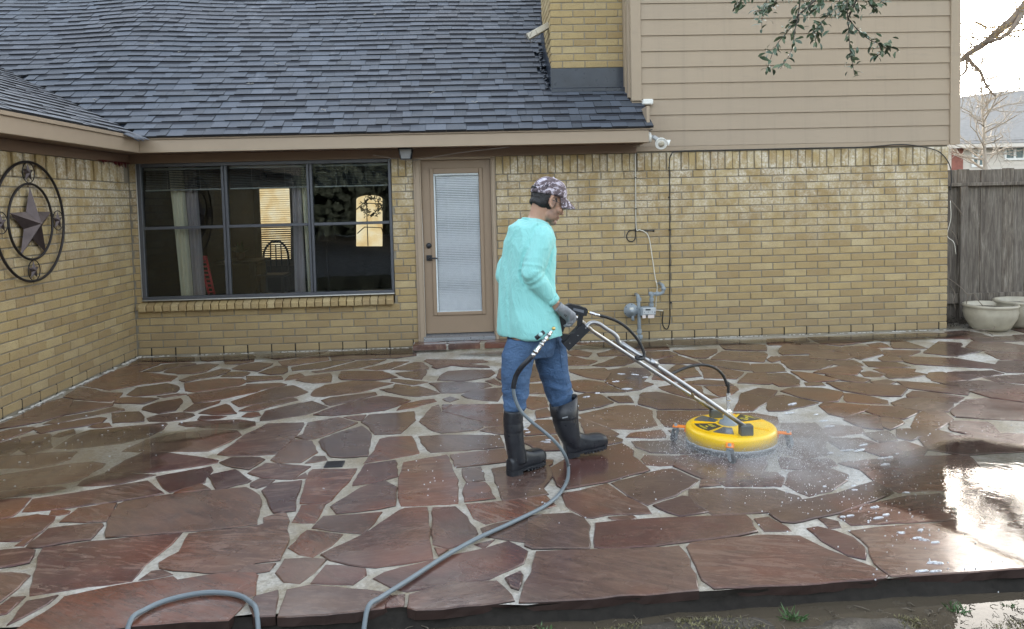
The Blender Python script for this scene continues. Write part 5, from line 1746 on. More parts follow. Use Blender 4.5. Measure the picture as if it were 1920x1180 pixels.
limb(b, ARM_L, [.05, .047, .043, .044, .037, .0285], 14)
limb(b, [(.30, -3.98, .86), (.235, -4.02, .60), (.205, -4.05, .36), (.205, -4.06, .13), (.215, -4.055, .085)], [.085, .065, .05, .034, .024], 14)
limb(b, [(.36, -3.87, .86), (.455, -3.835, .60), (.515, -3.815, .36), (.555, -3.83, .13), (.575, -3.825, .085)], [.085, .065, .05, .034, .024], 14)
# hands inside the gloves
HR = [(.470, -4.052, .990), (.512, -4.035, .955), (.543, -4.022, .93)]
limb(b, HR, [.026, .030, .026], 12)
limb(b, [(.50, -3.79, .95), (.53, -3.80, .93), (.555, -3.80, .915)], [.026, .030, .026], 12)
me = fuse(b, .0046, 3)
co, no = coords(me)
loc = (co-np.array(HC))@np.array(HM)
x, y, z = loc[:, 0], loc[:, 1], loc[:, 2]
jig = np.array([noise.noise((p[0]*60, p[1]*60, p[2]*60)) for p in co])
head = (np.linalg.norm(loc, axis=1) < .19)
def sstep(a, b_, v):
    t = np.clip((v-a)/(b_-a), 0, 1)
    return t*t*(3-2*t)
st = sstep(-.026, -.055, z+jig*.006)*sstep(-.012, .02, x)*head*(np.abs(y) < .09)*(z > -.135)*.42
st = np.maximum(st, .8*np.exp(-((z+.061)/.006)**2-((x-.098)/.014)**2-(y/.03)**4))
st = np.maximum(st, .75*np.exp(-((z+.106)/.014)**2-((x-.084)/.018)**2-(y/.022)**2))
st = np.maximum(st, .85*np.exp(-((z-.022)/.0055)**2-((np.abs(y)-.030)/.019)**4)*(x > .07))
st = np.maximum(st, .55*sstep(.028, .012, np.abs(x-.018))*sstep(-.045, -.02, z)*sstep(.06, .03, z)*head*(np.abs(y) > .05))
st = np.clip(st*(1+.5*jig), 0, .95)
lipv = np.exp(-((z+.077)/.008)**2-((x-.100)/.012)**2-(y/.021)**4)*.8*head
for nm, a in (('stubble', st), ('lip', lipv)):
    at = me.attributes.new(nm, 'FLOAT', 'POINT')
    at.data.foreach_set('value', a.astype(np.float32))
MAN = finish(me, 'person', SKIN, None)
tag(MAN, 'man in turquoise shirt, jeans, camouflage cap and black rubber boots, pushing a surface cleaner', 'person')

# eyes
EYE = plain('eye', (.05, .03, .02), .15)
for s in (1, -1):
    m = MB()
    m.ball(hp(.079, s*.030, -.002), .0125, nu=14, nv=10)
    m.build('eye', EYE, MAN)
# hair
HAIR = plain('black_hair', (.010, .009, .010), .45, var=.5, nscale=90, bump=.9, bscale=260)
h = MB()
h.ball(hp(-.016, 0, .020), (.096, .0800, .090), HM, 22, 14)
h.ball(hp(-.045, 0, -.025), (.064, .070, .046), HM, 20, 12)
for s in (1, -1):
    h.ball(hp(.018, s*.069, .018), (.012, .0065, .026), HM, 12, 9)
    h.ball(hp(-.038, s*.062, -.006), (.030, .0135, .034), HM, 12, 9)
me = fuse(h, .005, 2)
co, no = coords(me)
loc = (co-np.array(HC))@np.array(HM)
cut = (loc[:, 2] < -.060-.25*np.minimum(0, loc[:, 0]+.03)) | (loc[:, 0] > .045)
co = co-no*(.03*cut)[:, None]
co = co+no*np.array([.0022*noise.noise((p[0]*120, p[1]*120, p[2]*50)) for p in co])[:, None]
finish(me, 'hair', HAIR, MAN, co)

# cap
CAMO = Mat('camo_cloth')
_v = CAMO.noise(15, 3, .6, CAMO.pos((1, 1, 1.7)), 1.6)
_w = CAMO.noise(21, 3, .6, CAMO.pos((1.3, 1, 2.2)), 1.2)
_c = CAMO.ramp(_v, [(0, (.10, .075, .085)), (.47, (.165, .125, .135)), (.52, (.42, .38, .44)), (.60, (.58, .54, .60))], 'CONSTANT')
_c = CAMO.mix(CAMO.ramp(_w, [(.6, 0.), (.605, 1.)], 'CONSTANT'), _c, (.035, .03, .04))
CAMO.set(Base_Color=_c, Roughness=.85, Normal=CAMO.bump(CAMO.noise(420, 2), .25, .002))
CAMO = CAMO.m
m = MB()
rows = []
nr = 13
for j in range(nr):
    t = (math.pi/2)*(j/(nr-1))
    rz = math.sin(t)
    rr = math.cos(t)**.72
    off = hp(-.008+.004*rz, 0, .038+.108*rz)
    dr = 0 if j else 0
    rows.append(ring(off-HF*(.012*(1-rz))*0, HF, HL, max(.004, .112*rr), max(.004, .090*rr), 40, 2.15))
# back of the rim sits lower
for k in range(40):
    t = 2*math.pi*k/40
    for j in range(5):
        rows[j][k] = rows[j][k]-HU*(.016*max(0, -math.cos(t))*(1-j/5))+HU*(.006*max(0, math.cos(t))*(1-j/5))
m.loft(rows)
CAP = m.build('cap', CAMO, MAN)
m = MB()
V, F = [], []
NA, NB_ = 24, 9
for side in (0, 1):
    for i in range(NA+1):
        a = math.radians(-66+132*i/NA)
        for j in range(NB_+1):
            t = j/NB_
            r0x, r0y = .111*math.cos(a), .089*math.sin(a)
            ext = .082*math.cos(a*.92)**.6 if abs(a) < math.radians(80) else 0
            xx, yy = r0x+t*ext*(.35+.65*math.cos(a)), r0y*(1-.10*t)
            zz = .053-.022*t-.016*t*t-9.0*(yy**2)*(.25+.75*t)*.60
            V.append(hp(xx-.008, yy, zz-side*.0035))
n1 = (NA+1)*(NB_+1)
for side in (0, 1):
    for i in range(NA):
        for j in range(NB_):
            a = side*n1+i*(NB_+1)+j
            q = (a, a+NB_+1, a+NB_+2, a+1)
            F.append(q if side else tuple(reversed(q)))
for i in range(NA):
    a, c_ = i*(NB_+1)+NB_, (i+1)*(NB_+1)+NB_
    F.append((a, c_, c_+n1, a+n1))
for j in range(NB_):
    F.append((j, j+1, j+1+n1, j+n1))
    a = NA*(NB_+1)+j
    F.append((a+1, a, a+n1, a+1+n1))
m.add(V, F, True)
m.build('brim', CAMO, CAP, fix=True)
m = MB()
m.ball(hp(-.010, 0, .147), .0065, nu=10, nv=6)
m.build('cap_button', CAMO, CAP)
m = MB()
m.tube(smooth_path([hp(-.110, -.03, .052), hp(-.117, 0, .056), hp(-.110, .03, .052)], 5), .008, 8)
m.build('strap', BLACK, CAP)
# glasses
m = MB()
m.tube([hp(.096, -.052, .002), hp(.06, -.078, .006), hp(-.004, -.086, .008)], .0016, 6)
for s in (1, -1):
    m.tube([hp(.098+.004*math.cos(t), s*(.031+.021*math.cos(t)), -.006+.016*math.sin(t)) for t in [2*math.pi*k/18 for k in range(19)]], .0013, 5, caps=False)
m.tube([hp(.104, -.010, -.002), hp(.107, 0, .001), hp(.104, .010, -.002)], .0013, 5)
m.build('glasses', BLACK, MAN)

# ---- shirt
SHIRT = Mat('turquoise_jersey')
_n = SHIRT.noise(3.2, 4)
_c = SHIRT.mix(_n, (.225, .575, .555), (.285, .67, .645))
_d = SHIRT.ramp(SHIRT.noise(9, 4, .6, SHIRT.pos((1, 1, .6))), [(.60, 0.), (.72, .18)])
_c = SHIRT.mix(_d, _c, (.15, .42, .41))
_w = SHIRT.noise(9, 4, .6, SHIRT.pos((1.4, 1.4, .35)), .8)
_w2 = SHIRT.math('ABSOLUTE', SHIRT.math('SUBTRACT', SHIRT.noise(7, 5, .62, SHIRT.pos((1.2, 1.2, .55), (.0, .5, .2)), 1.3), .5))
_w = SHIRT.math('SUBTRACT', _w, SHIRT.math('MULTIPLY', _w2, 2.2))
SHIRT.set(Base_Color=_c, Roughness=.72, Normal=SHIRT.bump(SHIRT.math('ADD', _w, SHIRT.math('MULTIPLY', SHIRT.noise(520, 2), .05)), .50, .020))
SHIRT.p.inputs['Sheen Weight'].default_value = .15
SHIRT = SHIRT.m
ROWS = [(.124, .515, .808), (.125, .508, .848), (.128, .500, .897), (.139, .482, .979), (.150, .475, 1.077), (.158, .474, 1.158), (.168, .478, 1.256),
        (.178, .480, 1.33), (.190, .474, 1.385), (.206, .462, 1.434), (.216, .452, 1.466), (.246, .434, 1.488), (.283, .408, 1.506)]
s_ = MB()
rows = []
for xl, xr, z in ROWS:
    hw = (xr-xl)/2
    bb = hw/1.097
    if z > 1.42:
        aa, bb = bb*1.24, bb*1.04
    else:
        aa = bb*1.30
    rows.append(ring(((xl+xr)/2, -3.925, z), LT, FW, aa, bb, 40, 2.25))
s_.loft(rows)
limb(s_, ARM_R[:3], [.070, .068, .064], 18)
limb(s_, ARM_R[2:5], [.063, .058, .045], 18)
limb(s_, ARM_L[:3], [.070, .066, .062], 18)
limb(s_, ARM_L[2:5], [.062, .060, .047], 18)
me = fuse(s_, .007, 10)
co, no = coords(me)
d = np.zeros(len(co))
A = np.array(ARM_R)
def seg_dist(P, a, b_):
    ab = b_-a
    t = np.clip(((P-a)@ab)/(ab@ab), 0, 1)
    return np.linalg.norm(P-(a+t[:, None]*ab), axis=1), t
dr1, t1 = seg_dist(co, A[0], A[2])
dr2, t2 = seg_dist(co, A[2], A[4])
arm = np.minimum(dr1, dr2) < .085
arm &= (co[:, 1] < -4.02)
for i, p in enumerate(co):
    x, y, z = p
    v = .0095*noise.noise((x*7+z*1.2, y*7, z*2.0+3))+.0055*noise.noise((x*17+z*3, y*15, z*4+9))
    r4 = 1-abs(noise.noise((x*9+z*2.5, y*9-z*1.0, z*2.2+41)))*2.4
    v += .0060*max(0, r4)**2
    up = min(1, max(0, (z-1.18)/.2))
    r = 1-abs(noise.noise((x*11-z*5.5, y*9, z*3.2+20)))*2.2
    v += .0085*up*max(0, r)**2
    lo = min(1, max(0, (1.0-z)/.15))
    v += .009*lo*noise.noise((x*9, y*9, z*7))
    if arm[i]:
        if dr2[i] < dr1[i]:
            s = t2[i]
            w1 = math.exp(-(s/.33)**2)
        else:
            s = -(1-t1[i])*1.25
            w1 = math.exp(-(s/.42)**2)
        ph_ = s*30+5.0*noise.noise((x*7, y*7, z*5+4))
        rdg = (1-abs(math.sin(ph_*.5)))**1.6
        v = (.0058*rdg-.0015)*w1+.0028*noise.noise((x*18, y*18, z*9))*(1-.5*w1)+.003*(1-w1)*(1-abs(noise.noise((x*13+z*9, y*13, z*6))))**3
    # crease where the sleeve meets the body
    v -= .004*math.exp(-((abs(dr1[i]-.078))/.007)**2)*(y < -4.0)*(z < 1.34)
    d[i] = v
co = co+no*d[:, None]
# flatten the open hem a little
SH = finish(me, 'shirt', SHIRT, MAN, co)
m = MB()
ca = Vector(ARM_R[4])
dirv = (Vector(ARM_R[5])-Vector(ARM_R[3])).normalized()
m.tube([ca-dirv*.004, ca+dirv*.030], [.0475, .0450], 22)
me2 = m.mesh('cuff', SHIRT)
put('cuff', me2, SH)
m = MB()
m.tube(ring((.352, -3.925, 1.500), (Vector((.84, .5, -.26))).normalized(), LT*1.0, .060, .064, 30, 2.0)+[ring((.352, -3.925, 1.500), (Vector((.84, .5, -.26))).normalized(), LT, .060, .064, 30, 2.0)[0]], .0080, 8, caps=False)
m.build('collar', SHIRT, SH)
# ---- jeans
JEAN = Mat('blue_denim')
_n = JEAN.noise(4, 4, .6)
_c = JEAN.mix(_n, (.032, .075, .165), (.060, .125, .245))
_x = JEAN.ramp(JEAN.noise(2.2, 3), [(.45, 0.), (.7, .45)])
_c = JEAN.mix(_x, _c, (.105, .18, .30))
_c = JEAN.mix(JEAN.ramp(JEAN.noise(230, 2, .6, JEAN.pos((1, 1, .4))), [(.5, 0.), (.75, .35)]), _c, (.17, .25, .36))
JEAN.set(Base_Color=_c, Roughness=.85, Normal=JEAN.bump(JEAN.noise(14, 5, .65, JEAN.pos((.8, .8, 1.6)), 1.0), .8, .025))
JEAN = JEAN.m
j = MB()
j.loft([ring((.327, -3.925, z), LT, FW, a, c_, 32, 2.3) for z, a, c_ in ((.68, .14, .10), (.74, .168, .125), (.82, .175, .125), (.90, .165, .115))])
RL = [(.290, -3.985, .80, .108), (.240, -4.0, .70, .101), (.226, -4.015, .60, .092), (.221, -4.025, .527, .082), (.219, -4.035, .446, .074), (.206, -4.05, .372, .061), (.205, -4.055, .30, .045)]
LL = [(.385, -3.865, .80, .118), (.440, -3.845, .72, .106), (.452, -3.835, .655, .103), (.4625, -3.83, .572, .099), (.485, -3.825, .486, .090), (.503, -3.822, .41, .083), (.512, -3.82, .35, .070), (.52, -3.82, .28, .048)]
j.loft([ring((x, y, z), (1, 0, 0), (0, 1, 0), r, r*1.03, 24, 2.1) for x, y, z, r in RL])
j.loft([ring((x, y, z), (1, 0, 0), (0, 1, 0), r, r*1.0, 24, 2.1) for x, y, z, r in LL])
me = fuse(j, .007, 5)
co, no = coords(me)
d = np.zeros(len(co))
for i, p in enumerate(co):
    x, y, z = p
    k = min(1, max(0, (.56-z)/.12))
    r = 1-abs(noise.noise((x*8, y*8, z*15)))*2.0
    k = max(k, .55*math.exp(-((z-.53)/.07)**2))
    d[i] = .006*noise.noise((x*9+z*4, y*9, z*5))+.0115*k*max(0, r)-.004*k+.0055*noise.noise((x*20+z*6, y*20, z*13))
    d[i] += .005*math.exp(-((z-.67-.25*(x-.33))/.02)**2)*noise.noise((x*12, y*12, 2))
co = co+no*d[:, None]
JN = finish(me, 'jeans', JEAN, MAN, co)
STITCH = plain('tan_stitch', (.30, .22, .13), .8)
m = MB()
def on_side(path, r, mb, off=.0):
    mb.tube(smooth_path(path, 6), r, 6)
on_side([(0.490, -3.955, 0.765), (0.504, -3.930, 0.677), (0.513, -3.920, 0.592), (0.537, -3.900, 0.503), (0.553, -3.890, 0.423)], .0025, m)
m.build('side_seam', JEAN, JN)
m = MB()
for P in ([(0.274, -4.090, 0.797), (0.295, -4.085, 0.763), (0.338, -4.060, 0.748), (0.372, -4.040, 0.755)],):
    m.tube(smooth_path(P, 5), .0016, 5)
m.build('pocket_stitch', STITCH, JN)
# ---- boots
def boot(heel, dr, shaft, pitch, label):
    dr = Vector((dr[0], dr[1], 0)).normalized()
    sd = Vector((-dr.y, dr.x, 0))
    ph = Vector(heel)
    R = Matrix.Rotation(-pitch, 3, sd)
    d2, u2 = R @ dr, R @ UPV
    mb = MB()
    prof = [(.000, .032, .044, .052), (.035, .039, .058, .066), (.085, .040, .078, .082), (.130, .040, .066, .072), (.170, .046, .056, .062), (.215, .051, .055, .060), (.255, .048, .053, .055), (.290, .030, .046, .036)]
    rings = []
    for t, wd, zc, hh in prof:
        rings.append(ring(ph+d2*t+u2*(zc*.86+.010), sd, u2, wd, hh*.86, 24, 2.6))
    mb.loft(rings)
    ph2 = ph+dr*.055
    rr = []
    for x, z, hw in shaft:
        rr.append(ring((x, ph2.y+.01, z), (1, 0, 0), (0, 1, 0), hw, hw*1.08, 24, 2.1))
    mb.loft(rr)
    me = fuse(mb, .006, 7)
    co, no = coords(me)
    dd = np.array([.0022*noise.noise((p[0]*16, p[1]*16, p[2]*22))-.0016*(abs(((p[2]-.26)/.006)) < 1)-.0013*(abs(((p[2]-.312)/.005)) < 1) for p in co])
    o = finish(me, 'boot', RUBBER, MAN, co+no*dd[:, None])
    # sole with heel block and lugs
    out = []
    for t, wd in ((-.004, .012), (0.004, .030), (.04, .0385), (.09, .037), (.135, .038), (.18, .046), (.22, .050), (.255, .046), (.278, .032), (.290, .012)):
        out.append((t, wd))
    pol = [ph+d2*t+sd*w for t, w in out]+[ph+d2*t-sd*w for t, w in reversed(out)]
    m = MB()
    m.prism([p+u2*.012 for p in reversed(pol)], u2*.016)
    hb = [(t, w) for t, w in out if t < .1]+[(.085, .036)]
    hb = [(-.003, .012), (.004, .029), (.04, .0375), (.083, .036)]
    pol = [ph+d2*t+sd*w for t, w in hb]+[ph+d2*t-sd*w for t, w in reversed(hb)]
    m.prism([p-u2*.004 for p in reversed(pol)], u2*.017)
    for k in range(7):
        t = .125+k*.023
        wd = .040+.010*math.sin(k/6*math.pi)
        c_ = ph+d2*t+u2*.008
        pol = [c_+d2*a+sd*b_ for a, b_ in ((-.007, -wd), (.007, -wd), (.007, wd), (-.007, wd))]
        m.prism([p-u2*.006 for p in pol], u2*.012)
    m.build('sole', RUBBER, o, fix=True)
    return o


boot((.163, -4.118, .006), (.77, .64), [(.198, .385, .0575), (.1975, .33, .059), (.1985, .26, .0605), (.2015, .205, .059), (.208, .155, .0575), (.214, .11, .056), (.222, .07, .050)], 0.0, '')
BL_ = boot((.532, -3.850, .008), (.955, .295), [(.522, .335, .084), (.531, .30, .0855), (.539, .231, .082), (.551, .164, .076), (.565, .12, .068), (.58, .075, .055)], math.radians(5), '')
# flared, slanted rim of the forward boot and the rim of the rear one
m = MB()
def rim(c, rx, ry, zb, zf, th=.004):
    a, c2, d2_, e2 = [], [], [], []
    for k in range(40):
        t = 2*math.pi*k/40
        zz = zb+(zf-zb)*(.5+.5*math.cos(t))
        a.append(Vector((c[0]+rx*math.cos(t), c[1]+ry*math.sin(t), zz)))
        c2.append(Vector((c[0]+(rx-th)*math.cos(t), c[1]+(ry-th)*math.sin(t), zz)))
        d2_.append(Vector((c[0]+.006+(rx-.003)*math.cos(t), c[1]+(ry-.003)*math.sin(t), .27)))
        e2.append(Vector((c[0]+(rx-th-.006)*math.cos(t), c[1]+(ry-th-.006)*math.sin(t), .29)))
    m.loft([d2_, a, c2, e2], caps=False)
rim((.526, -3.835), .090, .096, .338, .396)
m.build('boot_rim', RUBBER, BL_, fix=True)
m = MB()
p0 = [(0.508, -3.940, 0.279)][0]
for k in range(6):
    m.box((p0[0]+k*.0058-.001, p0[1]+.006-k*.0004, p0[2]+k*.0012), (p0[0]+k*.0058+.0034, p0[1]+.012-k*.0004, p0[2]+.0065+k*.0012))
m.build('boot_mark', plain('mark_grey', (.30, .32, .34), .6), BL_)

# ---- gloves
GLOVE = plain('grey_knit_glove', (.255, .265, .285), .85, var=.15, nscale=60, bump=.5, bscale=420)
GRIP = plain('glove_black_palm', (.018, .018, .02), .6)
def glove(wr, kn, axis, curl, parent, sc=1.0):
    """wrist, knuckle centre, direction of the knuckle row (index first), direction the fingers curl to"""
    wr, kn = Vector(wr), Vector(kn)
    ax = Vector(axis).normalized()
    fd = (kn-wr).normalized()
    cu = Vector(curl).normalized()
    g = MB()
    nrm = fd.cross(ax).normalized()
    g.loft([ring(wr-fd*.022*sc, ax, nrm, .034*sc, .030*sc, 18), ring(wr-fd*.012*sc, ax, nrm, .030*sc, .026*sc, 18), ring(wr+fd*.012*sc, ax, nrm, .034*sc, .024*sc, 18, 2.4), ring(wr+(kn-wr)*.6, ax, nrm, .042*sc, .022*sc, 18, 2.6), ring(kn+fd*.004*sc, ax, nrm, .043*sc, .018*sc, 18, 2.8)])
    L = (.82, .95, .90, .72)
    for i in range(4):
        b0 = kn+ax*(.033-.022*i)*sc-fd*.012*sc
        b1 = b0+(fd*.72+cu*.55).normalized()*.040*L[i]*sc
        b2 = b1+(fd*-.05+cu*1.0).normalized()*.030*L[i]*sc
        b3 = b2+(fd*-.75+cu*.55).normalized()*.024*L[i]*sc
        limb(g, [b0, b1, b2, b3], [.0115*sc, .0108*sc, .0098*sc, .0085*sc], 10, 3)
    t0 = wr+fd*.022+ax*.030
    limb(g, [t0, t0+ax*.018+fd*.022+cu*.014, t0+ax*.016+fd*.040+cu*.034, t0+ax*.004+fd*.050+cu*.050], [.016, .0135, .0120, .0105], 10, 3)
    me = fuse(g, .0036, 3)
    co, no = coords(me)
    co = co+no*np.array([.0009*noise.noise((p[0]*110, p[1]*110, p[2]*110)) for p in co])[:, None]
    return finish(me, 'glove', GLOVE, parent, co)


GR = glove([(0.494, -4.075, 0.981)][0], [(0.559, -4.050, 0.924)][0], (.40, -.62, .40), (-.25, .35, -.80), MAN, 1.06)
glove((.515, -3.80, .945), (.565, -3.83, .905), (.4, .75, .45), (.1, -.6, -.75), MAN)
# small print on the back of the near glove
m = MB()
o0 = Vector([(0.527, -4.088, 0.947)][0])
du = Vector((.55, .0, .62)).normalized()
dv = Vector((.60, .0, -.55)).normalized()
for r_, n_ in ((0, 7), (1, 5)):
    for k in range(n_):
        p = o0+du*(k*.0046-.015)-dv*(.009*r_)
        m.prism([p, p+du*.003, p+du*.003+dv*.0055, p+dv*.0055], (0, -.0008, 0))
m.build('glove_print', GRIP, GR)

# ================================================================== SURFACE CLEANER
CC = Vector((1.632, -3.715, 0))
CL = thing('surface_cleaner', CC, 'yellow round surface cleaner with black decals, steel handle bars and orange caster brackets', 'surface cleaner')
m = MB()
m.lathe([(0, .129), (.06, .131), (.20, .131), (.262, .1295), (.279, .125), (.2865, .116), (.288, .104), (.289, .046), (.283, .046), (.0, .060)], CC, n=72)
m.build('housing', YELLOW, CL)
m = MB()
m.lathe([(.2895, .050), (.2935, .049), (.2935, .034), (.287, .033)], CC, n=72)
m.build('rim_band', plain('band_grey', (.30, .32, .34), .4, .3), CL)
m = MB()
m.lathe([(.287, .036), (.291, .033), (.288, .008), (.280, .008), (.278, .036)], CC, n=72)
m.build('brush_skirt', RUBBER, CL)


def sector(r0, r1, a0, a1, z0, z1, mb, n=12, inset=0.0):
    o = []
    for k in range(n+1):
        a = math.radians(a0+(a1-a0)*k/n)
        o.append(CC+Vector((r1*math.cos(a), r1*math.sin(a), z0)))
    for k in range(n, -1, -1):
        a = math.radians(a0+(a1-a0)*k/n)
        o.append(CC+Vector((r0*math.cos(a), r0*math.sin(a), z0)))
    mb.prism(o, (0, 0, z1-z0))


m = MB()
for a0, a1 in ((172, 218), (222, 258), (120, 158), (14, 58), (-36, 2)):
    sector(.082, .250, a0-3, a1+3, .125, .1375, m)
    sector(.088, .243, a0-1, a1+1, .137, .1405, m)
m.build('raised_panel', YELLOW, CL)
DECAL = plain('black_decal', (.018, .018, .02), .35)
VENT = plain('vent_mesh', (.06, .07, .085), .3, var=.5, nscale=60, coat=.3)
for a0, a1, mt, nm in ((174, 216, DECAL, 'decal'), (16, 56, DECAL, 'decal'), (224, 256, VENT, 'vent'), (122, 156, VENT, 'vent')):
    m = MB()
    sector(.098, .235, a0, a1, .1405, .1425, m)
    dm = m.build(nm, mt, CL)
    if nm == 'decal':
        # yellow lettering and lines as on the decal
        am = math.radians((a0+a1)/2)
        er, et = Vector((math.cos(am), math.sin(am), 0)), Vector((-math.sin(am), math.cos(am), 0))
        g = MB()
        def bl(r, t, w_, h_):
            c = CC+er*r+et*t+Vector((0, 0, .1427))
            g.prism([c-et*w_-er*h_, c+et*w_-er*h_, c+et*w_+er*h_, c-et*w_+er*h_], (0, 0, .0006))
        c0 = .142
        # two block letters B and E
        for t in (-.016,):
            bl(c0, t-.010, .0025, .013); bl(c0, t+.008, .0025, .0125)
            for q in (-.011, 0, .011):
                bl(c0+q, t-.001, .008, .002)
        for t in (.016,):
            bl(c0, t-.008, .0025, .013)
            for q in (-.011, 0, .011):
                bl(c0+q, t+.002, .0085, .002)
        bl(.176, -.004, .014, .003); bl(.184, .006, .010, .003)
        bl(.206, 0, .045, .0028); bl(.216, .01, .030, .002)
        g.build('lettering', plain('decal_yellow', (.75, .60, .02), .4), dm)
for k, a in enumerate((160, 250, 340, 70)):
    t = math.radians(a)
    er, et = Vector((math.cos(t), math.sin(t), 0)), Vector((-math.sin(t), math.cos(t), 0))
    m = MB()
    M4 = Matrix.Translation(CC) @ Matrix.Rotation(t, 4, 'Z')
    m.bbox((.272, -.024, .096), (.372, .024, .104), .003, M4)
    m.bbox((.270, -.026, .070), (.2745+.02, .026, .0955), .003, M4)
    br = m.build('caster_bracket', ORANGE, CL)
    m = MB()
    c = CC+er*.352
    m.tube([c+Vector((0, 0, .075)), c+Vector((0, 0, .118))], .010, 10)
    m.lathe([(.0, .012), (.012, .010), (.014, 0), (.020, 0), (.020, -.012), (0, -.012)], c+Vector((0, 0, .094)), n=16)
    sw = (et*.6+er*.5).normalized()
    cs_ = sw.cross(Vector((0, 0, 1)))
    c2 = c+sw*.018
    for s in (-1, 1):
        p = [c+cs_*(.016*s)+Vector((0, 0, .080))+sw*-.014, c+cs_*(.016*s)+Vector((0, 0, .080))+sw*.016, c2+cs_*(.016*s)+sw*.010+Vector((0, 0, .022)), c2+cs_*(.016*s)-sw*.010+Vector((0, 0, .022))]
        m.prism(p, cs_*(.003*s))
    m.build('caster_fork', METER, br, fix=True)
    m = MB()
    m.lathe([(0, -.011), (.024, -.011), (.029, -.007), (.029, .007), (.024, .011), (0, .011)], c2+Vector((0, 0, .029)), cs_, 22)
    m.build('caster_wheel', RUBBER, br)

# swivel hub, hose stem and pole brackets
m = MB()
m.lathe([(.062, .128), (.058, .150), (.036, .156), (.034, .182), (.030, .186), (0, .186)], CC+Vector((-.004, .03, 0)), n=28)
m.build('swivel_hub', METER, CL)
m = MB()
HB = CC+Vector((-.004, .03, 0))
m.lathe([(.026, .184), (.026, .212), (.018, .216), (.015, .225), (.012, .228), (.012, .285), (.014, .290), (.014, .335), (0, .336)], HB, n=6, smooth=False)
m.build('hose_stem', CHROME, CL)
NB = [(1.651, -3.925, 0.182)][0]
FB = [(1.589, -3.530, 0.173)][0]
NBv, FBv = Vector(NB), Vector(FB)
BRK = plain('bracket_grey', (.12, .13, .125), .45, .4)
for p in (NBv, FBv):
    m = MB()
    m.bbox((p.x-.035, p.y-.028, .129), (p.x+.045, p.y+.028, p.z+.012), .004)
    m.tube([(p.x+.012, p.y-.0305, p.z-.012), (p.x+.012, p.y+.0305, p.z-.012)], .006, 8)
    m.build('pole_bracket', BRK, CL)
m = MB()
m.tube(smooth_path([NB]+[(1.258, -3.935, 0.472), (0.877, -3.950, 0.739)], 2), .0145, 14)
m.build('handle_pole', STEEL, CL)
m = MB()
m.tube(smooth_path([FB]+[(1.141, -3.580, 0.484), (0.733, -3.720, 0.780)], 2)+[Vector(p) for p in [(0.681, -3.800, 0.834), (0.630, -3.880, 0.879), (0.572, -3.930, 0.922)]], .0135, 14)
m.build('handle_pole', STEEL, CL)
m = MB()
m.tube(smooth_path([(0.886, -3.950, 0.721), (0.861, -3.950, 0.748), (0.853, -3.950, 0.774), (0.829, -3.950, 0.801), (0.782, -3.955, 0.833), (0.743, -3.960, 0.862), (0.706, -3.965, 0.874), (0.676, -3.970, 0.866), (0.651, -3.985, 0.843), (0.620, -3.990, 0.806)], 5), .0130, 12)
m.build('handle_loop', STEEL, CL)
m = MB()
a, b = Vector([(1.312, -3.930, 0.430)][0]), Vector([(1.435, -3.550, 0.278)][0])
m.tube([a, b], .010, 10)
m.build('cross_brace', STEEL, CL)

# trigger gun
def plate(mb, pts, dy):
    mb.prism([Vector(p) for p in reversed(pts)], (0, dy, 0))
m = MB()
plate(m, [(0.529, -4.025, 0.989), (0.555, -4.025, 0.999), (0.603, -4.025, 0.988), (0.660, -4.025, 0.967), (0.665, -4.025, 0.955), (0.656, -4.025, 0.925), (0.630, -4.025, 0.924), (0.611, -4.025, 0.933), (0.585, -4.025, 0.927), (0.573, -4.025, 0.945), (0.535, -4.025, 0.963)], .055)
plate(m, [(0.530, -4.015, 0.981), (0.574, -4.015, 0.944), (0.547, -4.015, 0.896), (0.521, -4.015, 0.849), (0.514, -4.015, 0.827), (0.482, -4.015, 0.840), (0.453, -4.015, 0.864), (0.454, -4.015, 0.883), (0.483, -4.015, 0.905)], .045)
plate(m, [(0.612, -4.020, 0.934), (0.637, -4.020, 0.925), (0.628, -4.020, 0.875), (0.601, -4.020, 0.863)], .04)
plate(m, [(0.459, -4.020, 0.871), (0.485, -4.020, 0.851), (0.516, -4.020, 0.816), (0.548, -4.020, 0.812), (0.581, -4.020, 0.825), (0.604, -4.020, 0.866), (0.633, -4.020, 0.878), (0.524, -4.020, 0.743), (0.507, -4.020, 0.760), (0.509, -4.020, 0.779)], .04)
GUN = m.build('trigger_gun', BLACK, CL, fix=True)
m = MB()
plate(m, [(0.506, -4.035, 0.763), (0.542, -4.035, 0.718), (0.675, -4.035, 0.839), (0.634, -4.035, 0.881)], .085)
m.build('handle_cover', BLACK, GUN, fix=True)
m = MB()
for p in [(0.648, -4.037, 0.853), (0.600, -4.037, 0.810), (0.550, -4.037, 0.765)]:
    m.ball(p, .0034, nu=8, nv=6)
m.build('rivet', CHROME, GUN)
m = MB()
plate(m, [(0.578, -4.026, 0.976), (0.640, -4.026, 0.959), (0.638, -4.026, 0.943), (0.576, -4.026, 0.961)], .002)
m.build('grey_label', plain('label_grey', (.13, .14, .16), .5), GUN, fix=True)
m = MB()
m.tube([(0.663, -4.000, 0.944), (0.682, -4.000, 0.937)], .007, 10)
m.build('brass_nipple', BRASS, GUN)
m = MB()
m.tube([(0.676, -4.000, 0.940), (0.705, -4.000, 0.931)], .0105, 6, smooth=False)
m.tube([(0.702, -4.000, 0.932), (0.745, -4.000, 0.918)], .0085, 12)
m.build('hose_fitting', CHROME, GUN)
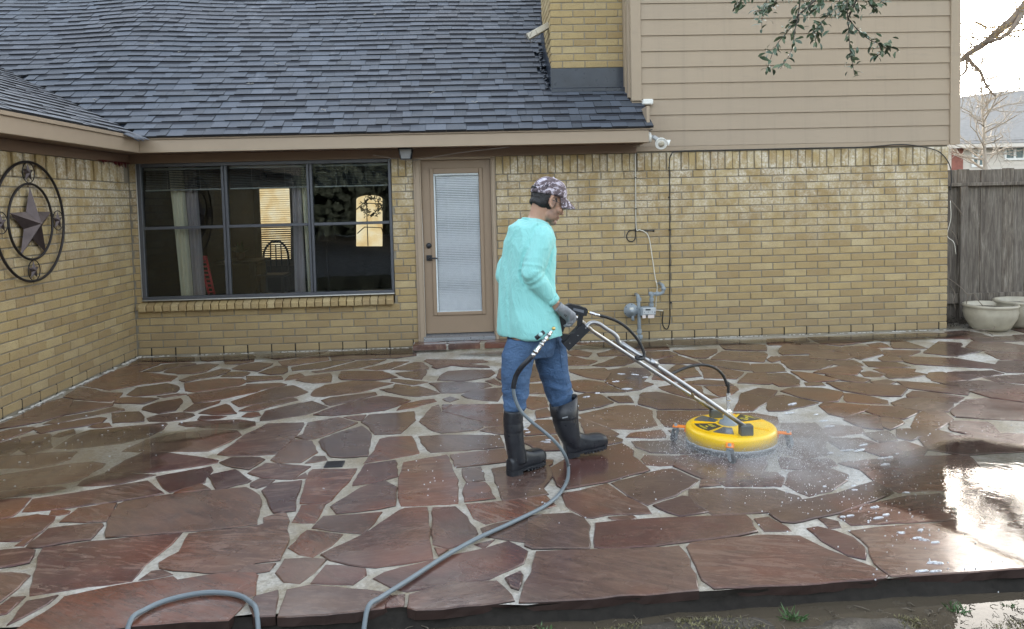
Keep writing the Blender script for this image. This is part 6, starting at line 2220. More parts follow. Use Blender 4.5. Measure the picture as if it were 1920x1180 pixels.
# black whip hose from the gun over the pole to the hub
m = MB()
P = [(0.740, -4.000, 0.920), (0.791, -3.990, 0.904), (0.858, -3.975, 0.873), (0.918, -3.965, 0.827), (0.974, -3.960, 0.762), (1.006, -3.960, 0.699), (1.014, -3.965, 0.657), (0.999, -3.985, 0.645), (0.970, -4.000, 0.647), (0.960, -3.985, 0.653), (0.990, -3.955, 0.654), (1.032, -3.945, 0.640), (1.065, -3.940, 0.616), (1.103, -3.935, 0.584), (1.139, -3.920, 0.546), (1.182, -3.880, 0.517), (1.247, -3.830, 0.522), (1.336, -3.780, 0.537), (1.434, -3.740, 0.539), (1.524, -3.710, 0.513), (1.590, -3.690, 0.457), (1.623, -3.685, 0.381)]
m.tube(smooth_path(P+[tuple(HB+Vector((0, 0, .40))), tuple(HB+Vector((0, 0, .33)))], 5), .0095, 12)
m.build('whip_hose', WIRE_B, CL)
m = MB()
m.tube([(1.052, -3.955, 0.628), (1.098, -3.955, 0.594)], .0165, 14)
m.build('hose_clamp', STEEL, CL)

# ---- supply hose
SUP = thing('pressure_hose', [(0.486, -4.212, 0.000)][0], 'long grey pressure hose curling from the gun down over the patio to its edge', 'hose')
P = [(0.201, -4.170, 0.558), (0.200, -4.170, 0.517), (0.211, -4.170, 0.464), (0.237, -4.170, 0.406), (0.286, -4.170, 0.351), (0.347, -4.165, 0.296), (0.409, -4.160, 0.239), (0.465, -4.150, 0.173), (0.500, -4.135, 0.106)]
G = [(0.522, -4.061, 0.014), (0.502, -4.209, 0.014), (0.463, -4.353, 0.014), (0.405, -4.494, 0.014), (0.325, -4.615, 0.014), (0.219, -4.726, 0.014), (0.105, -4.836, 0.014), (-0.040, -4.970, 0.014), (-0.186, -5.140, 0.014), (-0.316, -5.319, 0.014), (-0.424, -5.463, 0.014)]
E = [(-0.468, -5.535, 0.015), (-0.486, -5.620, 0.037), (-0.526, -5.800, 0.079), (-0.635, -6.000, 0.070), (-0.791, -6.020, 0.018)]
L2 = [(-0.884, -5.655, 0.014), (-0.889, -5.587, 0.014), (-0.913, -5.519, 0.014), (-0.956, -5.450, 0.014), (-1.016, -5.393, 0.014), (-1.091, -5.362, 0.014), (-1.171, -5.352, 0.014), (-1.252, -5.371, 0.014), (-1.324, -5.410, 0.014), (-1.373, -5.471, 0.014), (-1.394, -5.544, 0.014), (-1.393, -5.637, 0.014), (-1.394, -5.780, 0.014), (-1.432, -5.958, 0.014)]
path = P+[(G[0][0], G[0][1], .02)]+G[1:]+[(e[0], e[1], max(-.074, .012 if e[1] > -5.56 else -.074)) for e in E[:3]]
m = MB()
m.tube(smooth_path(path, 5), .0102, 12)
m.build('hose', HOSE, SUP)
m = MB()
L2 = [(x, y, .013 if y > -5.55 else -.070) for x, y, z in L2]
x0, y0, z0 = path[-1]
link = [(x0-.12, y0-.16, -.074), (x0-.02, y0-.42, -.074), (x0+.10, y0-.50, -.074), (L2[0][0]+.12, L2[0][1]-.30, -.074), (L2[0][0]+.03, L2[0][1]-.12, -.03)]
m.tube(smooth_path([path[-1]]+link+L2, 5), .0102, 12)
m.build('hose', HOSE, SUP)
m = MB()
m.tube(smooth_path([(0.311, -4.200, 0.729), (0.280, -4.200, 0.699), (0.245, -4.190, 0.661), (0.218, -4.170, 0.614), (0.203, -4.170, 0.564), (0.200, -4.170, 0.539)], 5), .0150, 12)
m.build('bend_sleeve', RUBBER, SUP)
m = MB()
A_, B_ = [Vector(p) for p in [(0.440, -4.150, 0.873), (0.308, -4.200, 0.726)]]
def at(t):
    return A_.lerp(B_, t)
for t0, t1, r_, n_ in ((.08, .16, .0105, 6), (.16, .24, .0135, 14), (.24, .30, .010, 14), (.30, .36, .015, 6), (.36, .52, .0115, 14), (.52, .58, .0155, 14), (.58, .64, .012, 14), (.64, .78, .0145, 6), (.78, .86, .0165, 14), (.86, 1.0, .0135, 14)):
    m.tube([at(t0), at(t1)], r_, n_, smooth=n_ > 6)
m.build('steel_coupling', CHROME, SUP)
m = MB()
m.ball([(0.443, -4.145, 0.876)][0], .0115, nu=12, nv=8)
m.build('brass_inlet', BRASS, SUP)
m = MB()
p = Vector([(0.362, -4.215, 0.854)][0])
m.tube([p+Vector((.02, .02, .012)), p+Vector((-.028, 0, -.020))], .013, 10)
m.tube([p+Vector((.012, .0, .010)), p+Vector((.002, .04, -.01))], .009, 8)
KN = m.build('valve_knob', BLACK, SUP)
m = MB()
m.lathe([(0, 0), (.0125, 0), (.0125, .003), (0, .003)], p+Vector((-.002, -.016, .004)), (-.25, -1, .25), 16)
m.build('valve_cap', plain('valve_teal', (.35, .62, .62), .4), KN)

# ---- spray: drops and mist thrown out under the rim
m = MB()
for k in range(15000):
    a = random.uniform(-math.pi, math.pi)
    wgt = .35+.65*max(0, math.cos(a+math.radians(35)))
    if random.random() > wgt:
        continue
    r = .285+abs(random.expovariate(1/(.05 if random.random() < .45 else .19)))*(.7+wgt)
    if r > 1.15:
        continue
    z = abs(random.gauss(.012, .035))*math.exp(-(r-.29)/.5)
    s = random.choice((.0009, .0012, .0015, .0020, .0029))*random.uniform(.7, 1.2)
    p = CC+Vector((r*math.cos(a), r*math.sin(a), .006+z))
    V = [p+Vector(o)*s for o in ((1, 0, 0), (-1, 0, 0), (0, 1, 0), (0, -1, 0), (0, 0, 1), (0, 0, -1))]
    m.add(V, [(0, 2, 4), (2, 1, 4), (1, 3, 4), (3, 0, 4), (2, 0, 5), (1, 2, 5), (3, 1, 5), (0, 3, 5)], True)
DROP = Mat('water_drop')
DROP.set(Base_Color=(.95, .96, .97), Roughness=.25)
DROP.p.inputs['Alpha'].default_value = .9
m.build('water_spray', DROP.m, kind='stuff')

MIST = Mat('mist')
MIST.n.remove(MIST.p)
vol = MIST.node('VolumePrincipled')
vol.inputs['Color'].default_value = (.93, .94, .96, 1)
vol.inputs['Anisotropy'].default_value = .2
tc = MIST.node('NewGeometry').outputs['Position']
def gauss_density(cx, cy, cz, rx, ry, rz, amt):
    mp = MIST.node('Mapping')
    mp.inputs['Location'].default_value = (-cx/rx, -cy/ry, -cz/rz)
    mp.inputs['Scale'].default_value = (1/rx, 1/ry, 1/rz)
    MIST.link(tc, mp.inputs['Vector'])
    ln = MIST.node('VectorMath', operation='LENGTH')
    MIST.link(mp.outputs[0], ln.inputs[0])
    r = MIST.ramp(ln.outputs['Value'], [(0., amt), (.5, amt*.5), (1.0, 0.)])
    return r
d1 = gauss_density(2.08, -3.95, .02, .80, .60, .22, 1.0)
d2 = gauss_density(1.75, -4.25, .01, .62, .48, .15, .75)
d3 = gauss_density(1.30, -3.85, .01, .40, .40, .14, .55)
s1 = MIST.math('ADD', MIST.math('ADD', d1, d2), d3)
nz = MIST.ramp(MIST.noise(5.5, 3, .6, MIST.pos((1, 1, 1.6))), [(.38, .08), (.68, 1.0)])
MIST.link(MIST.math('MULTIPLY', MIST.math('MULTIPLY', s1, nz), 5.5), vol.inputs['Density'])
MIST.link(vol.outputs[0], MIST.out.inputs['Volume'])
m = MB()
m.box((.85, -4.85, .012), (3.0, -3.2, .30))
m.build('water_mist', MIST.m, kind='stuff')

# ================================================================== THINGS ON THE HOUSE
# ---- star wall decoration
SX = XL+.035
SY, SZ = -1.932, 1.548
ST = thing('wall_star', (SX, SY, SZ), 'large dark metal star in two rings with four small stars, hanging on the brick wall', 'wall decoration')


def circ(cy, cz, r, n=48):
    return [(SX, cy+r*math.cos(2*math.pi*k/n), cz+r*math.sin(2*math.pi*k/n)) for k in range(n+1)]


def star(mb, cy, cz, R, h, rot=0.0):
    P = []
    for k in range(10):
        r = R if k % 2 == 0 else R*.40
        a = math.pi/2+rot+k*math.pi/5
        P.append((SX-.004, cy+r*math.cos(a), cz+r*math.sin(a)))
    mb.add(P+[(SX+h, cy, cz), (SX-.006, cy, cz)], [(k, (k+1) % 10, 10) for k in range(10)]+[((k+1) % 10, k, 11) for k in range(10)])


for nm, r, t in (('outer_ring', .502, .0115), ('inner_ring', .318, .0105)):
    m = MB()
    m.tube(circ(SY, SZ, r), t, 8, caps=False)
    m.build(nm, IRON, ST)
m = MB()
star(m, SY+.012, SZ-.02, .318, .075, .0)
m.build('star', RUSTY, ST, fix=True)
for cy, cz in ((SY, SZ+.411), (SY, SZ-.411), (SY+.411, SZ), (SY-.411, SZ)):
    m = MB()
    m.tube(circ(cy, cz, .086, 28), .0042, 6, caps=False)
    rg = m.build('small_ring', IRON, ST)
    m = MB()
    star(m, cy, cz, .083, .02)
    m.build('small_star', RUSTY, rg, fix=True)

# ---- red tatters left under the eave
RED = plain('red_tatter', (.09, .005, .010), .5, var=.4, nscale=30)
m = MB()
y = -.70
while y < -.03:
    w_ = random.uniform(.02, .05)
    l = random.choice((.012, .02, .05, .07))*random.uniform(.6, 1.2)
    m.prism([(XL+.024, y, 2.137), (XL+.024, y+w_, 2.137), (XL+.030, y+w_*random.uniform(.5, .9), 2.137-l), (XL+.028, y+w_*.2, 2.137-l*random.uniform(.5, .9))], (.004, 0, 0))
    y += w_*.8
m.build('red_strip', RED, None, fix=True)
tag(bpy.data.objects['red_strip'], 'torn dark red strip of plastic under the eave at the inside corner', 'strip')

# ---- lantern under the soffit
LN = thing('eave_lantern', (-.72, -.27, 2.22), 'small black lantern with frosted glass under the eave beside the door', 'lantern')
c = Vector((-.716, -.27, 2.215))
m = MB()
m.bbox((c.x-.078, c.y-.065, c.z-.012), (c.x+.078, c.y+.065, c.z), .003)
for sx in (-1, 1):
    for sy in (-1, 1):
        m.tube([c+Vector((.072*sx, .06*sy, -.012)), c+Vector((.052*sx, .045*sy, -.115))], .006, 6)
m.bbox((c.x-.057, c.y-.05, c.z-.122), (c.x+.057, c.y+.05, c.z-.112), .002)
m.build('lantern_frame', BLACK, LN)
m = MB()
lo, hi = [], []
for sx, sy in ((-1, -1), (1, -1), (1, 1), (-1, 1)):
    hi.append(c+Vector((.066*sx, .055*sy, -.013)))
    lo.append(c+Vector((.047*sx, .040*sy, -.111)))
m.loft([lo, hi], smooth=False)
m.build('frosted_glass', plain('frosted', (.22, .22, .22), .35), LN)
m = MB()
m.tube(smooth_path([(-1.055, -0.330, 2.146), (-0.718, -0.330, 2.082), (-0.490, -0.340, 2.099), (-0.148, -0.380, 2.146), (0.391, -0.420, 2.194)], 4), .0022, 5)
m.build('string', plain('string', (.16, .14, .12), .8), None)
tag(bpy.data.objects['string'], 'thin slack string running under the eave above the door', 'string')

# ---- floodlight on the end of the eave
FL = thing('security_light', (1.93, -.34, 2.28), 'round white security light on the end of the eave', 'light')
p = Vector([(1.946, -0.330, 2.271)][0])
m = MB()
m.lathe([(0, 0), (.060, 0), (.060, .03), (.052, .040), (0, .040)], (1.888, p.y, p.z), (1, 0, 0), 24)
m.build('mount', WHITE, FL)
h = Vector([(2.022, -0.420, 2.193)][0])
m = MB()
m.tube([(1.925, p.y, p.z+.01), (1.96, p.y-.02, p.z), tuple(h+Vector((-.01, .06, .035)))], [.018, .022, .03], 12)
m.build('arm', plain('arm_grey', (.38, .39, .40), .4), FL)
m = MB()
ax = Vector((-.10, -.92, -.36)).normalized()
o = h-ax*.05
m.lathe([(0, -.04), (.03, -.04), (.045, -.01), (.062, .02), (.066, .048), (.058, .052), (.054, .046), (.046, .050), (.0, .050)], o, ax, 28)
HD = m.build('lamp_head', WHITE, FL)
m = MB()
m.lathe([(0, .0525), (.034, .0525), (.034, .0505), (0, .0505)], o, ax, 24)
m.build('lens', plain('lens', (.42, .38, .30), .3, var=.3, nscale=60), HD)
m = MB()
m.tube([h+Vector((.0, .07, .055)), h+Vector((.075, .07, .025))], .022, 10)
m.add([h+Vector((.075, .05, .045)), h+Vector((.115, .05, .045)), h+Vector((.085, .02, -.02)), h+Vector((.07, .06, .0))], [(0, 1, 2, 3)])
m.build('sensor', WHITE, FL)

# ---- bent piece of downspout by the chimney
DS = thing('gutter_piece', (.86, .28, 3.3), 'loose bent piece of cream gutter jutting over the roof from the chimney', 'gutter')
a, b = Vector([(0.876, 0.550, 3.650)][0]), Vector([(0.698, 0.480, 3.544)][0])
t = (b-a).normalized()
m = MB()
sd = Vector((0, 1, 0))
up = sd.cross(t).normalized()
wv = [(-.055, -.035), (-.03, -.028), (-.01, -.036), (.012, -.028), (.035, -.036), (.055, -.028), (.058, .035), (.02, .028), (-.02, .035), (-.058, .028)]
m.loft([[a-t*.08+up*u+sd*v for v, u in wv], [b+t*.02+up*u+sd*v for v, u in wv]], smooth=False)
m.build('gutter_channel', plain('cream_metal', (.46, .42, .34), .4, var=.15), DS, fix=True)
m = MB()
for k in range(26):
    q = b+Vector((random.uniform(-.08, .16), random.uniform(-.10, .12), random.uniform(-.10, .02)))
    q.z = max(q.z, ZE+SL*(q.y+OV)+.004)
    m.tube([q, q+Vector((random.uniform(-.09, .09), random.uniform(-.05, .05), random.uniform(-.01, .07)))], .0022, 4)
m.build('twig_debris', plain('twig_grey', (.12, .10, .085), .9), DS, kind='stuff')
m = MB()
for u, v in ((235, 68), (720, 68), (807, 178), (520, 122), (333, 101), (400, 14), (890, 195), (290, 86), (470, 160), (610, 210), (180, 190), (700, 30)):
    yy = 1.0
    d = Vector(((u-960)/1425.6, 1, (456-v)/1425.6))
    r3 = Matrix((_r2, _u2, -_f)).transposed() @ Vector(((u-960)/1425.587, (456.09-v)/1425.587, -1))
    tt = (ZE+SL*(CAM_POS.y+OV)-CAM_POS.z)/(r3.z-SL*r3.y)
    q = CAM_POS+r3*tt
    q.z += .012
    for k in range(3):
        dx = Vector((random.uniform(-.05, .05), random.uniform(-.04, .04), random.uniform(0, .02)))
        m.tube([q, q+dx*.5+Vector((0, 0, .008)), q+dx], .0028, 4)
m.build('roof_litter', plain('pale_litter', (.42, .40, .36), .8), None, kind='stuff')

# ---- cables and gas meter on the brick wall
def cable(name, pts, r, mat, label):
    m = MB()
    m.tube(smooth_path(pts, 6), r, 7)
    o = m.build(name, mat, None)
    return tag(o, label, 'cable')


cable('wall_cable', [(1.832, -.012, 2.14), (1.828, -.010, 1.9), (1.820, -.010, 1.6), (1.816, -.011, 1.29), (1.80, -.012, 1.262), (1.742, -.012, 1.25), (1.712, -.012, 1.19), (1.735, -.013, 1.14), (1.785, -.014, 1.135), (1.815, -.014, 1.18), (1.816, -.016, 1.27), (1.83, -.012, 1.252), (1.90, -.012, 1.250), (2.02, -.012, 1.246)], .0062, WIRE_B, 'black cable looping on the brick wall above the gas meter')
cable('wall_wire', [(1.824, -.020, 2.12), (1.823, -.018, 1.7), (1.822, -.018, 1.29), (1.86, -.02, 1.262), (1.92, -.02, 1.235), (1.965, -.02, 1.17), (2.0, -.02, .95), (2.03, -.02, .72), (2.045, -.05, .62), (2.033, -.05, .50), (2.030, -.03, .355), (2.05, -.02, .340), (2.115, -.018, .332)], .0058, WIRE_W, 'white wire hanging beside the gas meter on the brick wall')
cable('wall_cable', [(5.47, -.02, 1.62), (5.482, -.03, 1.75), (5.46, -.032, 1.90), (5.38, -.034, 2.02), (5.25, -.036, 2.095), (4.9, -.040, 2.155), (4.45, -.038, 2.135), (3.9, -.030, 2.137), (3.0, -.030, 2.136), (2.33, -.030, 2.134), (2.235, -.026, 2.10), (2.212, -.014, 2.0), (2.212, -.012, 1.7), (2.205, -.012, 1.0), (2.198, -.012, .5), (2.194, -.012, .22), (2.165, -.013, .125), (2.13, -.013, .135), (2.108, -.013, .20), (2.12, -.014, .325)], .0060, WIRE_B, 'long black cable along the brickwork top, dropping to a loop near the ground')
cable('wall_wire', [(5.475, -.02, 1.50), (5.49, -.01, 1.30), (5.468, .02, 1.1), (5.52, -.02, 1.02), (5.56, 0, .88)], .0035, WIRE_W, 'pale loose wire dangling at the corner of the house by the fence')
m = MB()
for z in (1.95, 1.62, 1.25, .85, .42):
    m.bbox((2.195, -.020, z-.006), (2.22, -.001, z+.006), .002)
for z in (1.85, 1.5):
    m.bbox((1.812, -.028, z-.005), (1.835, -.001, z+.005), .002)
m.ball((2.022, -.014, 1.246), .012, nu=10, nv=6)
m.build('cable_clip', WIRE_B, None, kind='stuff')

GM = thing('gas_meter', (1.85, -.15, 0), 'grey gas meter with pipes and round regulator on the brick wall', 'gas meter')
def pipe(name, pts, r=.021, mat=METER):
    m = MB()
    m.tube(pts, r, 14)
    return m, m.build(name, mat, GM)
m = MB()
m.tube([(1.812, -.15, -.01), (1.812, -.15, .28), (1.808, -.15, .42), (1.806, -.15, .50), (1.806, -.13, .525), (1.806, -.02, .53)], .0205, 14)
for z in (.11, .33, .47):
    m.tube([(1.811, -.15, z), (1.811, -.15, z+.04)], .029, 8, smooth=False)
m.build('riser_pipe', METER, GM)
m = MB()
m.tube([(1.782, -.15, .07), (1.845, -.15, .07)], .020, 8)
m.lathe([(0, 0), (.024, 0), (.024, .03), (.012, .036), (.012, .046), (0, .046)], (1.812, -.165, .07), (0, -1, 0), 14)
m.bbox((1.800, -.222, .055), (1.826, -.212, .085), .002)
m.build('shutoff_valve', METER, GM)
m = MB()
m.bbox((1.815, -.215, .305), (1.985, -.085, .405), .012)
m.build('meter_body', METER, GM)
m = MB()
m.bbox((1.838, -.226, .326), (1.984, -.2155, .400), .006)
MF = m.build('meter_face', METER_L, GM)
m = MB()
m.bbox((1.868, -.2285, .372), (1.925, -.2262, .389), .001)
m.build('display', plain('lcd', (.045, .05, .05), .2), MF)
m = MB()
for k in range(3):
    m.bbox((1.85+.045*k, -.2285, .350), (1.858+.045*k, -.2262, .357), .001)
m.lathe([(0, 0), (.006, 0), (.006, .004), (0, .004)], (1.972, -.226, .352), (0, -1, 0), 10)
m.build('meter_button', BLACK, MF)
m = MB()
m.bbox((1.834, -.218, .285), (1.872, -.214, .322), .001)
m.bbox((1.896, -.218, .283), (1.967, -.214, .3225), .001)
m.build('meter_tag', plain('meter_label', (.62, .55, .52), .5, var=.2, nscale=50), MF)
m = MB()
m.lathe([(0, -.05), (.04, -.05), (.050, -.03), (.078, -.015), (.082, 0), (.078, .015), (.046, .03), (.040, .055), (.022, .06), (.018, .075), (0, .075)], (1.718, -.16, .368), (0, -1, 0), 26)
RG = m.build('regulator', METER, GM)
m = MB()
m.tube([(1.718, -.16, .368), (1.82, -.155, .368)], .022, 12)
m.tube([(1.732, -.165, .33), (1.738, -.17, .255)], .018, 12)
m.build('regulator_pipe', METER, RG)
m = MB()
m.bbox((1.692, -.222, .386), (1.735, -.2125, .408), .001)
m.build('regulator_label', plain('paper_label', (.6, .6, .55), .6), RG)
m = MB()
for k in range(6):
    a = k*math.pi/3+.4
    m.ball((1.718+.070*math.cos(a), -.178, .368+.070*math.sin(a)), .006, nu=8, nv=5)
m.build('bolt', BLACK, RG)
m = MB()
m.tube([(1.955, -.15, .40), (1.955, -.15, .52), (1.955, -.15, .565)], .019, 12)
m.tube([(1.945, -.15, .545), (2.055, -.15, .545), (2.085, -.15, .560), (2.092, -.15, .60), (2.085, -.14, .640), (2.072, -.02, .650)], .0185, 14)
for z in (.41, .47, .52):
    m.tube([(1.955, -.15, z), (1.955, -.15, z+.028)], .026, 8, smooth=False)
m.tube([(2.005, -.15, .545), (2.035, -.15, .545)], .025, 8, smooth=False)
m.tube([(2.0925, -.15, .585), (2.0925, -.15, .615)], .026, 12)
m.tube([(1.925, -.15, .548), (1.965, -.15, .548)], .023, 10)
m.build('outlet_pipe', METER, GM)

# ================================================================== INSIDE, SEEN THROUGH THE WINDOW
GLOW = Mat('lit_window')
GLOW.n.remove(GLOW.p)
em = GLOW.node('Emission')
gc = GLOW.ramp(GLOW.noise(5, 3), [(.3, (.80, .52, .22)), (.5, (.95, .70, .36)), (.72, (1.0, .84, .55))])
GLOW.link(gc, em.inputs[0])
em.inputs[1].default_value = .16
GLOW.link(em.outputs[0], GLOW.out.inputs[0])
GLOW = GLOW.m
FAB = plain('cream_curtain', (.90, .78, .54), .85, var=.1, nscale=4)
FAB2 = plain('mauve_curtain', (.50, .40, .36), .85, var=.1, nscale=4)


def curtain(name, top, bot, mat, label, folds=5, amp=.020):
    """top and bottom edge: (left, right) 3d points"""
    m = MB()
    n, r = folds*8, 14
    V, F = [], []
    for j in range(r+1):
        t = j/r
        a = Vector(top[0]).lerp(Vector(bot[0]), t)
        b = Vector(top[1]).lerp(Vector(bot[1]), t)
        for i in range(n+1):
            s = i/n
            p = a.lerp(b, s)
            p.y += amp*math.sin(s*folds*2*math.pi+t*1.2)+.01*math.sin(s*folds*4.3+2*t)
            V.append(p)
    N = len(V)
    V += [p+Vector((0, .006, 0)) for p in V]
    for j in range(r):
        for i in range(n):
            q = j*(n+1)+i
            F.append((q, q+n+1, q+n+2, q+1))
            F.append((q+N+1, q+N+n+2, q+N+n+1, q+N))
    m.add(V, F, True)
    o = m.build(name, mat, None)
    return tag(o, label, 'curtain', 'curtains behind the window')


t = [(-3.386, 0.150, 2.113), (-3.229, 0.150, 2.110), (-3.231, 0.170, 2.111), (-3.097, 0.170, 2.096), (-2.034, 0.150, 2.095), (-1.939, 0.150, 2.093), (-1.938, 0.170, 2.094), (-1.831, 0.170, 2.091)]
b = [(-3.323, 0.150, 0.643), (-3.188, 0.150, 0.639), (-3.189, 0.170, 0.637), (-3.060, 0.170, 0.633), (-2.057, 0.150, 0.629), (-1.932, 0.150, 0.625), (-1.912, 0.170, 0.622), (-1.835, 0.170, 0.619)]
curtain('curtain', (t[0], t[1]), (b[0], b[1]), FAB, 'cream curtain tied back behind the pane nearest the inside corner', 3)
curtain('curtain', (t[2], t[3]), (b[2], b[3]), FAB2, 'mauve brown curtain hanging beside the cream one near the red ladder', 3)
curtain('curtain', (t[4], t[5]), (b[4], b[5]), FAB2, 'mauve brown curtain behind the middle pane of the window', 2)
curtain('curtain', (t[6], t[7]), (b[6], b[7]), FAB, 'narrow cream curtain by the mullion between middle and last pane', 2)

BLD = plain('dark_blind', (.075, .072, .068), .55)
HEADR = plain('cream_rail', (.34, .32, .27), .5)
for k, (a_, b_) in enumerate(panes):
    o = thing('window_blind', ((a_+b_)/2, .10, 2.1), ('raised dark mini blind at the top of the window pane nearest the wall star', 'raised dark mini blind at the top of the middle window pane', 'raised dark mini blind at the top of the window pane beside the door')[k], 'blind', 'blinds in the window')
    m = MB()
    m.bbox((a_+.005, .075, 2.055), (b_-.005, .105, 2.08), .003)
    m.build('headrail', HEADR, o)
    for i in range(11):
        m = MB()
        z = 2.045-i*.0185
        m.box((a_+.01, .078, z), (b_-.01, .102, z+.0022), Matrix.Translation((0, .09, z)) @ Matrix.Rotation(math.radians(24), 4, 'X') @ Matrix.Translation((0, -.09, -z)))
        m.build('slat', BLD, o)
    m = MB()
    m.bbox((a_+.008, .074, 1.826), (b_-.008, .106, 1.842), .003)
    m.build('bottom_rail', HEADR, o)
    m = MB()
    m.tube([(a_+.25, .073, 2.05), (a_+.25, .073, 1.84)], .0014, 5)
    m.tube([(b_-.25, .073, 2.05), (b_-.25, .073, 1.84)], .0014, 5)
    m.build('ladder_cord', HEADR, o)

L0 = [(-3.141, 0.260, 1.087), (-3.058, 0.260, 1.085), (-3.015, 0.180, 0.654), (-2.956, 0.180, 0.653)]
RK = thing('toy_ladder', L0[2], 'bright red plastic ladder leaning inside the window beside the curtain', 'ladder')
RP = plain('red_plastic', (.55, .02, .035), .4)
A, B_, C_, D_ = [Vector(p) for p in L0]
for p, q in ((A, C_), (B_, D_)):
    m = MB()
    m.tube([p, q], .013, 8)
    m.build('rail', RP, RK)
for k in range(9):
    s = .06+k*.11
    m = MB()
    m.tube([A.lerp(C_, s), B_.lerp(D_, s)], .010 if k else .028, 8)
    m.build('rung', RP, RK)

# far windows of the room with daylight behind wooden blinds
FW_ = thing('far_window', [(-3.566, 5.150, 1.319)][0], 'far window of the room glowing warm behind half closed blinds', 'window')
q = [(-4.000, 5.170, 1.971), (-3.237, 5.170, 1.953), (-3.288, 5.170, 0.674), (-4.055, 5.170, 0.696)]
m = MB()
m.add([q[0], q[3], q[2], q[1]], [(0, 1, 2, 3)])
m.build('bright_pane', GLOW, FW_)
z0, z1 = q[2][2], q[0][2]
for i in range(34):
    m = MB()
    z = z0+(z1-z0)*i/34
    tall = (z1-z0)/34*(.16 if z > 1.25 else .52)
    m.box((q[0][0], 5.10, z), (q[1][0], 5.115, z+tall))
    m.build('slat', plain('wood_slat', (.10, .06, .035), .6) if i == 0 else bpy.data.materials['wood_slat'], FW_)
m = MB()
xs = [(-3.862, 5.080, 1.329), (-3.761, 5.080, 1.326)]
m.bbox((xs[0][0], 5.06, z0-.3), (xs[1][0], 5.095, z1+.1), .004)
m.bbox((q[1][0], 5.06, z0-.08), (q[1][0]+.12, 5.13, z1+.1), .004)
m.bbox((q[0][0]-.1, 5.06, z0-.10), (q[1][0]+.1, 5.13, z0), .004)
m.build('window_frame', plain('wood_frame', (.13, .085, .05), .5), FW_)
AD = thing('arched_door', [(-1.878, 5.150, 1.275)][0], 'dark door with an arched glowing glass panel and a round wreath', 'door')
c0 = [(-2.092, 5.170, 1.708), (-1.630, 5.170, 1.697), (-1.658, 5.170, 0.868), (-2.122, 5.170, 0.880)]
cx, hw = (c0[0][0]+c0[1][0])/2, (c0[1][0]-c0[0][0])/2
m = MB()
P = [(c0[3][0], 5.17, c0[3][2]), (c0[2][0], 5.17, c0[2][2])]
for k in range(13):
    a = math.pi*k/12
    P.append((cx+hw*math.cos(a), 5.17, c0[0][2]+.28*hw*1.2*math.sin(a)))
m.add(P, [tuple(range(len(P)))])
m.build('glass_panel', GLOW, AD, fix=True)
m = MB()
wc = Vector([(-1.816, 5.120, 1.588)][0])
for k in range(160):
    a = random.uniform(0, 2*math.pi)
    r = random.gauss(.15, .028)
    p = wc+Vector((r*math.cos(a), random.uniform(-.03, .02), r*math.sin(a)))
    d = Vector((random.uniform(-1, 1), random.uniform(-.4, .4), random.uniform(-1, 1)))*.05
    m.tube([p, p+d], .007, 4)
m.build('wreath', plain('wreath_dark', (.03, .025, .018), .9), AD)
m = MB()
for z in (c0[3][2]+.28, c0[0][2]-.12):
    m.tube([(cx-hw, 5.15, z-.05), (cx-.1, 5.15, z+.06), (cx+.2, 5.15, z+.04), (cx+hw, 5.15, z-.08)], .010, 6)
m.tube([(cx-.05, 5.15, c0[3][2]), (cx-.05, 5.15, c0[0][2])], .009, 6)
m.build('iron_scroll', IRON, AD)
CHR = thing('dining_chair', [(-3.130, 3.600, 0.511)][0], 'dark wooden chair silhouetted against the far window', 'chair')
x, y, z = [(-3.215, 3.600, 0.868)][0]
WD = plain('dark_wood', (.022, .015, .012), .5)
for nm, lo, hi in (('seat', (x-.22, 3.45, .52), (x+.22, 3.9, .56)), ('leg', (x-.21, 3.47, .10), (x-.17, 3.51, .52)), ('leg', (x+.17, 3.47, .10), (x+.21, 3.51, .52)), ('leg', (x+.17, 3.84, .10), (x+.21, 3.88, .52)), ('leg', (x-.21, 3.84, .10), (x-.17, 3.88, .52))):
    m = MB()
    m.bbox(lo, hi, .006)
    m.build(nm, WD, CHR)
m = MB()
m.tube(smooth_path([(x-.2, 3.88, .56), (x-.19, 3.9, .88), (x-.10, 3.92, 1.03), (x, 3.92, 1.07), (x+.10, 3.92, 1.03), (x+.19, 3.9, .88), (x+.2, 3.88, .56)], 4), .018, 8)
for dx in (-.09, 0, .09):
    m.tube([(x+dx, 3.89, .56), (x+dx*.9, 3.91, 1.02)], .010, 6)
m.build('backrest', WD, CHR)
TB = thing('dining_table', (x-.75, 3.3, .1), 'dark dining table with a leafy plant seen through the window', 'table')
m = MB()
m.bbox((x-1.3, 2.9, .78), (x-.02, 3.7, .82), .008)
m.build('table_top', WD, TB)
for lx, ly in ((x-1.2, 3.0), (x-.12, 3.0), (x-1.2, 3.6), (x-.12, 3.6)):
    m = MB()
    m.bbox((lx-.04, ly-.04, .10), (lx+.04, ly+.04, .78), .006)
    m.build('leg', WD, TB)
PL_ = thing('potted_plant', (x-.35, 3.2, .82), 'small green potted plant on the table behind the window', 'plant')
m = MB()
m.lathe([(0, 0), (.05, 0), (.07, .12), (.06, .12), (0, .10)], (x-.35, 3.2, .82))
m.build('pot', plain('clay', (.12, .06, .04), .7), PL_)
m = MB()
for k in range(60):
    a, e = random.uniform(0, 6.28), random.uniform(.2, 1.4)
    p = Vector((x-.35, 3.2, .93))
    d = Vector((math.cos(a)*math.cos(e), math.sin(a)*math.cos(e), math.sin(e)))*random.uniform(.08, .22)
    s = d.cross(Vector((0, 0, 1))).normalized()*.018
    m.add([p, p+d*.5+s, p+d, p+d*.5-s], [(0, 1, 2, 3)])
m.build('leaves', plain('house_leaf', (.03, .09, .025), .5), PL_)
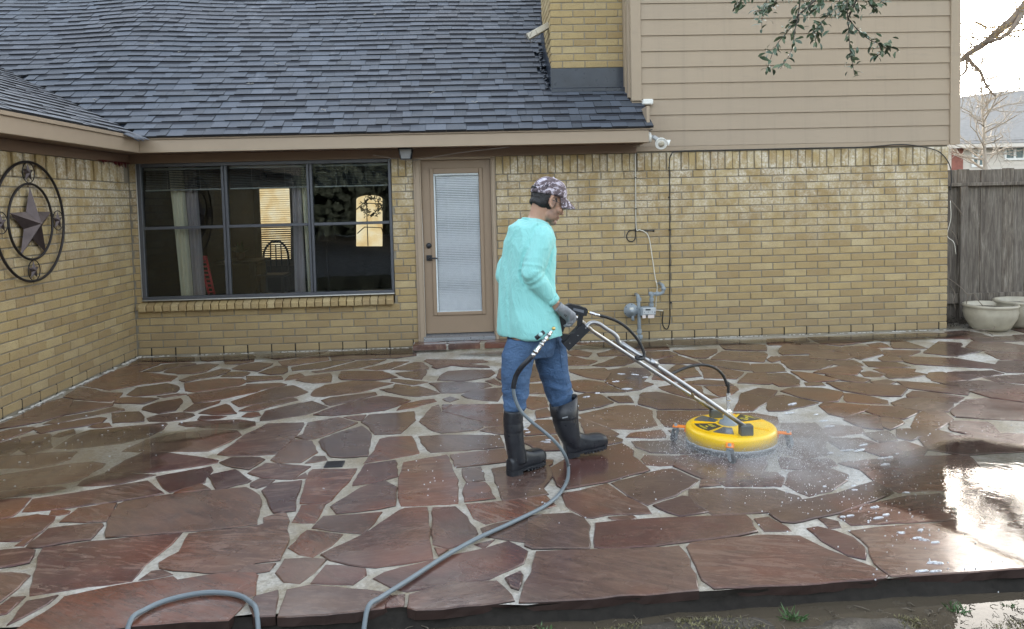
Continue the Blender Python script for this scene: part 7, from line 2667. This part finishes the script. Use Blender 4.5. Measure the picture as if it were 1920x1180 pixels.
CHD = thing('hanging_lamp', [(-3.008, 2.600, 2.069)][0], 'small round hanging lamp behind the top of the middle window pane', 'lamp')
p = Vector([(-3.008, 2.600, 2.061)][0])
m = MB()
m.ball(p, .055, nu=14, nv=10)
m.build('globe', plain('lamp_globe', (.35, .35, .33), .2, coat=.5), CHD)
m = MB()
m.tube([p+Vector((0, 0, .05)), (p.x, p.y, 2.2)], .008, 6)
m.build('stem', BLACK, CHD)
FTB = thing('side_lamp', [(-2.297, 3.400, 1.254)][0], 'dim standing lamp with a pale shade behind the last window pane', 'lamp')
p = Vector([(-2.298, 3.400, 1.238)][0])
m = MB()
m.lathe([(.10, .18), (.14, -.16)], p, n=20)
m.build('lamp_shade', plain('dim_shade', (.16, .14, .11), .8), FTB)
m = MB()
m.tube([(p.x, p.y, .1), (p.x, p.y, p.z+.1)], .012, 8)
m.lathe([(0, 0), (.12, 0), (.12, .02), (0, .03)], (p.x, p.y, .1), n=20)
m.build('lamp_stand', BLACK, FTB)

# ================================================================== FENCE, POTS
WOODF = Mat('weathered_wood')
_r = WOODF.rnd()
_g = WOODF.noise(6, 5, .65, WOODF.pos((5, 1, .5)), .8)
_g2 = WOODF.noise(22, 5, .7, WOODF.pos((4, 1, .35)), .5)
_c = WOODF.ramp(_g, [(.34, (.058, .044, .034)), (.52, (.145, .120, .094)), (.72, (.29, .26, .22))])
_c = WOODF.mix(WOODF.ramp(_g2, [(.45, 0.), (.7, .6)]), _c, (.05, .043, .036))
_c = WOODF.mix(WOODF.math('MULTIPLY', _r, .4), _c, (.12, .105, .09))
WOODF.set(Base_Color=_c, Roughness=.85, Normal=WOODF.bump(_g2, .5, .006))
WOODF = WOODF.m
FN = thing('board_fence', (5.6, .45, 0), 'weathered grey upright board fence beside the house', 'fence')
x = 5.463
while x < 10.5:
    wd = random.uniform(.128, .150)
    m = MB()
    y0 = .45+random.uniform(-.006, .006)
    m.bbox((x, y0, -.12), (x+wd-.0015, y0+.018, 1.866+random.uniform(-.008, .008)), .003)
    m.build('fence_board', WOODF, FN)
    x += wd
for z0, z1, y0, y1 in ((1.665, 1.705, .385, .446), (.24, .36, .40, .446), (1.0, 1.04, .472, .53)):
    m = MB()
    m.bbox((5.47, y0, z0), (10.5, y1, z1), .004)
    m.build('fence_rail', WOODF, FN)
for x in (5.85, 8.3):
    m = MB()
    m.bbox((x, .36, -.1), (x+.095, .384, 1.66), .004)
    m.build('fence_post', WOODF, FN)
CER = plain('cream_glaze', (.36, .325, .25), .35, var=.45, nscale=7, coat=.2)
def pot(c, R, H, label):
    o = thing('plant_pot', c, label, 'plant pot', 'cream pots by the fence')
    m = MB()
    m.lathe([(0, 0), (R*.62, 0), (R*.74, H*.12), (R*.93, H*.45), (R*.985, H*.70), (R*.95, H*.84), (R*.97, H*.88), (R*1.02, H*.93), (R*1.0, H*.985), (R*.93, H), (R*.88, H*.96), (R*.86, H*.80), (0, H*.78)], c, n=48)
    m.build('bowl', CER, o)
    m = MB()
    m.lathe([(R*.86, H*.82), (R*.5, H*.86), (0, H*.85)], c, n=24)
    m.build('soil', bpy.data.materials['wet_soil'], o)
    return o
pot([(5.939, -0.060, 0.110)][0][:2]+(0,), .285, .300, 'wide cream glazed plant pot standing nearest the house corner by the fence')
pot((6.40, .06, 0), .29, .32, 'cream plant pot partly cut off at the edge of the photo, behind the first pot')
TW = plain('dry_twig', (.16, .13, .10), .9)
m = MB()
for P in ([(5.516, 0.100, 0.603), (5.678, 0.100, 0.485), (5.709, 0.000, 0.402), (5.759, -0.020, 0.422), (5.778, -0.050, 0.363), (5.833, -0.100, 0.268)], [(5.709, 0.000, 0.402), (5.691, 0.000, 0.297), (5.755, 0.000, 0.232), (5.839, 0.000, 0.211)], [(5.619, 0.200, 0.495), (5.679, 0.200, 0.398), (5.634, 0.150, 0.310), (5.661, 0.150, 0.214)], [(5.556, 0.100, 1.166), (5.621, 0.100, 1.071), (5.648, 0.100, 0.976)], [(5.554, 0.100, 1.509), (5.638, 0.100, 1.413), (5.709, 0.100, 1.318)], [(5.431, -0.420, 0.070), (5.570, -0.440, 0.069), (5.690, -0.460, 0.080), (5.702, -0.460, 0.109)], [(5.570, -0.440, 0.069), (5.634, -0.480, 0.038), (5.662, -0.500, 0.016)], [(6.036, -0.200, 0.129), (6.111, -0.200, 0.188), (6.215, -0.100, 0.263), (6.246, -0.100, 0.305)]):
    m.tube(smooth_path(P, 4), .005, 5)
o = m.build('dry_vine', TW, None, kind='stuff')
tag(o, 'dry leafless vine twigs trailing from the house corner over the pots', None)
m = MB()
for k in range(700):
    x, y = random.uniform(5.48, 6.6), random.uniform(.02, .42)
    p = Vector((x, y, random.uniform(0, .10)*(1-abs(x-5.7)*.5)))
    d = Vector((random.uniform(-1, 1), random.uniform(-1, 1), random.uniform(-.3, .5)))*.045
    s = d.cross(Vector((0, 0, 1))).normalized()*.008
    m.add([p-d*.5, p+s, p+d*.5, p-s], [(0, 1, 2, 3)])
m.build('leaf_litter', plain('dark_litter', (.035, .028, .02), .9), None, kind='stuff')

# ================================================================== NEIGHBOUR, TREES
NH = thing('neighbour_house', [(23.968, 26.000, 2.985)][0], 'neighbouring house with a grey shingle roof beyond the fence', 'house')
w0 = [(22.319, 26.000, 3.713), (35.713, 26.000, 3.685)]
zE = w0[0][2]
NW_ = plain('neighbour_siding', (.58, .53, .47), .7)
xa, xb = w0[0][0], w0[1][0]
m = MB()
m.box((xa, 26, -.16), (xb, 34, zE))
m.build('wall', NW_, NH)
m = MB()
for k in range(14):
    z = zE-.12-.18*k
    m.box((xa+.5, 25.975, z-.16), (xb, 25.999, z))
m.build('siding', NW_, NH, kind='stuff')
m = MB()
m.box((xa-.05, 25.9, -.16), (xa+.45, 25.999, zE-.12))
m.build('brick_pier', plain('red_brick', (.26, .10, .075), .85, var=.35, nscale=7), NH)
rt = [(26.182, 31.500, 6.381), (28.401, 31.500, 6.854), (41.308, 31.500, 7.265)]
m = MB()
e0 = Vector((xa-1.0, 25.3, zE+.02))
e1 = Vector((xb+1, 25.3, zE+.02))
r1 = Vector(rt[1])
r2_ = Vector((xb+1, 31.5, r1.z+.3))
hl = Vector((xa-3.0, 31.5, Vector(rt[0]).z-.6))
m.prism([e0, e1, r2_, r1, hl], (0, 0, -.15))
m.prism([r1, r2_, Vector((xb+1, 37, zE)), Vector((xa-1, 37, zE)), hl], (0, 0, -.15))
for k in range(1, 26):
    t_ = k/26
    a_, b_ = e0.lerp(hl if t_ > .99 else hl, t_), e1.lerp(r2_, t_)
    if t_ < 1:
        lft = e0.lerp(hl, t_)
        m.tube([lft+Vector((.1, -.02, .03)), b_+Vector((0, -.02, .03))], .022, 4, smooth=False)
m.build('roof', plain('neighbour_roof', (.235, .225, .215), .8, var=.2, nscale=5), NH)
m = MB()
m.box((xa-1.0, 25.28, zE-.19), (xb+1, 25.4, zE-.03))
m.build('fascia', NW_, NH)
WHT = plain('white_trim', (.72, .72, .70), .5)
PANE = plain('far_pane', (.09, .14, .15), .1)
for u0, u1, v0, v1, mul in ((1821, 1847, 279, 314, 1), (1882, 1922, 273, 301, 1)):
    a = [(-20.197, 25.900, 10.826)][0] if False else None
    def w2(u, v, yy=25.95):
        r3 = Matrix((_r2, _u2, -_f)).transposed() @ Vector(((u-960)/1425.587, (456.09-v)/1425.587, -1))
        return CAM_POS+r3*((yy-CAM_POS.y)/r3.y)
    A, B_ = w2(u0, v1), w2(u1, v0)
    m = MB()
    for lo, hi in (((A.x, A.z), (A.x+.10, B_.z)), ((B_.x-.10, A.z), (B_.x, B_.z)), ((A.x+.1, A.z), (B_.x-.1, A.z+.10)), ((A.x+.1, B_.z-.10), (B_.x-.1, B_.z)), (((A.x+B_.x)/2-.05, A.z+.1), ((A.x+B_.x)/2+.05, B_.z-.1))):
        m.box((lo[0], 25.90, lo[1]), (hi[0], 25.97, hi[1]))
    if u0 < 1850:
        m.box((A.x+.1, 25.905, (A.z+B_.z)/2-.05), (B_.x-.1, 25.965, (A.z+B_.z)/2+.05))
    wf = m.build('window', WHT, NH)
    m = MB()
    m.box((A.x+.05, 25.955, A.z+.05), (B_.x-.05, 25.968, B_.z-.05))
    m.build('pane', PANE, wf)

BARK = plain('pale_bark', (.36, .33, .29), .9, var=.4, nscale=8, bump=.5, bscale=20)
BARKD = plain('oak_bark', (.20, .165, .135), .9, var=.4, nscale=8, bump=.6, bscale=20)
GOLD = Mat('backlit_leaf')
GOLD.set(Base_Color=GOLD.mix(GOLD.noise(3, 3), (.45, .28, .08), (.25, .20, .07)), Roughness=.6)
GOLD.p.inputs['Transmission Weight'].default_value = .0
GOLD = GOLD.m


def grow(mb, p, d, r, ln, depth, spread=.55, up=.06, leaves=None):
    n = 4
    pts, rad = [p], [r]
    for k in range(n):
        d = (d+Vector((random.gauss(0, .16), random.gauss(0, .16), random.gauss(0, .16)+up))).normalized()
        p = p+d*(ln/n)
        pts.append(p)
        rad.append(r*(1-.5*(k+1)/n))
    mb.tube(pts, rad, 6 if r > .015 else 4, caps=False)
    if leaves is not None and depth <= 1:
        leaves.append(p)
    if depth <= 0:
        return
    for k in range(random.choice((2, 3, 3))):
        i = random.randint(1, n)
        dd = (d+Vector((random.gauss(0, spread), random.gauss(0, spread), random.gauss(0, spread)))).normalized()
        grow(mb, pts[i], dd, rad[i]*.68, ln*random.uniform(.6, .85), depth-1, spread, up, leaves)


BT = thing('bare_tree', [(12.131, 9.000, 1.811)][0][:2]+(-.16,), 'leafless pale tree standing behind the fence before the neighbouring house', 'tree')
tp = [(12.145, 9.000, 1.748), (12.113, 9.000, 2.316), (12.093, 9.000, 2.945), (12.047, 9.000, 3.634), (12.012, 9.000, 4.568)]
m = MB()
base = (tp[0][0]+.05, 9, -.16)
m.tube(smooth_path([base]+tp, 3), [.062-.05*k/15 for k in range(16)], 8)
m.build('trunk', BARK, BT)
m = MB()
for p in smooth_path(tp, 5)[2:]:
    for k in range(2):
        a = random.uniform(0, 6.28)
        grow(m, p, Vector((math.cos(a), math.sin(a)*.7, random.uniform(-.05, .7))).normalized(), .022, random.uniform(.6, 1.0), 3, .5, .05)
m.build('branch', BARK, BT, kind='stuff')

OT = thing('leaning_oak', (12.6, 6, -.16), 'large oak with a crooked limb and sparse golden leaves above the fence', 'tree')
m = MB()
tk = [(12.6, 6, -.16), (12.4, 6, 2.0), (12.0, 6, 4.0), (11.3, 6, 5.6)]
limb_a = [(11.279, 6.000, 5.686), (10.908, 6.000, 5.282), (10.590, 6.000, 4.928), (10.250, 6.000, 4.655), (9.973, 6.000, 4.423), (9.685, 6.000, 4.253), (9.366, 6.000, 3.991)]
limb_b = [(10.856, 6.000, 5.201), (10.499, 5.800, 4.780), (10.237, 5.800, 4.531), (9.989, 5.900, 4.454)]
m.tube(smooth_path(tk+[limb_a[0]], 3), [.30-.2*k/12 for k in range(13)], 10)
m.build('trunk', BARKD, OT)
m = MB()
m.tube(smooth_path(limb_a, 4), [.10-.06*k/24 for k in range(25)], 8)
m.tube(smooth_path(limb_b, 4), [.055-.03*k/12 for k in range(13)], 7)
m.tube(smooth_path([(9.653, 6.000, 4.233), (9.762, 6.000, 4.088), (9.935, 6.000, 3.910), (10.045, 6.000, 3.671), (10.155, 6.000, 3.525), (10.242, 6.000, 3.440)], 4), [.038-.02*k/20 for k in range(21)], 7)
m.tube(smooth_path([(9.653, 6.000, 4.213), (9.665, 6.000, 4.069), (9.645, 6.000, 3.935), (9.560, 6.000, 3.854), (9.422, 6.000, 3.764)], 4), [.03-.012*k/16 for k in range(17)], 7)
m.tube(smooth_path([(10.055, 6.000, 4.761), (9.926, 6.000, 4.824), (9.754, 6.000, 4.877), (9.520, 6.000, 4.839), (9.360, 6.000, 4.811)], 4), [.022-.012*k/16 for k in range(17)], 6)
m.tube(smooth_path([(9.759, 6.000, 4.375), (9.715, 6.000, 4.499), (9.522, 6.000, 4.604), (9.361, 6.000, 4.627)], 4), [.018-.01*k/12 for k in range(13)], 6)
m.tube(smooth_path([(10.005, 6.000, 4.474), (10.273, 6.000, 4.512), (10.540, 6.000, 4.651), (10.862, 6.000, 4.719)], 4), [.025-.012*k/12 for k in range(13)], 6)
m.tube(smooth_path([(10.861, 6.000, 4.822), (10.592, 6.000, 4.825), (10.431, 6.000, 4.776)], 4), [.02-.008*k/8 for k in range(9)], 6)
tips = []
for p in smooth_path(limb_a, 6)[4:-4]+smooth_path(limb_b, 4):
    for k in range(1):
        a = random.uniform(0, 6.28)
        grow(m, p, Vector((math.cos(a), math.sin(a)*.6, random.uniform(-.3, .9))).normalized(), .012, random.uniform(.35, .7), 2, .6, .02, tips)
m.build('limb', BARKD, OT)
m = MB()
ctr = [Vector(p) for p in [(9.895, 6.000, 4.763), (10.056, 6.000, 4.699), (10.379, 6.000, 4.654), (10.539, 6.000, 4.693), (10.649, 6.000, 4.568), (10.760, 6.000, 4.309), (10.685, 6.000, 4.279), (10.272, 6.000, 4.573), (10.787, 6.000, 4.669), (10.642, 6.000, 5.080), (10.051, 6.000, 5.169), (9.837, 6.000, 5.192), (10.267, 6.000, 5.034), (10.815, 6.000, 4.205)]]
for k in range(1500):
    c = random.choice(ctr) if random.random() < .72 else random.choice(tips)
    p = c+Vector((random.gauss(0, .16), random.gauss(0, .18), random.gauss(0, .09)))
    d = Vector((random.gauss(0, 1), random.gauss(0, 1), random.gauss(0, 1))).normalized()*.030
    s = d.cross(Vector((random.gauss(0, 1), random.gauss(0, 1), random.gauss(0, 1)))).normalized()*.012
    m.add([p-d, p+s, p+d, p-s], [(0, 1, 2, 3)])
m.build('leaves', GOLD, OT, kind='stuff')


def crown_tree(c, R, H, label, mat, n=2600):
    o = thing('far_tree', (c[0], c[1], -.16), label, 'tree', 'trees beyond the neighbouring house')
    m = MB()
    m.tube([(c[0], c[1], -.16), (c[0]+.2, c[1], H*.5), (c[0], c[1], H*.8)], [.25, .18, .06], 7)
    for k in range(6):
        a = k*1.05
        m.tube([(c[0]+.1, c[1], H*.45), (c[0]+R*.6*math.cos(a), c[1]+R*.6*math.sin(a), H*.75)], [.09, .03], 5)
    m.build('trunk', BARKD, o)
    m = MB()
    cl = [(Vector((random.gauss(0, .5), random.gauss(0, .5), random.gauss(0, .4))), random.uniform(.22, .4)) for k in range(26)]
    for k in range(n):
        b_, r = random.choice(cl)
        q = b_+Vector((random.gauss(0, r), random.gauss(0, r), random.gauss(0, r)))*.6
        p = Vector((c[0]+q.x*R, c[1]+q.y*R, H*.72+q.z*H*.34))
        d = Vector((random.gauss(0, 1), random.gauss(0, 1), random.gauss(0, 1))).normalized()*.13
        s = d.cross(Vector((random.gauss(0, 1), random.gauss(0, 1), random.gauss(0, 1)))).normalized()*.07
        m.add([p-d, p+s, p+d, p-s], [(0, 1, 2, 3)])
    m.build('crown', mat, o)


EVG = plain('far_leaf', (.045, .06, .022), .6, var=.4, nscale=2)
for i, (u, v, yy, R, lab) in enumerate(((1808, 205, 40, 1.8, 'low tree peeking out beside the house wall over the neighbouring roof'), (1905, 160, 45, 2.6, 'golden topped tree rising behind the neighbouring ridge'), (1985, 150, 44, 3.0, 'broad tree behind the neighbouring ridge, outside the edge of the photo'))):
    def w3(u, v, yy):
        r3 = Matrix((_r2, _u2, -_f)).transposed() @ Vector(((u-960)/1425.587, (456.09-v)/1425.587, -1))
        return CAM_POS+r3*((yy-CAM_POS.y)/r3.y)
    p = w3(u, v, yy)
    crown_tree((p.x, yy), R, p.z*1.02, lab, EVG if i else GOLD, 1800)

# ---- hanging live oak sprays overhead, each leaf a piece of its own
LEAF = Mat('oak_leaf')
_c = LEAF.ramp(LEAF.rnd(), [(0., (.045, .075, .045)), (.5, (.075, .115, .068)), (1., (.12, .155, .085))])
LEAF.set(Base_Color=_c, Roughness=.38)
LEAF = LEAF.m
HB_ = thing('oak_branch', [(1.953, -4.200, 2.908)][0], 'green leafy oak branch hanging into view before the siding', 'branch')
TWG = [[(2.253, -4.100, 2.935), (2.148, -4.150, 2.739), (2.077, -4.200, 2.661), (1.999, -4.200, 2.583), (1.952, -4.200, 2.536)], [(1.862, -4.300, 2.878), (1.846, -4.300, 2.703), (1.853, -4.250, 2.627), (1.800, -4.250, 2.545), (1.752, -4.200, 2.478), (1.715, -4.200, 2.394), (1.693, -4.200, 2.340)],
       [(1.736, -4.200, 2.910), (1.698, -4.200, 2.731), (1.692, -4.150, 2.672), (1.685, -4.150, 2.568)], [(1.862, -4.250, 2.633), (1.815, -4.300, 2.528), (1.797, -4.300, 2.425), (1.732, -4.300, 2.323)], [(2.221, -4.100, 2.935), (2.215, -4.100, 2.720), (2.249, -4.050, 2.608), (2.256, -4.050, 2.498), (2.269, -4.050, 2.414), (2.285, -4.050, 2.325)],
       [(2.221, -4.100, 2.643), (2.285, -4.100, 2.571), (2.329, -4.150, 2.505), (2.387, -4.150, 2.485), (2.444, -4.150, 2.460)], [(2.296, -4.200, 2.904), (2.296, -4.200, 2.724), (2.327, -4.200, 2.679), (2.374, -4.200, 2.723)], [(2.014, -4.200, 2.592), (1.989, -4.200, 2.541), (1.977, -4.200, 2.475)], [(1.545, -4.300, 2.881), (1.514, -4.300, 2.722), (1.483, -4.300, 2.664)],
       [(1.735, -4.350, 2.807), (1.695, -4.300, 2.676), (1.589, -4.300, 2.642)], [(2.038, -4.150, 2.861), (1.998, -4.100, 2.738), (1.965, -4.100, 2.662)], [(2.343, -4.050, 2.856), (2.320, -4.000, 2.760), (2.206, -4.000, 2.699)], [(2.029, -4.300, 2.818), (1.960, -4.350, 2.689), (1.915, -4.350, 2.632)], [(2.380, -4.150, 2.486), (2.393, -4.150, 2.436), (2.355, -4.150, 2.406)]]
m = MB()
for P in TWG:
    sp = smooth_path(P, 4)
    m.tube(sp, [.0040-.0028*k/(len(sp)-1) for k in range(len(sp))], 5)
m.tube(smooth_path([TWG[0][0], TWG[1][0], TWG[2][0], (TWG[2][0][0]-.6, -4.9, TWG[2][0][2]+.9)], 4), .009, 6)
m.tube(smooth_path([TWG[5][0], TWG[6][0], TWG[0][0], TWG[3][0]], 3), .005, 6)
m.build('twig', plain('twig_bark', (.07, .06, .05), .9), HB_)
lv = []
for kk in range(4):
    mm = MB()
    L, W = .050*random.uniform(.85, 1.1), .0098*random.uniform(.9, 1.15)
    rows = [(0, .001, 0), (.15*L, W*.55, .002), (.4*L, W*.95, .005), (.65*L, W, .004), (.87*L, W*.62, .0), (L, .0008, -.004)]
    V = []
    for a, b_, c_ in rows:
        V += [(a, -b_, c_+b_*.25), (a, 0, c_), (a, b_, c_+b_*.25)]
    F = []
    for i in range(5):
        F += [(i*3, i*3+3, i*3+4, i*3+1), (i*3+1, i*3+4, i*3+5, i*3+2)]
    mm.add(V, F, True)
    lv.append(mm.mesh('leaf', LEAF))
cnt = 0
spots = []
for j, P in enumerate(TWG):
    sp = smooth_path(P, 10)
    for i in range(len(sp)-1):
        pr = .62
        if sp[i].z > TWG[0][1][2]-.02:
            pr = .40
        k = 2 if random.random() < .35 else 1
        for _ in range(k):
            if random.random() < pr:
                spots.append((sp[i], (sp[i+1]-sp[i]).normalized()))
random.shuffle(spots)
# the remaining leaves of the sprays, joined
mm = MB()
for P in TWG+TWG[:1]+TWG[8:13]:
    sp = smooth_path(P, 14)
    for i in range(len(sp)-1):
        if random.random() < (.85 if sp[i].z > TWG[0][1][2]-.05 else .22):
            d = (sp[i+1]-sp[i]).normalized()
            q = (d*random.uniform(.1, .8)+Vector((random.gauss(0, .65), random.gauss(0, .65), random.gauss(-.1, .5)))).normalized()
            Q = q.to_track_quat('X', 'Z') @ Quaternion((1, 0, 0), random.uniform(-1.2, 1.2))
            s_ = random.uniform(.6, 1.0)
            src = random.choice(lv)
            off = Vector((random.gauss(0, .03), random.gauss(0, .05), random.gauss(0, .02)))
            mm.cur = random.random()
            mm.add([sp[i]+off+Q @ (v.co*s_) for v in src.vertices], [tuple(f.vertices) for f in src.polygons], True)
mm.build('leaf', LEAF, HB_, kind='stuff', use_attr=True)
for p, d in spots[:285]:
    o = put('leaf', random.choice(lv), HB_, tuple(p))
    q = (d*random.uniform(.1, .8)+Vector((random.gauss(0, .65), random.gauss(0, .65), random.gauss(-.15, .5)))).normalized()
    o.rotation_mode = 'QUATERNION'
    o.rotation_quaternion = q.to_track_quat('X', 'Z') @ Quaternion((1, 0, 0), random.uniform(-1.2, 1.2))
    s = random.uniform(.7, 1.15)
    o.scale = (s, s, s)

# ---- unseen dark tree belt added behind the viewer to darken the window reflections
m = MB()
for k in range(30000):
    x = random.uniform(-45, 45)
    h_ = 7.5+2.5*math.sin(x*.35)+1.5*math.sin(x*.9)
    p = Vector((x, -34+random.gauss(0, 1.5), random.random()**.8*h_))
    d = Vector((random.gauss(0, 1), random.gauss(0, .4), random.gauss(0, 1))).normalized()*.26
    s = d.cross(Vector((0, 1, 0))).normalized()*.15
    m.add([p-d, p+s, p+d, p-s], [(0, 1, 2, 3)])
for k in range(60):
    x = -45+k*1.5
    h_ = 7.0+2.5*math.sin(x*.35)+1.5*math.sin(x*.9)
    m.box((x, -36.6, -.1), (x+1.5, -36.2, h_*.86))  # unseen solid slabs added behind the leaves to keep sky out of reflections
m.build('unseen_tree_belt', plain('belt_leaf', (.014, .02, .011), .8), None, kind='stuff')

# ================================================================== MUD EDGE, WEEDS
m = MB()
def mound(cx, cy, rx, ry, h):
    V, F = [], []
    n, r = 28, 6
    for j in range(r+1):
        for i in range(n):
            t = 2*math.pi*i/n
            q = j/r
            k = 1+.35*noise.noise((math.cos(t)*1.5+cx, math.sin(t)*1.5, cx))
            V.append((cx+rx*q*k*math.cos(t), cy+ry*q*k*math.sin(t), -.084+h*(1-q*q)+.012*noise.noise((cx+rx*q*math.cos(t)*9, cy+ry*q*math.sin(t)*9, 0))))
    for j in range(r):
        for i in range(n):
            F.append((j*n+i, (j+1)*n+i, (j+1)*n+(i+1) % n, j*n+(i+1) % n))
    m.add(V, F, True)
MO = [(.80, -5.67, .46, .085, .034), (.95, -5.95, .8, .22, .040), (-.05, -5.70, .34, .07, .028), (1.45, -5.70, .34, .075, .024), (-1.2, -5.75, .5, .10, .024), (2.3, -5.8, .5, .12, .018), (.25, -5.80, .3, .12, .03)]
for a in MO:
    mound(*a)
m.build('mud', bpy.data.materials['wet_soil'], None, kind='structure')
def tuft(mb, cx, cy, z, n, r, ln, wd):
    for k in range(n):
        a = random.uniform(0, 6.28)
        rr = r*math.sqrt(random.random())
        p = Vector((cx+rr*math.cos(a), cy+rr*math.sin(a), z))
        d = Vector((random.gauss(0, .6), random.gauss(0, .6), random.uniform(.3, 1.0))).normalized()*ln*random.uniform(.5, 1.2)
        s = d.cross(Vector((random.gauss(0, 1), random.gauss(0, 1), .2))).normalized()*wd
        mb.add([p-s, p+s, p+d*.6+s*.7+Vector((0, 0, .0)), p+d, p+d*.6-s*.7], [(0, 1, 2, 3, 4)])
m = MB()
for cx, cy, rx, ry, h in MO:
    for k in range(int(2600*rx*ry/.1)):
        t, q = random.uniform(0, 6.28), math.sqrt(random.random())
        x, y = cx+rx*q*math.cos(t), cy+ry*q*math.sin(t)
        if noise.noise((x*5, y*5, 1)) < -.15:
            continue
        tuft(m, x, y, -.084+h*(1-q*q), 2, .01, .016, .0020)
MOSS = Mat('creeping_weed')
_m2 = MOSS.noise(30, 3)
MOSS.set(Base_Color=MOSS.ramp(_m2, [(.3, (.05, .045, .02)), (.5, (.14, .125, .055)), (.7, (.30, .275, .15))]), Roughness=.6)
m.build('ground_cover', MOSS.m, None, kind='stuff')
GRN = plain('weed_green', (.06, .12, .04), .5, var=.35, nscale=40)
for (u, v), n_, r_, ln, lab in (((1020, 1172), 60, .035, .035, 'small bright green weed in the mud below the patio edge near the middle'), ((1478, 1148), 46, .030, .060, 'tuft of pale green grass blades in the muddy water'), ((1786, 1138), 60, .030, .045, 'green broad leaved weed rising from the muddy puddle'), ((1860, 1112), 24, .02, .03, 'tiny green weed close under the patio edge in the puddle')):
    r3 = Matrix((_r2, _u2, -_f)).transposed() @ Vector(((u-960)/1425.587, (456.09-v)/1425.587, -1))
    p = CAM_POS+r3*((-.075-CAM_POS.z)/r3.z)
    p.y = min(p.y, -5.62)
    m = MB()
    tuft(m, p.x, p.y, -.085, n_, r_, ln, .0045)
    o = m.build('weed', GRN, None)
    tag(o, lab, 'weed', 'weeds in the mud')
m = MB()
for k in range(650):
    x, y = random.uniform(-1.6, 2.6), random.uniform(-6.0, -5.58)
    p = Vector((x, y, -.070))
    a = random.uniform(0, 6.28)
    l = random.choice((.012, .02, .03, .06))*random.uniform(.6, 1.3)
    d = Vector((math.cos(a)*l, math.sin(a)*l, random.uniform(0, .012)))
    m.tube([p, p+d*.5+Vector((random.gauss(0, .004), random.gauss(0, .004), .004)), p+d], random.choice((.0011, .0016, .0024)), 4)
m.build('floating_debris', plain('debris', (.12, .10, .075), .8, var=.6, nscale=14), None, kind='stuff')
